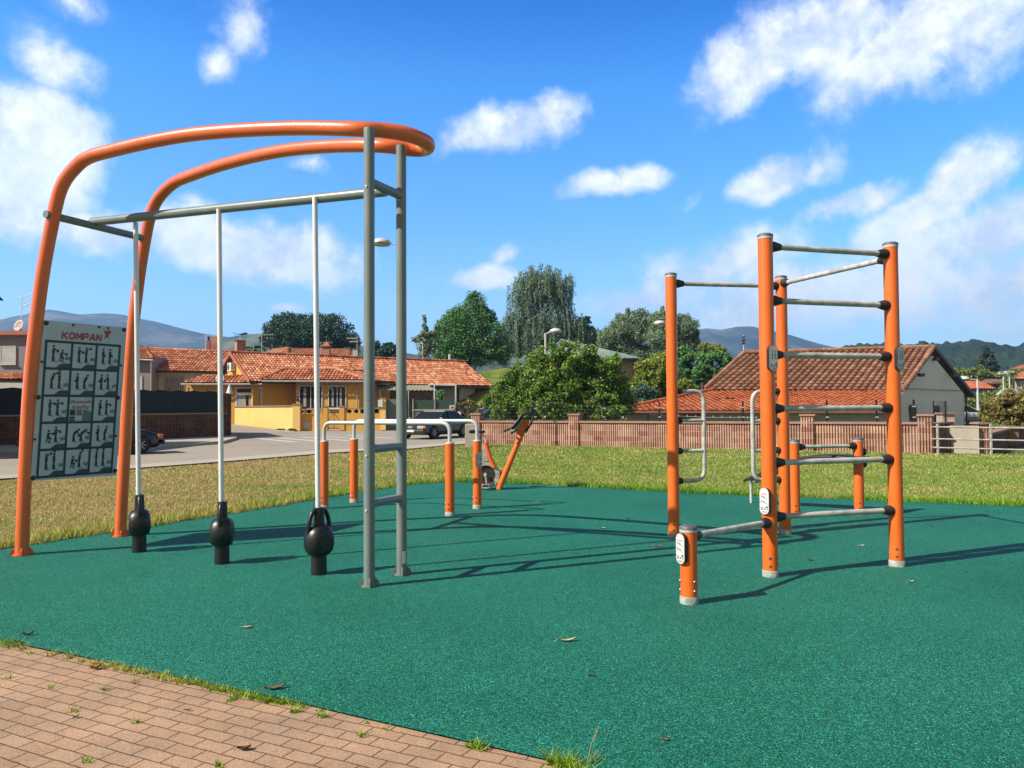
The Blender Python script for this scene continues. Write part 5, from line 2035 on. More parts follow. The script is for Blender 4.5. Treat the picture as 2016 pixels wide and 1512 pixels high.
# wire fence on top
wf = thing('wire_fence', 'dark green wire mesh fence standing on the long ribbed wall', 'fence', wallA + V((0, 0, wz)))
wdn = (wallB - wallA).normalized()
wn0 = V((wdn.y, -wdn.x, 0))
if wn0.y > 0:
    wn0 = -wn0
ofs = -wn0 * .1
GW = simple('green_wire', (0.03, 0.045, 0.04), .5)
zf = zat(1640, 795, wallA, wallB)
length = (wallB - wallA).length
mesh_ = MB()
s = .35
while s < length:
    q = wallA + wdn * s + ofs
    mesh_.tube([V((q.x, q.y, wz + .07)), V((q.x, q.y, zf))], .0028, 4)
    s += .075
for z in np.linspace(wz + .12, zf - .02, 5):
    a, b = wallA + wdn * .3 + ofs, wallB + ofs
    mesh_.tube([V((a.x, a.y, z)), V((b.x, b.y, z))], .004, 4)
tag(mesh_.build('wire_mesh', GW, wf), kind='stuff')
for px in (946, 1052, 1187, 1297, 1462, 1628, 1726, 1800):
    g = PL(px, 850, wallA, wallB) + ofs
    p = MB().box((g.x, g.y, (wz + zf) / 2 + .06), (.05, .05, zf - wz + .12)).build('fence_post', IRON, wf)
    for z in (zf - .1, wz + .22):
        MB().box((g.x, g.y - .03, z), (.09, .03, .035)).build('clip', LIGHTW, p)

# stone bollard box by the wall end
bl_ = MB().box(G(922, 880) + V((.12, .3, .40)), (.5, .45, .92))
tag(bl_.build('utility_cabinet', PCREAM, bevel=.01), 'short pale concrete cabinet at the near end of the long brick wall', 'cabinet')

# return wall, gate leaf and lower walls at the right end
wr = thing('side_wall', 'dark brown ribbed wall returning from the end pillar beside the railing', 'wall', wallB)
c0 = V((wallB.x + .25, wallB.y + .15, 0))
c1_ = V((W(1868, 850, 26.6).x, 26.6, 0))
uvbox(MB(), c0, c1_, .2, -.1, .86, .086).build('ribbed_panel', RIB, wr, fix=False)
MB().bar(c0 + V((0, 0, .89)), c1_ + V((0, 0, .89)), .3, .06).build('coping', COPING, wr)
MB().box(c1_ + V((-.05, .1, .55)), (.4, .4, 1.25)).build('pillar', RIB, wr)
MB().box(c1_ + V((-.05, .1, 1.2)), (.5, .5, .06)).build('pillar_cap', COPING, wr)
fcp = MB()
for k in range(7):
    q = V((W(1846 + k * 3, 800, 25.6).x, 25.6, 0))
    fcp.tube([V((q.x, q.y, .9)), V((q.x, q.y, 1.62))], .008, 5)
for x in (1838, 1861):
    q = W(x, 800, 25.6)
    fcp.box((q.x, 25.6, 1.2), (.035, .035, .85))
fcp.build('fence_bars', IRON, wr)
gl = MB()
pa_, pb_ = W(1872, 838, 24.4), W(1927, 838, 24.0)
gl.prism([V((pa_.x, pa_.y, -.1)), V((pb_.x, pb_.y, -.1)), V((pb_.x + .03, pb_.y + .12, -.1)), V((pa_.x + .03, pa_.y + .12, -.1))], (0, 0, pa_.z + .1))
tag(gl.build('cream_panel', PCREAM), 'plain cream rendered panel behind the metal railing', 'wall panel')
rp_ = thing('ribbed_pier', 'small ribbed brick pier next to the cream panel behind the railing', 'pier', W(1938, 880, 24.2))
x = W(1930, 850, 24.1).x; x9 = W(1946, 850, 24.1).x
uvbox(MB(), V((x, 24.1, 0)), V((x9, 24.1, 0)), .35, -.1, W(1938, 836, 24.1).z, .086).build('pier_body', RIB, rp_, fix=False)
MB().box(((x + x9) / 2, 24.28, W(1938, 835, 24.1).z + .03), (.42, .48, .06)).build('pier_cap', COPING, rp_)
bw2 = thing('brown_wall', 'low brown block wall with pale joints stepping down at the far end', 'wall', W(1980, 890, 25))
DKBR = brick_mat('brown_block', (0.16, 0.075, 0.04), (0.22, 0.11, 0.06), (0.3, 0.2, 0.13), .4, .2, .008)
pts = [(1947, 24.6, 856), (1985, 28, 846), (2080, 36, 838)]
for (x0, y0, t0), (x1, y1, t1) in zip(pts, pts[1:]):
    a, b = W(x0, t0, y0), W(x1, t1, y1)
    mb = MB()
    l_ = (b - a).length
    mb.add([V((a.x, a.y, -.1)), V((b.x, b.y, -.1)), b, a], [(0, 1, 2, 3)], 0, False, [[(0, 0), (l_, 0), (l_, b.z + .1), (0, a.z + .1)]])
    mb.add([V((a.x, a.y + .25, -.1)), V((b.x, b.y + .25, -.1)), b + V((0, .25, 0)), a + V((0, .25, 0))], [(0, 1, 2, 3)], 0, False, [[(0, 0), (l_, 0), (l_, 1), (0, 1)]])
    mb.build('wall_panel', DKBR, bw2, fix=False)
    MB().bar(a + V((0, .12, .03)), b + V((0, .12, .03)), .34, .07).build('coping', COPING, bw2)
q = W(1985, 842, 28.2)
MB().box((q.x, 28.2, q.z / 2), (.45, .45, q.z)).build('pillar', DKBR, bw2)
MB().box((q.x, 28.2, q.z + .03), (.6, .6, .06)).build('pillar_cap', COPING, bw2)

# metal railing
rl_ = thing('metal_railing', 'grey steel railing with three rails at the edge of the lawn', 'railing', G(1846, 892))
RA, RB = V((W(1834, 860, 23.4).x, 23.4, 0)), V((W(2140, 860, 22.4).x, 22.4, 0))
for (y0, y1) in ((840.5, 844.5), (864, 869), (881, 888)):
    a = V((RA.x, RA.y, PL(1840, y0, RA, RB).z)); b = V((RB.x, RB.y, PL(2010, y1, RA, RB).z))
    MB().tube([a, b], .024, 10).build('rail', GALV, rl_)
for px in (1846, 1951, 2056):
    g = PL(px, 870, RA, RB)
    MB().box((g.x, g.y, .42), (.05, .05, 1.0)).build('railing_post', GALV, rl_)

# screened wall on the far pavement (left)
lw_ = thing('screened_brick_wall', 'shade-coloured ribbed brick wall topped with black screening on the far pavement', 'wall', LW[1])
for a, b in zip(LW, LW[1:]):
    uvbox(MB(), a, b, .2, -.1, 1.25, .09).build('ribbed_panel', RIB_SHADE, lw_, fix=False)
    d = (b - a).normalized()
    nn_ = V((-d.y, d.x, 0)) * .1
    if nn_.x > 0:
        nn_ = -nn_
    MB().bar(V((a.x, a.y, 1.28)) + nn_, V((b.x, b.y, 1.28)) + nn_, .3, .07).build('coping', COPING, lw_)
    if b is LW[3]:
        b = a.lerp(b, .93)
    sc_m = simple('screen_cloth', (0.006, 0.012, 0.012), .8, 0, .3, 4, .4, 30)
    sm = MB()
    k = 16
    ns_ = []
    for i in range(k + 1):
        q = a.lerp(b, i / k)
        ns_.append((q, 2.42 + .035 * math.sin(i * 1.9 + a.x)))
    for (q0_, h0), (q1_, h1) in zip(ns_, ns_[1:]):
        sm.prism([V((q0_.x, q0_.y, 1.31)), V((q1_.x, q1_.y, 1.31)), V((q1_.x, q1_.y, h1)), V((q0_.x, q0_.y, h0))], nn_ * .3)
    sm.build('screen', sc_m, lw_)
    for i in range(1, 4):
        q = a.lerp(b, i / 4 + .05)
        MB().box((q.x, q.y, 1.95), (.05, .05, 1.3)).build('fence_post', IRON, lw_)
e = LW[3]
uvbox(MB(), e + V((-.55, -.3, 0)), e + V((.08, .0, 0)), .5, -.1, 2.36, .09).build('end_pillar', RIB_SHADE, lw_, fix=False)
uvbox(MB(), e + V((-.1, .3, 0)), e + V((-3.0, 6.5, 0)), .2, -.1, 2.30, .09).build('ribbed_panel', RIB_SHADE, lw_, fix=False)
fpz = thing('folded_parasol', 'white folded parasol showing above the end of the screened wall', 'parasol', W(451, 775, 44))
c = W(452, 756, 44)
MB().lathe(c - V((0, 0, .55)), [(.2, 0), (.16, .1), (.1, .3), (.02, .56)], 9).build('canopy', WHITEF, fpz)
MB().tube([V((c.x, c.y, 0)), c], .025, 6).build('pole', LIGHTW, fpz)

# ---- right-hand houses
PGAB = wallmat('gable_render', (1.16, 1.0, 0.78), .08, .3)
rgh = thing('gable_house', 'cream plastered house with weathered tile roof and gable beyond the brick wall', 'house', W(1700, 838, 52))
eL, eR = W(1384, 770, 47), W(1776, 770.5, 47)
rL_, rR_ = W(1463, 698, 53), W(1838, 686, 54.3)
bR = W(1915, 778, 60.5)
bL = rL_ + (bR - rR_)
tile_roof('roof', (eL, eR, rR_, rL_), TILE_R, rgh, cw=.44, rl=.62, amp=.18, step=.055, wd=(rR_ - eR).lerp(rL_ - eL, .5), ns=8)
tile_roof('roof', (bL, bR, rR_, rL_), TILE_R, rgh, cw=.44, rl=.62, amp=.13, step=.06, wd=(rR_ - bR), clip=True)
ridge_tiles('ridge', rL_ + V((0, 0, .12)), rR_ + V((0, 0, .12)), TILE_R, rgh, .17, .5)
ridge_tiles('verge', eR + V((0, 0, .04)), rR_ + V((0, 0, .08)), TILE_R, rgh, .16, .6)
ridge_tiles('verge', eL + V((0, 0, .04)), rL_ + V((0, 0, .08)), TILE_R, rgh, .16, .6)
MB().bar(bR + V((0, 0, -.02)), rR_ + V((0, 0, .02)), .3, .25).build('verge', BROWN, rgh)
gA, gB = W(1768, 776, 47.6), W(1898, 778, 58.6)
gP = W(1836, 700, 54.0)
gAz = W(1772, 778, 47.6).z
GP = MB()
iv = V((-.25, .08, 0))
GP.prism([V((gA.x, gA.y, -.3)), V((gB.x, gB.y, -.3)), V((gB.x, gB.y, gB.z + .1)), V((gP.x, gP.y, gP.z)), V((gA.x, gA.y, gA.z + .2))], iv)
GP.build('gable_wall', PGAB, rgh)
wl = V((W(1400, 776, 47.8).x, 47.8, 0))
walls('wall', [(wl.x, wl.y), (gA.x - .3, 47.8), (gB.x - .8, gB.y - .3), (wl.x + 8, gB.y - .3)], -.3, eL.z - .12, PCREAM, rgh)
MB().bar(eL + V((0, -.1, -.12)), eR + V((0, -.1, -.12)), .12, .14).build('gutter', GUTTER, rgh)
for px, py, Y_ in ((1836, 706, 53.9), (1870, 738, 56.0), (1806, 737, 50.3)):
    q = W(px, py, Y_)
    MB().box(q + V((.15, -.2, -.05)), (.45, .25, .22), math.atan2(.55, .8)).build('rafter_end', BROWN, rgh)
gd = (V((gB.x, gB.y, 0)) - V((gA.x, gA.y, 0))).normalized()
for px in (1797, 1843):
    g = PL(px, 818, gA, gB)
    w0 = window(rgh, V((g.x, g.y, g.z)), gd, 1.0, 1.35, BROWN, GLASS, .07, sill=True)
    gb_ = MB()
    nrm = V((gd.y, -gd.x, 0))
    for i in range(6):
        q = g + gd * (i / 5 - .5) * .95 + nrm * .12
        gb_.tube([q + V((0, 0, -.65)), q + V((0, 0, .65))], .014, 5)
    gb_.build('window_bars', IRON, w0)
a, b = PL(1775, 772, gA, gB), PL(1897, 775, gA, gB)
MB().bar(V((a.x, a.y, 2.55)) + V((gd.y, -gd.x, 0)) * .01, V((b.x, b.y, 2.55)) + V((gd.y, -gd.x, 0)) * .01, .05, .035).build('render_joint', simple('dark_joint', (.25, .21, .16), .9), rgh)  # thin dark strip along the render joint
MB().tube([V((gB.x + .1, gB.y - .1, gB.z)), V((gB.x + .1, gB.y - .1, 0))], .06, 8).build('downpipe', BROWN, rgh)
fl_ = thing('stove_pipe', 'dark capped stove pipe standing at the left end of the weathered roof', 'chimney', W(1383, 775, 46))
q = W(1383, 775, 46)
MB().lathe(q + V((0, 0, -.2)), [(.1, 0), (.1, .85)], 12).build('pipe', BROWN, fl_)
MB().lathe(W(1383, 748, 46), [(.2, 0), (.22, .03), (.03, .12)], 12).build('rain_cap', IRON, fl_)

orh = thing('low_orange_roof_house', 'low white outbuilding with smooth orange roof just over the brick wall', 'house', W(1500, 830, 40))
f1, f2 = W(1206, 808, 37.5), W(1768, 808, 37.5)
f3, f4 = W(1768, 768, 45.5), W(1400, 769, 45.5)
tile_roof('roof', (f1, f2, f3, f4), TILE_F, orh, cw=.3, rl=.42, amp=.035, step=.035, ns=4)
MB().bar(f1 + V((0, -.05, -.07)), f2 + V((0, -.05, -.07)), .1, .12).build('gutter', REDTRIM, orh)
ridge_tiles('ridge', f1 + V((0, 0, .03)), f4 + V((0, 0, .05)), TILE_F, orh, .1)
xw0, xw1 = W(1228, 820, 38).x, W(1765, 820, 38).x
walls('wall', [(xw0, 38), (xw1, 38), (xw1, 46), (xw0, 46)], -.3, f1.z - .1, PWHITE, orh)
window(orh, W(1345, 820, 38), FX, 1.6, .5, BROWN, REDTRIM, .08, sill=False)
cl_ = thing('clothes_line', 'white clothes line with pegs along the wall of the low outbuilding', 'clothes line', W(1276, 815, 36))
MB().tube([W(1276, 815, 36), W(1330, 819, 36), W(1400, 822, 36), W(1490, 822, 36)], .012, 5).build('line', LIGHTW, cl_)
for x in range(1285, 1490, 17):
    MB().box(W(x, 817 + (x - 1285) * .025, 36), (.03, .03, .09)).build('peg', LIGHTW, cl_)
MB().box(W(1276, 822, 36), (.07, .07, .4)).build('post', BROWN, cl_)

# stone building with copper roof between the trees
cpb = thing('green_roofed_stone_building', 'stone building with pale green metal hipped roof half hidden by trees', 'building', W(1200, 790, 60))
CU = simple('verdigris_sheet', (0.26, 0.36, 0.29), .55, .1, .15, 1.2)
ap = W(1105, 668, 66); e_r = W(1262, 705, 59); e_l = W(1060, 705, 57); e_b = W(1262, 705, 59) + V((2, 9, 0))
cr = MB()
for a, b in ((e_l, e_r), (e_r, e_b)):
    cr.face([a, b, ap])
    for i in range(1, 12):
        cr.bar(a.lerp(b, i / 12) + V((0, 0, .03)), ap + V((0, 0, .03)), .05, .06)
cr.build('roof', CU, cpb)
MB().bar(e_l - V((0, 0, .1)), e_r - V((0, 0, .1)), .2, .16).build('fascia', IRON, cpb)
cwx = W(1257, 740, 59.3)
walls('wall', [(e_l.x, 57.4), (cwx.x, 59.4), (cwx.x + 1.8, 67), (e_l.x, 67)], -.05, e_r.z - .15, STONEL, cpb, True)
MB().box(V((cwx.x - .1, 59.3, e_r.z / 2 - .1)), (.6, .3, e_r.z - .15), .2).build('quoins', simple('quoin_stone', (.36, .24, .14), .85), cpb)

# distant houses at the right
def far_house(label, x0, x1, ye, yr, ybase, Y_, wall, roofm, rise=3.0, ridge=None, wins=(), trim=None, nm='distant_house'):
    h = thing(nm, label, 'house', W((x0 + x1) / 2, ybase, Y_), group=None)
    a, b = W(x0, ye, Y_), W(x1, ye, Y_)
    ra, rb = ridge or (x0 + 6, x1 - 6)
    c, d = W(rb, yr, Y_ + rise), W(ra, yr, Y_ + rise)
    tile_roof('roof', (a, b, c, d), roofm, h, cw=.35, rl=.6, amp=.06, ns=4)
    z0 = min(-.1, W(x0, ybase, Y_).z)
    kq = (Y_ + rise * 2) / Y_
    walls('wall', [(a.x + .4, Y_ + .4), (b.x - .4, Y_ + .4), (b.x * kq, Y_ + rise * 2), (a.x * kq + .8, Y_ + rise * 2)], z0, a.z - .08, wall, h)
    for (wx_, wy_, w_, h_, fr, fi) in wins:
        window(h, W(wx_, wy_, Y_ + .4), FX, w_, h_, fr, fi, .12)
    return h


YW = wallmat('lemon_plaster', (.75, .58, .2))
PW = wallmat('bright_white_plaster', (.78, .76, .74), .04, .1)
far_house('distant bungalow with plain orange roof beyond the street lamp', 1895, 1962, 765, 750, 795, 112, PGREY, TILE_FAR, 5, (1897, 1928))
far_house('distant yellow walled house with grey brown roof below the conifer', 1920, 1990, 755.5, 746.5, 775, 128, YW, tile_mat('brown_tiles', [(0, (.3, .19, .12)), (1, (.4, .26, .18))]), 5, (1942, 1974), [(1962, 760, 1.2, 1.2, BROWN, BROWN)])
far_house('distant white two-storey house with orange roof and red framed window', 1995, 2060, 746, 732, 795, 84, PW, TILE_FAR, 4, (2012, 2050), [(2013, 754, 1.1, 1.2, WHITEF, SHUT), (2013, 783, 1.1, 1.5, REDTRIM, SHUT), (2004, 756, .3, .9, REDTRIM, REDTRIM)])
far_house('distant orange roofed house partly behind trees above the white house', 1990, 2060, 727, 719, 760, 150, YW, TILE_FAR, 6, (2008, 2050))
# ================================================================== CARS
def car_paint(name, c):
    m = bpy.data.materials.new(name)
    nt = nodes(m)
    finish(nt, ramp(nt, ntex(nt, wpos(nt), 1.5, 3), [(.3, tuple(x * .85 for x in c)), (.7, c)]), .32, .25, coat=.8)
    return m


TYRE = simple('tyre_rubber', (.014, .014, .014), .8)
RIMM = simple('alloy_rim', (.5, .5, .5), .35, .6)
LAMPG = simple('headlight_glass', (.62, .62, .6), .12)
AMBER = simple('indicator_amber', (.75, .2, .02), .25)
REDL = simple('tail_light_red', (.5, .02, .02), .2)
CARG = simple('car_glass', (.02, .026, .028), .22, 0, .1, 2, spec=.12)


def make_car(label, c, rz, paint, L_=4.7, Wd=1.78, H=1.42, saloon=True, group='parked cars', plate=True):
    """body lofted from cross-sections; local +x is the nose"""
    t = thing('parked_car', label, 'car', c, rz, group)
    hw = Wd / 2
    # stations: x, sill z, belt z, half width
    if saloon:
        st = [(-.5, .42, .62, .80), (-.485, .32, .80, .90), (-.46, .26, .93, .95), (-.30, .2, .95, 1), (-.12, .19, .93, 1), (.14, .19, .92, 1), (.24, .19, .90, 1), (.38, .2, .80, .98), (.465, .22, .72, .94), (.492, .3, .66, .9), (.5, .38, .56, .82)]
        gh_ = [(-.36, .95, .0), (-.24, H - .06, .1), (-.16, H, .13), (.02, H, .13), (.07, H - .05, .12), (.215, .92, .0)]
    else:
        st = [(-.5, .42, .7, .80), (-.49, .32, .9, .90), (-.47, .26, .97, .95), (-.30, .2, .98, 1), (-.12, .19, .95, 1), (.14, .19, .93, 1), (.24, .19, .92, 1), (.38, .2, .80, .97), (.455, .22, .70, .9), (.485, .3, .62, .8), (.5, .38, .52, .66)]
        gh_ = [(-.485, .95, .0), (-.42, H - .1, .09), (-.33, H, .12), (.0, H, .13), (.06, H - .06, .12), (.27, .90, .0)]
    rows = []
    for x, zs, zb, w in st:
        X_ = x * L_
        y = hw * w
        rows.append([(X_, -y * .86, zs), (X_, -y * .99, zs + .12), (X_, -y, (zs + zb) / 2), (X_, -y * .97, zb - .06), (X_, -y * .88, zb), (X_, 0, zb + .025), (X_, y * .88, zb), (X_, y * .97, zb - .06), (X_, y, (zs + zb) / 2), (X_, y * .99, zs + .12), (X_, y * .86, zs)])
    mb = MB()
    n = 11
    vs = [v for r_ in rows for v in r_]
    fs = []
    for i in range(len(rows) - 1):
        for j in range(n):
            a, b = i * n + j, i * n + (j + 1) % n
            fs.append((a, b, b + n, a + n))
    mb.add(vs, fs, 0, True)
    mb.add(rows[0], [tuple(range(n))])
    mb.add(rows[-1], [tuple(range(n))])
    body = mb.build('body', paint, t, local=True)
    g = MB()
    gr_ = []
    for x, z, ins in gh_:
        y = hw * .87 - ins
        gr_.append([(x * L_, -y, z), (x * L_, y, z)])
    b0 = [(x * L_, hw * .87, (.9 if saloon else .92)) for x, z, i in gh_]
    m_ = len(gr_)
    for i in range(m_ - 1):
        a, b = gr_[i], gr_[i + 1]
        g.face([a[0], b[0], b[1], a[1]])
        za = .88
        for s_ in (0, 1):
            y = (-1 if s_ == 0 else 1) * hw * .88
            g.face([a[s_], b[s_], (b[s_][0], y, za), (a[s_][0], y, za)])
    g.build('glasshouse', CARG, t, local=True, fix=False)
    rf = MB()
    lo, hi = (2, 3)
    y = hw * .87 - .125
    rf.box(((gh_[lo][0] + gh_[hi][0]) / 2 * L_, 0, H + .004), ((gh_[hi][0] - gh_[lo][0]) * L_ + .12, 2 * y + .02, .035))
    rf.build('roof', paint, t, local=True, bevel=.015)
    for s_ in (-1, 1):
        pl = MB()
        yb, yt = s_ * (hw * .885), s_ * (hw * .87 - .118)
        for (xb, zb_, xt, zt_) in ((gh_[-1][0] * L_, .91, gh_[-2][0] * L_, H - .05), (-.02 * L_, .93, -.03 * L_, H - .01), (gh_[0][0] * L_, .94, gh_[1][0] * L_, H - .07), (-.22 * L_, .94, -.2 * L_, H - .02)):
            pl.bar((xb, yb, zb_), (xt, yt, zt_), .03, .055)
        pl.bar((gh_[1][0] * L_, yt, H - .06), (gh_[2][0] * L_, yt, H), .05, .05)
        pl.bar((gh_[2][0] * L_, yt, H), (gh_[3][0] * L_, yt, H), .05, .05)
        pl.bar((gh_[3][0] * L_, yt, H), (gh_[4][0] * L_, yt, H - .05), .05, .05)
        pl.build('pillar_trim', paint, t, local=True)
        MB().box((.205 * L_, s_ * (hw + .08), .98), (.1, .18, .12)).build('mirror', paint, t, local=True, bevel=.02)
        MB().bar((-.44 * L_, s_ * hw * 1.0, .55), (.42 * L_, s_ * hw * 1.0, .52), .03, .05).build('side_strip', DARKP, t, local=True)
        for fx_ in (-.29, .32):
            wh_ = MB().lathe((fx_ * L_, s_ * (hw - .17), .315), [(.2, 0), (.30, .0), (.315, .03), (.315, .15), (.29, .175), (.21, .18)], 26, 0, (0, s_, 0)).build('wheel', TYRE, t, local=True)
            rm = MB().lathe((fx_ * L_, s_ * (hw - .17), .315), [(.21, .12), (.215, .175), (.2, .165), (.05, .15), (.0, .16)], 24, 0, (0, s_, 0))
            for k in range(8):
                a = k * math.pi / 4
                rm.bar((fx_ * L_ + .04 * math.cos(a), s_ * (hw + .005), .315 + .04 * math.sin(a)), (fx_ * L_ + .195 * math.cos(a), s_ * (hw + .005), .315 + .195 * math.sin(a)), .03, .03)
            rm.build('rim', RIMM, wh_, local=True)
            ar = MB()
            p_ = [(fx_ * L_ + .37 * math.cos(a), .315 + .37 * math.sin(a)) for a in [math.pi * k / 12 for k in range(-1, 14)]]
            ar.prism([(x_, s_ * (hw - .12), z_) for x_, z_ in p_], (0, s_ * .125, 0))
            ar.build('wheel_arch', simple('arch_black_plastic', (.012, .012, .012), .9), t, local=True)  # near-black plastic around each wheel
        xf = .5 * L_
        MB().box((xf - .06, s_ * hw * .66, .60), (.14, .36, .13)).build('headlight', LAMPG, t, local=True, bevel=.01)
        MB().box((xf - .09, s_ * hw * .905, .60), (.16, .12, .125)).build('indicator', AMBER, t, local=True, bevel=.01)
        MB().box((-xf + .045, s_ * hw * .78, .78), (.1, .3, .18)).build('tail_light', REDL, t, local=True, bevel=.01)
    gr2 = MB().box((.5 * L_ - .02, 0, .60), (.08, .78, .15))
    gg = gr2.build('grille', DARKP, t, local=True)
    MB().box((.5 * L_ + .01, 0, .40), (.1, Wd * .93, .16)).build('bumper', DARKP, t, local=True, bevel=.03)
    MB().box((-.5 * L_ - .01, 0, .42), (.1, Wd * .93, .18)).build('bumper', DARKP, t, local=True, bevel=.03)
    if plate:
        rg_ = MB()
        for k in range(4):
            cy = (k - 1.5) * .062
            pth = [(.5 * L_ + .026, cy + .04 * math.cos(a), .60 + .04 * math.sin(a)) for a in [2 * math.pi * q / 14 for q in range(15)]]
            rg_.tube(pth, .007, 5, caps=False)
        rg_.build('badge', STEEL, gg, local=True)
        MB().box((.5 * L_ + .066, 0, .42), (.012, .5, .11)).build('licence_plate', WHITEF, t, local=True)
    return t


make_car('dark grey saloon parked nose towards the lawn in front of the glass screens', (-3.95, 39.7, -.04), R(-117), car_paint('charcoal_paint', (.038, .042, .036)), 4.55, 1.72, 1.36)
make_car('black hatchback parked along the screened brick wall behind the exercise board', (-14.45, 26.5, -.04), R(37), car_paint('black_paint', (.008, .009, .011)), 4.2, 1.75, 1.5, saloon=False, plate=False)
make_car('blue green car mostly hidden behind the large bush and long wall', (-1.2, 46.0, -.04), R(200), car_paint('teal_paint', (.05, .10, .12)), 4.4, 1.75, 1.5, saloon=False, plate=False)
make_car('white car far off behind the foot of the street lamp', (W(1893, 830, 62).x, 62, -.04), R(10), car_paint('white_paint', (.7, .7, .7)), 4.2, 1.75, 1.45, saloon=False, plate=False)

# ================================================================== LAMPS, SIGN, DOME
def street_lamp(px, ptop, Y_, arm, label, r=.05, head=.30, base_z=-.05, tilt=0.0, group='street lamps', wood=False):
    p = W(px, ptop, Y_)
    t = thing('street_lamp', label, 'street lamp', (p.x, Y_, base_z), group=group)
    MB().tube([(p.x, Y_, base_z), (p.x, Y_, p.z)], [r * 1.25, r * .8], 12).build('pole', PWHITE if wood else LIGHTW, t)
    e = V((p.x + arm, Y_, p.z - .02 + tilt))
    a0 = V((p.x, Y_, p.z - .06))
    MB().tube([a0, e], r * .5, 8).build('arm', LIGHTW, t)
    d = (e - a0).normalized()
    hb_ = MB()
    k = 16
    s = 1 if arm > 0 else -1
    rows = []
    for i in range(7):
        u = i / 6
        rows.append((head * 1.0 * math.cos(u * math.pi / 2) + .001, head * .55 * math.sin(u * math.pi / 2)))
    c = e + V((s * head * .7, 0, 0))
    hb_.lathe(c, rows, 20)
    sh = hb_.build('lamp_shade', LIGHTW, t)
    MB().lathe(c, [(head * .9, -.06), (head * .95, 0.0)], 18).build('diffuser', CURT, sh)
    return t


street_lamp(783, 478, 27.5, -.35, 'tall white street lamp with round head seen between the grey posts of the arch', .045, .35)
street_lamp(1074, 656, 47, .35, 'street lamp on a square pale pole rising behind the large bush', .09, .38, tilt=.12, wood=True)
street_lamp(1316, 636, 40, -.25, 'street lamp whose white head peeks out left of the orange frame post', .05, .3)
street_lamp(1924, 746, 70, -.9, 'white street lamp beside the cream gable, its arm pointing at the house', .10, .55)
for (px, pt) in ((1975, 735), (1987, 732)):
    p = W(px, pt, 85)
    f = thing('floodlight_mast', 'slender white light mast behind the reddish shrub', 'light mast', (p.x, 85, 0), group='twin light masts')
    MB().tube([(p.x, 85, 0), p], .07, 8).build('pole', LIGHTW, f)
    MB().box(p, (.9, .4, .14)).build('lamp_head', LIGHTW, f)
tag(f, 'taller of the two slender light masts behind the reddish shrub')
sg = W(433, 745, 46)
rs2 = thing('road_sign', 'round speed limit sign with dark red rim behind the middle kettlebell pole', 'road sign', (sg.x, 46, 0))
MB().tube([(sg.x, 46.05, 0), (sg.x, 46.05, sg.z + .3)], .035, 8).build('pole', GALV, rs2)
fa = MB().lathe(sg, [(.34, -.01), (.34, .01)], 28, 0, (0, -1, 0)).build('sign_plate', simple('rim_red', (.22, .03, .03), .5), rs2)
MB().lathe(sg + V((0, -.012, 0)), [(.27, 0), (.27, .004)], 28, 0, (0, -1, 0)).build('sign_field', WHITEF, fa)
text_mesh('digits', '30', .34, frame_matrix(sg + V((0, -.018, 0)), V((1, 0, 0)), V((0, 0, 1))), INK, fa, .008)

TEAL = simple('pale_teal_paint', (.42, .6, .55), .5)
dm = thing('climbing_dome', 'pale teal climbing dome of bent tubes rising behind the reddish shrub', 'climbing frame', W(1987, 830, 55))
for k, (x0, xm, x1, yt, dy) in enumerate(((1956, 1985, 2012, 766, 0), (1967, 1990, 2004, 768, 1.6), (1958, 1975, 2000, 772, -1.5))):
    Yk = 55 + dy
    path = spline([W(x0, 800, Yk), W(x0 + 2, 785, Yk), W((x0 + xm) / 2, yt + 4, Yk), W(xm, yt, Yk), W((x1 + xm) / 2, yt + 3, Yk), W(x1 - 2, 785, Yk), W(x1, 800, Yk)], 5)
    MB().tube([V((path[0].x - .1, Yk, 0))] + path + [V((path[-1].x + .1, Yk, 0))], .06, 8).build('hoop', TEAL, dm)
net = MB()
for x in (1972, 1985, 1998):
    net.tube([W(x, 768, 55), W(x + 6, 800, 57)], .03, 5)
net.build('net_ropes', WHITEF, dm)

# ================================================================== VEGETATION
def leaf_mat(name, dark, light, trans=.35, tip=None, pos_=0.62):
    m = bpy.data.materials.new(name)
    nt = nodes(m)
    g = nt.nodes.new('ShaderNodeNewGeometry')
    r_ = g.outputs['Random Per Island']
    n1 = ntex(nt, g.outputs['Position'], .9, 3)
    f = math_(nt, 'ADD', math_(nt, 'MULTIPLY', r_, .6), math_(nt, 'MULTIPLY', n1, .5))
    stops = [(.15, dark), (pos_, light)]
    if tip:
        stops.append((1.0, tip))
    finish(nt, ramp(nt, f, stops), .55, 0, spec=.35, trans=trans)
    return m


LEAF = {
    'bush': leaf_mat('bush_leaves', (.012, .06, .006), (.18, .36, .035), .32, (.62, .78, .17)),
    'dense': leaf_mat('broad_leaves', (.04, .14, .04), (.17, .40, .11), .35, (.32, .56, .18)),
    'birch': leaf_mat('birch_leaves', (.11, .18, .12), (.36, .50, .34), .45, (.74, .88, .66)),
    'darkt': leaf_mat('dark_tree_leaves', (.022, .065, .045), (.085, .18, .11), .25, (.17, .30, .17)),
    'grey': leaf_mat('grey_green_leaves', (.08, .15, .08), (.32, .45, .25), .35, (.60, .72, .44)),
    'yellow': leaf_mat('yellow_green_leaves', (.07, .14, .015), (.37, .46, .055), .4, (.66, .70, .15)),
    'red': leaf_mat('russet_leaves', (.10, .07, .02), (.38, .32, .08), .35, (.60, .60, .2)),
    'con': leaf_mat('conifer_needles', (.015, .04, .028), (.07, .125, .08), .15),
    'far': leaf_mat('far_leaves', (.06, .12, .02), (.29, .37, .08), .3, (.5, .5, .13)),
}
BARK = simple('bark', (.10, .075, .05), .9, 0, .3, 6, .5, 25)
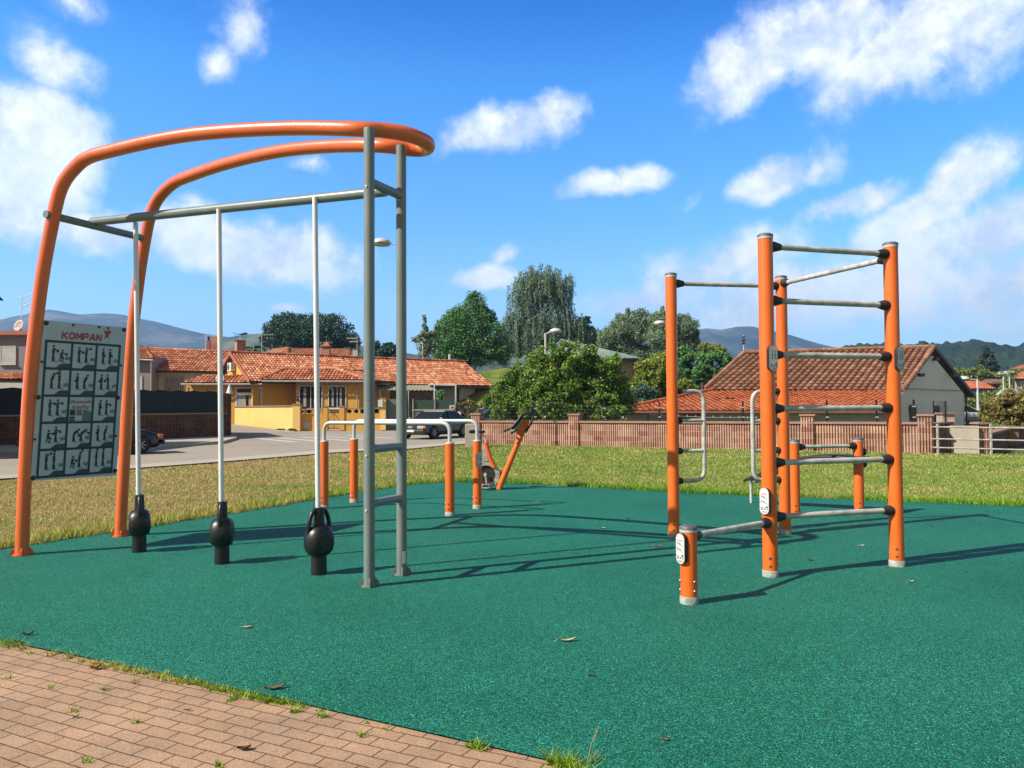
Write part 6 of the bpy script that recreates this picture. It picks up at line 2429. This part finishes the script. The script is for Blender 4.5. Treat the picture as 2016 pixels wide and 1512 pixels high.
BARKW = simple('birch_bark', (.42, .40, .36), .9, 0, .4, 5, .4, 12)


def leaf_mesh(name, C, size, mat, parent, rng, up=.35, asp=.5, dirs=None):
    n = len(C)
    nrm = rng.normal(0, .9, (n, 3)) + np.array([-.45, -.35, up])
    nrm /= np.linalg.norm(nrm, axis=1)[:, None]
    a = rng.normal(0, 1, (n, 3)) if dirs is None else dirs + rng.normal(0, .25, (n, 3))
    a -= nrm * (a * nrm).sum(1)[:, None]
    a /= np.linalg.norm(a, axis=1)[:, None] + 1e-9
    b = np.cross(nrm, a)
    s = size * rng.uniform(.6, 1.35, n)[:, None]
    co = np.empty((n, 4, 3), np.float32)
    co[:, 0] = C - a * s
    co[:, 1] = C + b * s * asp + nrm * s * .12
    co[:, 2] = C + a * s
    co[:, 3] = C - b * s * asp + nrm * s * .12
    inv = np.array(WM[parent].inverted())
    co = co.reshape(-1, 3) @ inv[:3, :3].T.astype(np.float32) + inv[:3, 3].astype(np.float32)
    me = bpy.data.meshes.new(name)
    me.vertices.add(4 * n)
    me.vertices.foreach_set('co', co.astype(np.float32).ravel())
    me.loops.add(4 * n)
    me.loops.foreach_set('vertex_index', np.arange(4 * n, dtype=np.int32))
    me.polygons.add(n)
    me.polygons.foreach_set('loop_start', np.arange(0, 4 * n, 4, dtype=np.int32))
    me.polygons.foreach_set('loop_total', np.full(n, 4, np.int32))
    me.materials.append(mat)
    me.update(calc_edges=True)
    o = bpy.data.objects.new(name, me)
    COL.objects.link(o)
    o.parent = parent
    WM[o] = WM[parent]
    return o


def cloud_points(lobes, n, rng, clump=.30, ncl=38, shell=.5):
    vol = np.array([max(1e-6, (l[1] * l[2] * l[3])) ** (2 / 3) for l in lobes])
    vol = vol / vol.sum()
    out = []
    for l, v in zip(lobes, vol):
        k = int(n * v)
        d = rng.normal(0, 1, (ncl, 3))
        d /= np.linalg.norm(d, axis=1)[:, None]
        rr = rng.uniform(shell, .95, ncl)[:, None]
        cc = d * rr
        idx = rng.integers(0, ncl, k)
        q = rng.normal(0, 1, (k, 3))
        q /= np.linalg.norm(q, axis=1)[:, None]
        q *= (rng.uniform(0, 1, k) ** .45)[:, None] * clump * rng.uniform(.7, 1.25, ncl)[idx][:, None]
        P = cc[idx] + q
        out.append(np.array(l[0]) + P * np.array([l[1], l[2], l[3]]))
    return np.concatenate(out)


def tree(name, label, cat, Y_, lobes_px, mat, n, leaf_s, seed, trunk=True, tr=.18, bark=None, group=None, clump=.30, ncl=38, up=.35, depth=.85, shell=.5, base=None, asp=.5, limbs=True):
    rng = np.random.default_rng(seed)
    lobes = []
    for (px, py, rx, ry, *dy) in lobes_px:
        c = W(px, py, Y_ + (dy[0] if dy else 0))
        sx, sz = rx * Y_ / F, ry * Y_ / F
        lobes.append((tuple(c), sx, min(sx, sz * 1.3) * depth, sz))
    m0 = lobes[0][0]
    bx_ = base if base is not None else m0[0]
    t = thing(name, label, cat, (bx_, Y_, 0), group=group)
    leaf_mesh('crown', cloud_points(lobes, n, rng, clump, ncl, shell), leaf_s, mat, t, rng, up, asp)
    if trunk:
        mb = MB()
        top = max(l[0][2] for l in lobes)
        b = V((bx_, Y_, -.1))
        mid = V((m0[0] * .5 + bx_ * .5, Y_, top * .45))
        mb.tube(spline([b, b.lerp(mid, .5) + V((.05, 0, 0)), mid, V((m0[0], m0[1], top * .8))], 4), [tr * (1.25 - .07 * i) if i < 12 else tr * .35 for i in range(13)], 9)
        if limbs:
            for l in lobes[:7]:
                c = V(l[0])
                mb.tube(spline([mid, mid.lerp(c, .5) + V((0, 0, .2)), c], 4), [tr * (.55 - .045 * i) for i in range(9)], 6)
                rr = random.Random(seed + int(l[0][0] * 10))
                for q in range(4):
                    e = c + V((rr.uniform(-1, 1) * l[1], rr.uniform(-1, 1) * l[2], rr.uniform(-.2, 1) * l[3])) * .8
                    mb.tube([mid.lerp(c, .7), e], [tr * .25, tr * .06], 5)
        mb.build('trunk', bark or BARK, t)
    return t


# big bush behind the long wall
tree('garden_shrub', 'large bright green leafy bush right behind the long brick wall', 'bush', 34,
     [(1095, 730, 62, 55), (1140, 722, 55, 50, .5), (1040, 745, 50, 50), (1190, 745, 45, 52, .5), (1005, 775, 38, 48), (1090, 790, 75, 55, -.4), (1170, 790, 60, 52), (1020, 805, 50, 35), (1210, 790, 30, 40, .8), (985, 812, 25, 28), (1110, 692, 28, 25), (1160, 697, 20, 20), (1060, 705, 18, 18), (1225, 765, 18, 28, 1), (1235, 800, 24, 26, 1)],
     LEAF['bush'], 52000, .064, 21, tr=.10, clump=.21, ncl=70, up=.45, shell=.5)
tree('garden_shrub', 'dark hedge rising behind the left tip of the low orange roof', 'bush', 49,
     [(1240, 790, 36, 30), (1270, 778, 28, 22), (1225, 805, 26, 20)], LEAF['darkt'], 9000, .08, 23, tr=.06)
tree('garden_shrub', 'small glossy shrub under the wire fence left of the low orange roof', 'bush', 33,
     [(1215, 815, 24, 18), (1190, 815, 24, 16)], LEAF['bush'], 3500, .055, 22, tr=.05)
# round green tree
tree('broadleaf_tree', 'dense rounded green tree with pointed top behind the stone house', 'tree', 84,
     [(925, 650, 48, 52), (935, 608, 26, 32), (890, 665, 40, 42), (965, 665, 36, 42), (905, 628, 30, 26), (955, 625, 24, 24), (935, 690, 62, 34), (870, 680, 26, 34), (985, 690, 28, 30), (930, 588, 12, 14), (890, 700, 50, 22)],
     LEAF['dense'], 52000, .12, 31, tr=.3, clump=.33, ncl=90, up=.5)
# weeping birch : hanging strands
rng = np.random.default_rng(41)
BYY = 90
wb = thing('weeping_birch', 'tall weeping birch with drooping grey green strands behind the big bush', 'tree', (W(1060, 700, BYY).x, BYY, 0))
pts = []
segs = MB()
sc_b = BYY / F
stems = []
for (px, py, rx, ry, k) in ((1065, 545, 50, 26, 190), (1095, 560, 40, 30, 160), (1030, 570, 36, 32, 150), (1105, 600, 28, 36, 70), (1030, 620, 30, 40, 75), (1065, 610, 45, 45, 120), (1008, 630, 20, 26, 70), (1130, 635, 26, 24, 90), (1085, 640, 50, 34, 150), (1040, 650, 40, 30, 110), (1155, 655, 18, 16, 30), (1120, 545, 10, 10, 12), (1045, 535, 16, 14, 20)):
    c = W(px, py, BYY)
    for _ in range(k):
        d = rng.normal(0, 1, 3)
        d /= np.linalg.norm(d)
        q = np.array(c) + d * np.array([rx * sc_b, rx * sc_b * .8, ry * sc_b]) * rng.uniform(.25, 1)
        ln = rng.uniform(.9, 3.2)
        sway = rng.normal(0, .14, 2)
        m_ = int(ln * 15)
        tt_ = np.linspace(0, 1, m_)
        p = np.stack([q[0] + sway[0] * tt_ + np.sin(tt_ * 2) * .15 * d[0], q[1] + sway[1] * tt_, q[2] - ln * tt_ ** 1.3], 1)
        p += rng.normal(0, .05, p.shape)
        pts.append(p)
allp = np.concatenate(pts)
dd = np.zeros_like(allp)
dd[:, 2] = -1
allp = np.concatenate([allp, allp + rng.normal(0, .10, allp.shape)])
dd = np.zeros_like(allp)
dd[:, 2] = -1
leaf_mesh('crown', allp, .105, LEAF['birch'], wb, rng, .1, .45, dd)
tkm = MB()
bb_ = V((W(1060, 700, BYY).x, BYY, -.1))
tkm.tube(spline([bb_, W(1062, 680, BYY), W(1060, 620, BYY), W(1072, 560, BYY), W(1085, 530, BYY)], 4), [.38 - .019 * i for i in range(17)], 8)
for (a, b, c) in (((1061, 640), (1040, 600), (1030, 560)), ((1062, 630), (1090, 595), (1112, 560)), ((1062, 660), (1035, 630), (1012, 620)), ((1064, 650), (1110, 630), (1140, 635)), ((1068, 585), (1055, 555), (1048, 528)), ((1066, 600), (1080, 570), (1100, 545))):
    tkm.tube(spline([W(*a, BYY), W(*b, BYY), W(*c, BYY)], 5), [.16 - .014 * i for i in range(11)], 6)
tkm.build('trunk', BARKW, wb)
tree('broadleaf_tree', 'low dark tree filling in under the weeping birch strands', 'tree', 92,
     [(1130, 665, 44, 26), (1075, 672, 60, 24), (1020, 672, 34, 30), (1165, 668, 26, 20), (1150, 640, 18, 18)], LEAF['dense'], 14000, .16, 42, tr=.2)
# dark tree left
tree('broadleaf_tree', 'broad dark blue green tree behind the roofs left of the arch posts', 'tree', 115,
     [(600, 655, 60, 36), (555, 650, 38, 32), (648, 658, 46, 36), (575, 638, 40, 22), (640, 636, 36, 20), (690, 678, 22, 24), (600, 684, 80, 24), (525, 668, 14, 16)],
     LEAF['darkt'], 46000, .17, 51, tr=.45, clump=.3, ncl=100)
tree('broadleaf_tree', 'small dark tree glimpsed between the two grey posts', 'tree', 105,
     [(762, 692, 22, 20), (740, 690, 16, 18), (752, 705, 26, 14)], LEAF['darkt'], 5000, .2, 52, tr=.18)
# sapling
tree('young_tree', 'sparse young tree with light upright branches left of the rounded green tree', 'tree', 78,
     [(836, 634, 4, 14), (838, 662, 12, 13), (826, 668, 14, 7), (852, 658, 9, 7), (832, 690, 15, 12), (846, 684, 12, 14), (816, 668, 7, 4), (860, 645, 4, 8), (838, 648, 6, 8)], LEAF['grey'], 1700, .17, 61, tr=.07, clump=.5, ncl=12)
# grey green trees right of birch
tree('broadleaf_tree', 'broad pale grey green tree behind the green metal roof', 'tree', 80,
     [(1235, 660, 46, 38), (1200, 672, 24, 30), (1260, 640, 34, 28), (1222, 640, 22, 22), (1250, 700, 50, 30), (1190, 690, 14, 20), (1205, 645, 5, 12), (1220, 628, 5, 12), (1236, 618, 6, 12), (1262, 616, 7, 11), (1248, 622, 5, 12), (1192, 655, 5, 9)],
     LEAF['grey'], 42000, .13, 71, tr=.28, clump=.28, ncl=90, up=.4, asp=.3)
tree('broadleaf_tree', 'taller grey green tree partly behind the leftmost tall orange post', 'tree', 76,
     [(1310, 655, 42, 38), (1345, 652, 32, 34), (1300, 630, 24, 20), (1335, 690, 48, 30), (1365, 670, 14, 24), (1292, 622, 6, 12), (1304, 612, 5, 10), (1345, 628, 7, 10), (1362, 640, 8, 8), (1370, 655, 7, 7)],
     LEAF['grey'], 34000, .12, 72, tr=.28, clump=.28, ncl=90, up=.4, asp=.3)
tree('reed_clump', 'feathery pale grass clump above the hedge left of the weathered roof', 'plant', 66,
     [(1405, 692, 24, 14), (1385, 685, 12, 12), (1428, 702, 14, 10)], LEAF['yellow'], 3200, .16, 73, trunk=False, asp=.18)
# bushes in front
tree('garden_shrub', 'yellow green bush between the stone building and the leftmost tall post', 'bush', 52,
     [(1290, 740, 34, 42), (1270, 770, 36, 32), (1305, 715, 26, 24), (1320, 760, 30, 34), (1250, 795, 26, 18), (1300, 795, 40, 14), (1335, 790, 20, 14), (1262, 725, 14, 18)],
     LEAF['yellow'], 17000, .10, 81, tr=.08, clump=.28, ncl=45)
tree('garden_shrub', 'rounded green bush between the leftmost tall post and the weathered roof', 'bush', 58,
     [(1365, 725, 40, 36), (1405, 718, 34, 28), (1345, 700, 22, 18), (1385, 745, 40, 26), (1435, 725, 20, 20), (1350, 760, 26, 18), (1425, 705, 14, 10)],
     LEAF['dense'], 17000, .11, 82, tr=.09, clump=.26, ncl=50, up=.5)
tree('garden_shrub', 'low bright shrub beside the stove pipe of the weathered roof', 'bush', 50,
     [(1345, 757, 20, 12), (1362, 762, 14, 9), (1330, 765, 14, 12)], LEAF['yellow'], 2600, .09, 83, tr=.04)
# green slope with plants between stone house and bush
bank = MB()
for i in range(20):
    for j in range(8):
        pass
gv = []
nx_, ny_ = 24, 10
for j in range(ny_ + 1):
    for i in range(nx_ + 1):
        x = -12 + 25 * i / nx_
        y = 66 + 16 * j / ny_
        u = max(0, 1 - ((x - .5) / 12.4) ** 2) * math.sin(math.pi * min(1, j / ny_ * .8 + .05))
        gv.append((x, y, -.1 + 5.5 * u + noise.noise(V((x * .3, y * .3, 0))) * .3 * u))
bank.add(gv, [(j * (nx_ + 1) + i, j * (nx_ + 1) + i + 1, (j + 1) * (nx_ + 1) + i + 1, (j + 1) * (nx_ + 1) + i) for j in range(ny_) for i in range(nx_)], 0, True)
struct(bank.build('grass_bank', ground_mat('bank_grass', [(.38, (.10, .17, .02)), (.62, (.42, .46, .09))], (.5, 4, 14), .9, .3), fix=False))
tree('garden_shrub', 'pale green shrub at the corner of the stone house below the grassy bank', 'bush', 63,
     [(975, 790, 20, 34), (960, 800, 12, 26), (992, 770, 16, 20)], LEAF['bush'], 4500, .09, 84, tr=.05)
tree('garden_shrub', 'dark reddish hedge behind the iron garden fence', 'bush', 51.5,
     [(905, 808, 14, 18), (925, 802, 14, 16), (940, 815, 12, 20), (915, 830, 24, 16)], LEAF['red'], 3800, .08, 85, tr=.04)
tree('potted_plant', 'small potted tree inside the glass screened patio', 'plant', 52.5,
     [(868, 778, 7, 10), (858, 790, 5, 6)], LEAF['dense'], 900, .08, 86, tr=.03)
# far right vegetation
tree('conifer', 'tall dark conifer standing before the wooded hill', 'tree', 150,
     [(1942, 690, 6, 8), (1942, 700, 11, 9), (1943, 712, 17, 9), (1942, 724, 22, 9), (1944, 735, 26, 9), (1944, 744, 29, 8), (1941, 683, 2, 4)], LEAF['con'], 16000, .3, 91, tr=.3, clump=.35, ncl=40, up=-.1, depth=1.0, asp=.3)
tree('broadleaf_tree', 'light green tree row in front of the conifer', 'tree', 135,
     [(1905, 740, 24, 14), (1925, 735, 20, 14), (1950, 742, 30, 10), (1890, 735, 12, 12), (1975, 742, 14, 12)], LEAF['far'], 6500, .3, 92, tr=.2)
tree('broadleaf_tree', 'yellow green tree between the light masts and the white house', 'tree', 120,
     [(1993, 748, 16, 22), (2008, 740, 16, 14), (1985, 765, 14, 16)], LEAF['far'], 5000, .26, 93, tr=.2)
tree('garden_shrub', 'green bushes behind the street lamp and below the orange roof', 'bush', 95,
     [(1950, 790, 30, 20), (1925, 795, 26, 20), (1908, 798, 16, 18), (1970, 782, 18, 16), (1900, 780, 10, 14)], LEAF['far'], 8000, .2, 94, tr=.1)
tree('garden_shrub', 'russet leaved shrub behind the railing at the far end', 'bush', 38,
     [(1975, 800, 30, 26), (2000, 812, 36, 34), (1950, 818, 22, 22), (1965, 838, 30, 20), (2012, 842, 34, 28), (1938, 800, 8, 8), (1985, 775, 12, 10), (2030, 800, 30, 40)], LEAF['red'], 16000, .085, 95, tr=.05, clump=.28, ncl=40)
tree('garden_shrub', 'green shrub under the russet shrub behind the brown wall', 'bush', 33,
     [(1965, 850, 20, 14), (2000, 855, 30, 14), (1990, 870, 14, 10)], LEAF['dense'], 4000, .07, 96, tr=.04)
tree('broadleaf_tree', 'small tree tops just above the tiled roof of the white house', 'tree', 120,
     [(296, 690, 14, 9), (281, 692, 10, 9)], LEAF['dense'], 2500, .22, 97, tr=.15)
tree('broadleaf_tree', 'small tree tops beside the chimney with the metal cowl', 'tree', 118,
     [(488, 692, 20, 9), (510, 690, 14, 9), (375, 694, 10, 6)], LEAF['darkt'], 3500, .22, 98, tr=.15)
# little palm beside the antenna
pm = thing('palm_tree', 'small palm crown above the roof ridge beside the tall antenna', 'palm', (W(501, 700, 90).x, 90, 0))
pc = W(501, 690, 90)
MB().tube([(pc.x, 90, 0), pc], .16, 8).build('trunk', BARK, pm)
fr_ = MB()
for k in range(14):
    a = k * 2 * math.pi / 14
    for q in range(5):
        r0_, r1__ = q * .3, (q + 1) * .3
        f0 = pc + V((math.cos(a) * r0_, math.sin(a) * r0_, .5 * r0_ - .42 * r0_ ** 2))
        f1_ = pc + V((math.cos(a) * r1__, math.sin(a) * r1__, .5 * r1__ - .42 * r1__ ** 2))
        wv_ = V((-math.sin(a), math.cos(a), 0)) * (.16 - .025 * q)
        fr_.face([f0 - wv_, f0 + V((0, 0, .03)), f0 + wv_, f1_ + wv_ * .8, f1_ + V((0, 0, .03)), f1_ - wv_ * .8])
fr_.build('fronds', LEAF['grey'], pm)
# plants by the yellow wall foot
tree('weed_clump', 'green weeds along the foot of the yellow garden wall', 'plant', 52.4,
     [(574, 846, 8, 2.0), (552, 845.5, 10, 1.5)], LEAF['bush'], 900, .05, 99, trunk=False)

# power cables
cab = thing('overhead_cables', 'thin overhead cables sagging between stone house and trees', 'cable', W(968, 745, 62))
for k, (a, b) in enumerate((((905, 712, 72), (1000, 724, 60)), ((930, 728, 72), (1010, 716, 60)), ((962, 742, 66), (1004, 736, 60)))):
    p, q = W(*a), W(*b)
    MB().tube([p.lerp(q, t / 8) - V((0, 0, .25 * math.sin(math.pi * t / 8))) for t in range(9)], .02, 4).build('cable', IRON, cab)

# rooftop mast with camera-like aerials beyond the weathered roof
rm_ = thing('aerial_mast', 'mast with stacked aerials above the left end of the weathered roof', 'antenna', W(1464, 700, 54))
p = W(1464, 697, 54)
MB().tube([p - V((0, 0, .5)), W(1464, 660, 54)], .035, 6).build('mast', LIGHTW, rm_)
for y, s in ((664, .12), (670, .2), (676, .14)):
    MB().box(W(1464, y, 54), (s, s, .14)).build('aerial', IRON, rm_)

# ================================================================== HILLS
def hill(name, Yh, prof, depth, mat, amp=.04, tree_h=0.0, seed=0, nx=260, ny=26, x_ext=400):
    xs = np.linspace(prof[0][0], prof[-1][0], nx)
    ys = np.interp(xs, [p[0] for p in prof], [p[1] for p in prof])
    vs = []
    for j in range(ny + 1):
        u = j / ny                      # 0 foot, 0.6 crest, 1 behind
        for x, y in zip(xs, ys):
            top = W(x, y, Yh)
            hgt = top.z + 1
            if u <= .62:
                k = u / .62
                f = (math.sin((k - .5) * math.pi) * .5 + .5) ** .85
            else:
                f = 1 - ((u - .62) / .38) ** 2 * .9
            yy = Yh - depth * (.62 - u)
            xx = top.x * (yy / Yh)
            q = V((xx * 6 / Yh, yy * 6 / Yh, seed))
            nz = noise.noise(q * 1.7) + .5 * noise.noise(q * 4.1)
            z = -2 + hgt * f + nz * hgt * amp * math.sin(min(1, u / .62) * math.pi)
            if tree_h:
                z += tree_h * (.5 + noise.noise(V((xx / tree_h / 1.6, yy / tree_h / 1.6, seed)))) * min(1, u * 3)
            vs.append((xx, yy, z))
    mb = MB().add(vs, [(j * nx + i, j * nx + i + 1, (j + 1) * nx + i + 1, (j + 1) * nx + i) for j in range(ny) for i in range(nx - 1)], 0, True)
    return struct(mb.build(name, mat, fix=False))


def hill_mat(name, stops, scale, fine, bump=0.0):
    m = bpy.data.materials.new(name)
    nt = nodes(m)
    p = wpos(nt)
    a = ntex(nt, p, scale, 7, .6)
    b = ntex(nt, p, fine, 4, .65)
    f = math_(nt, 'ADD', math_(nt, 'MULTIPLY', a, .7), math_(nt, 'MULTIPLY', b, .3))
    finish(nt, ramp(nt, f, stops), .95, 0, b, bump, 3.0, .1)
    return m


MTN = hill_mat('mountain_slopes', [(.38, (.018, .04, .035)), (.50, (.055, .085, .06)), (.60, (.22, .21, .17))], .005, .03)
WOOD = hill_mat('wooded_slope', [(.32, (.008, .020, .012)), (.52, (.028, .055, .025)), (.66, (.065, .095, .04))], .02, .16, .8)
hill('left_mountain', 2600, [(-500, 640), (-200, 628), (-20, 634), (20, 628), (60, 620), (95, 615), (150, 622), (200, 619), (245, 622), (300, 634), (350, 648), (400, 658), (450, 664), (520, 662), (600, 668), (700, 690), (800, 700), (900, 712)], 1500, MTN, .10, 0, 1)
hill('low_hill', 1500, [(380, 690), (430, 668), (480, 659), (540, 656), (600, 660), (700, 680), (830, 700), (900, 706), (1000, 700), (1100, 690)], 700, hill_mat('low_hill_slopes', [(.36, (.03, .055, .02)), (.5, (.08, .11, .03)), (.62, (.2, .2, .09))], .012, .06), .08, 0, 4)
hill('right_mountain', 2700, [(900, 690), (1050, 672), (1150, 655), (1185, 652), (1250, 660), (1375, 650), (1390, 648), (1420, 650), (1450, 645), (1480, 646), (1510, 652), (1560, 662), (1620, 678), (1680, 692), (1800, 705), (2000, 715)], 1500, MTN, .10, 0, 2)
hill('wooded_hill', 700, [(1560, 715), (1620, 698), (1680, 686), (1740, 682), (1800, 686), (1840, 684), (1880, 681), (1910, 678), (1950, 681), (1975, 685), (2000, 688), (2030, 682), (2100, 676), (2300, 670)], 380, WOOD, .02, 4.5, 3, nx=420, ny=120)
tree('broadleaf_tree', 'lone rounded tree silhouette on the skyline above the weathered roof', 'tree', 560,
     [(1817, 678, 11, 6), (1808, 681, 7, 4), (1826, 680, 7, 5)], LEAF['darkt'], 2500, .8, 101, tr=.4)

# ================================================================== AIR
hz = bpy.data.materials.new('haze_air')
nt = nodes(hz)
pv_ = nt.nodes.new('ShaderNodeVolumePrincipled')
pv_.inputs['Color'].default_value = (.36, .60, 1.0, 1)
pv_.inputs['Density'].default_value = HAZE_D
pv_.inputs['Anisotropy'].default_value = .2
om = nt.nodes.new('ShaderNodeOutputMaterial')
L(nt, pv_.outputs[0], om.inputs['Volume'])
zt_ = 390
hb2 = MB().prism([V((-gsz - 40, -70, -3)), V((gsz + 40, -70, -3)), V((gsz + 40, 4300, -3)), V((-gsz - 40, 4300, -3))], (0, 0, zt_))
ho = hb2.build('haze', hz)
tag(ho, kind='stuff')
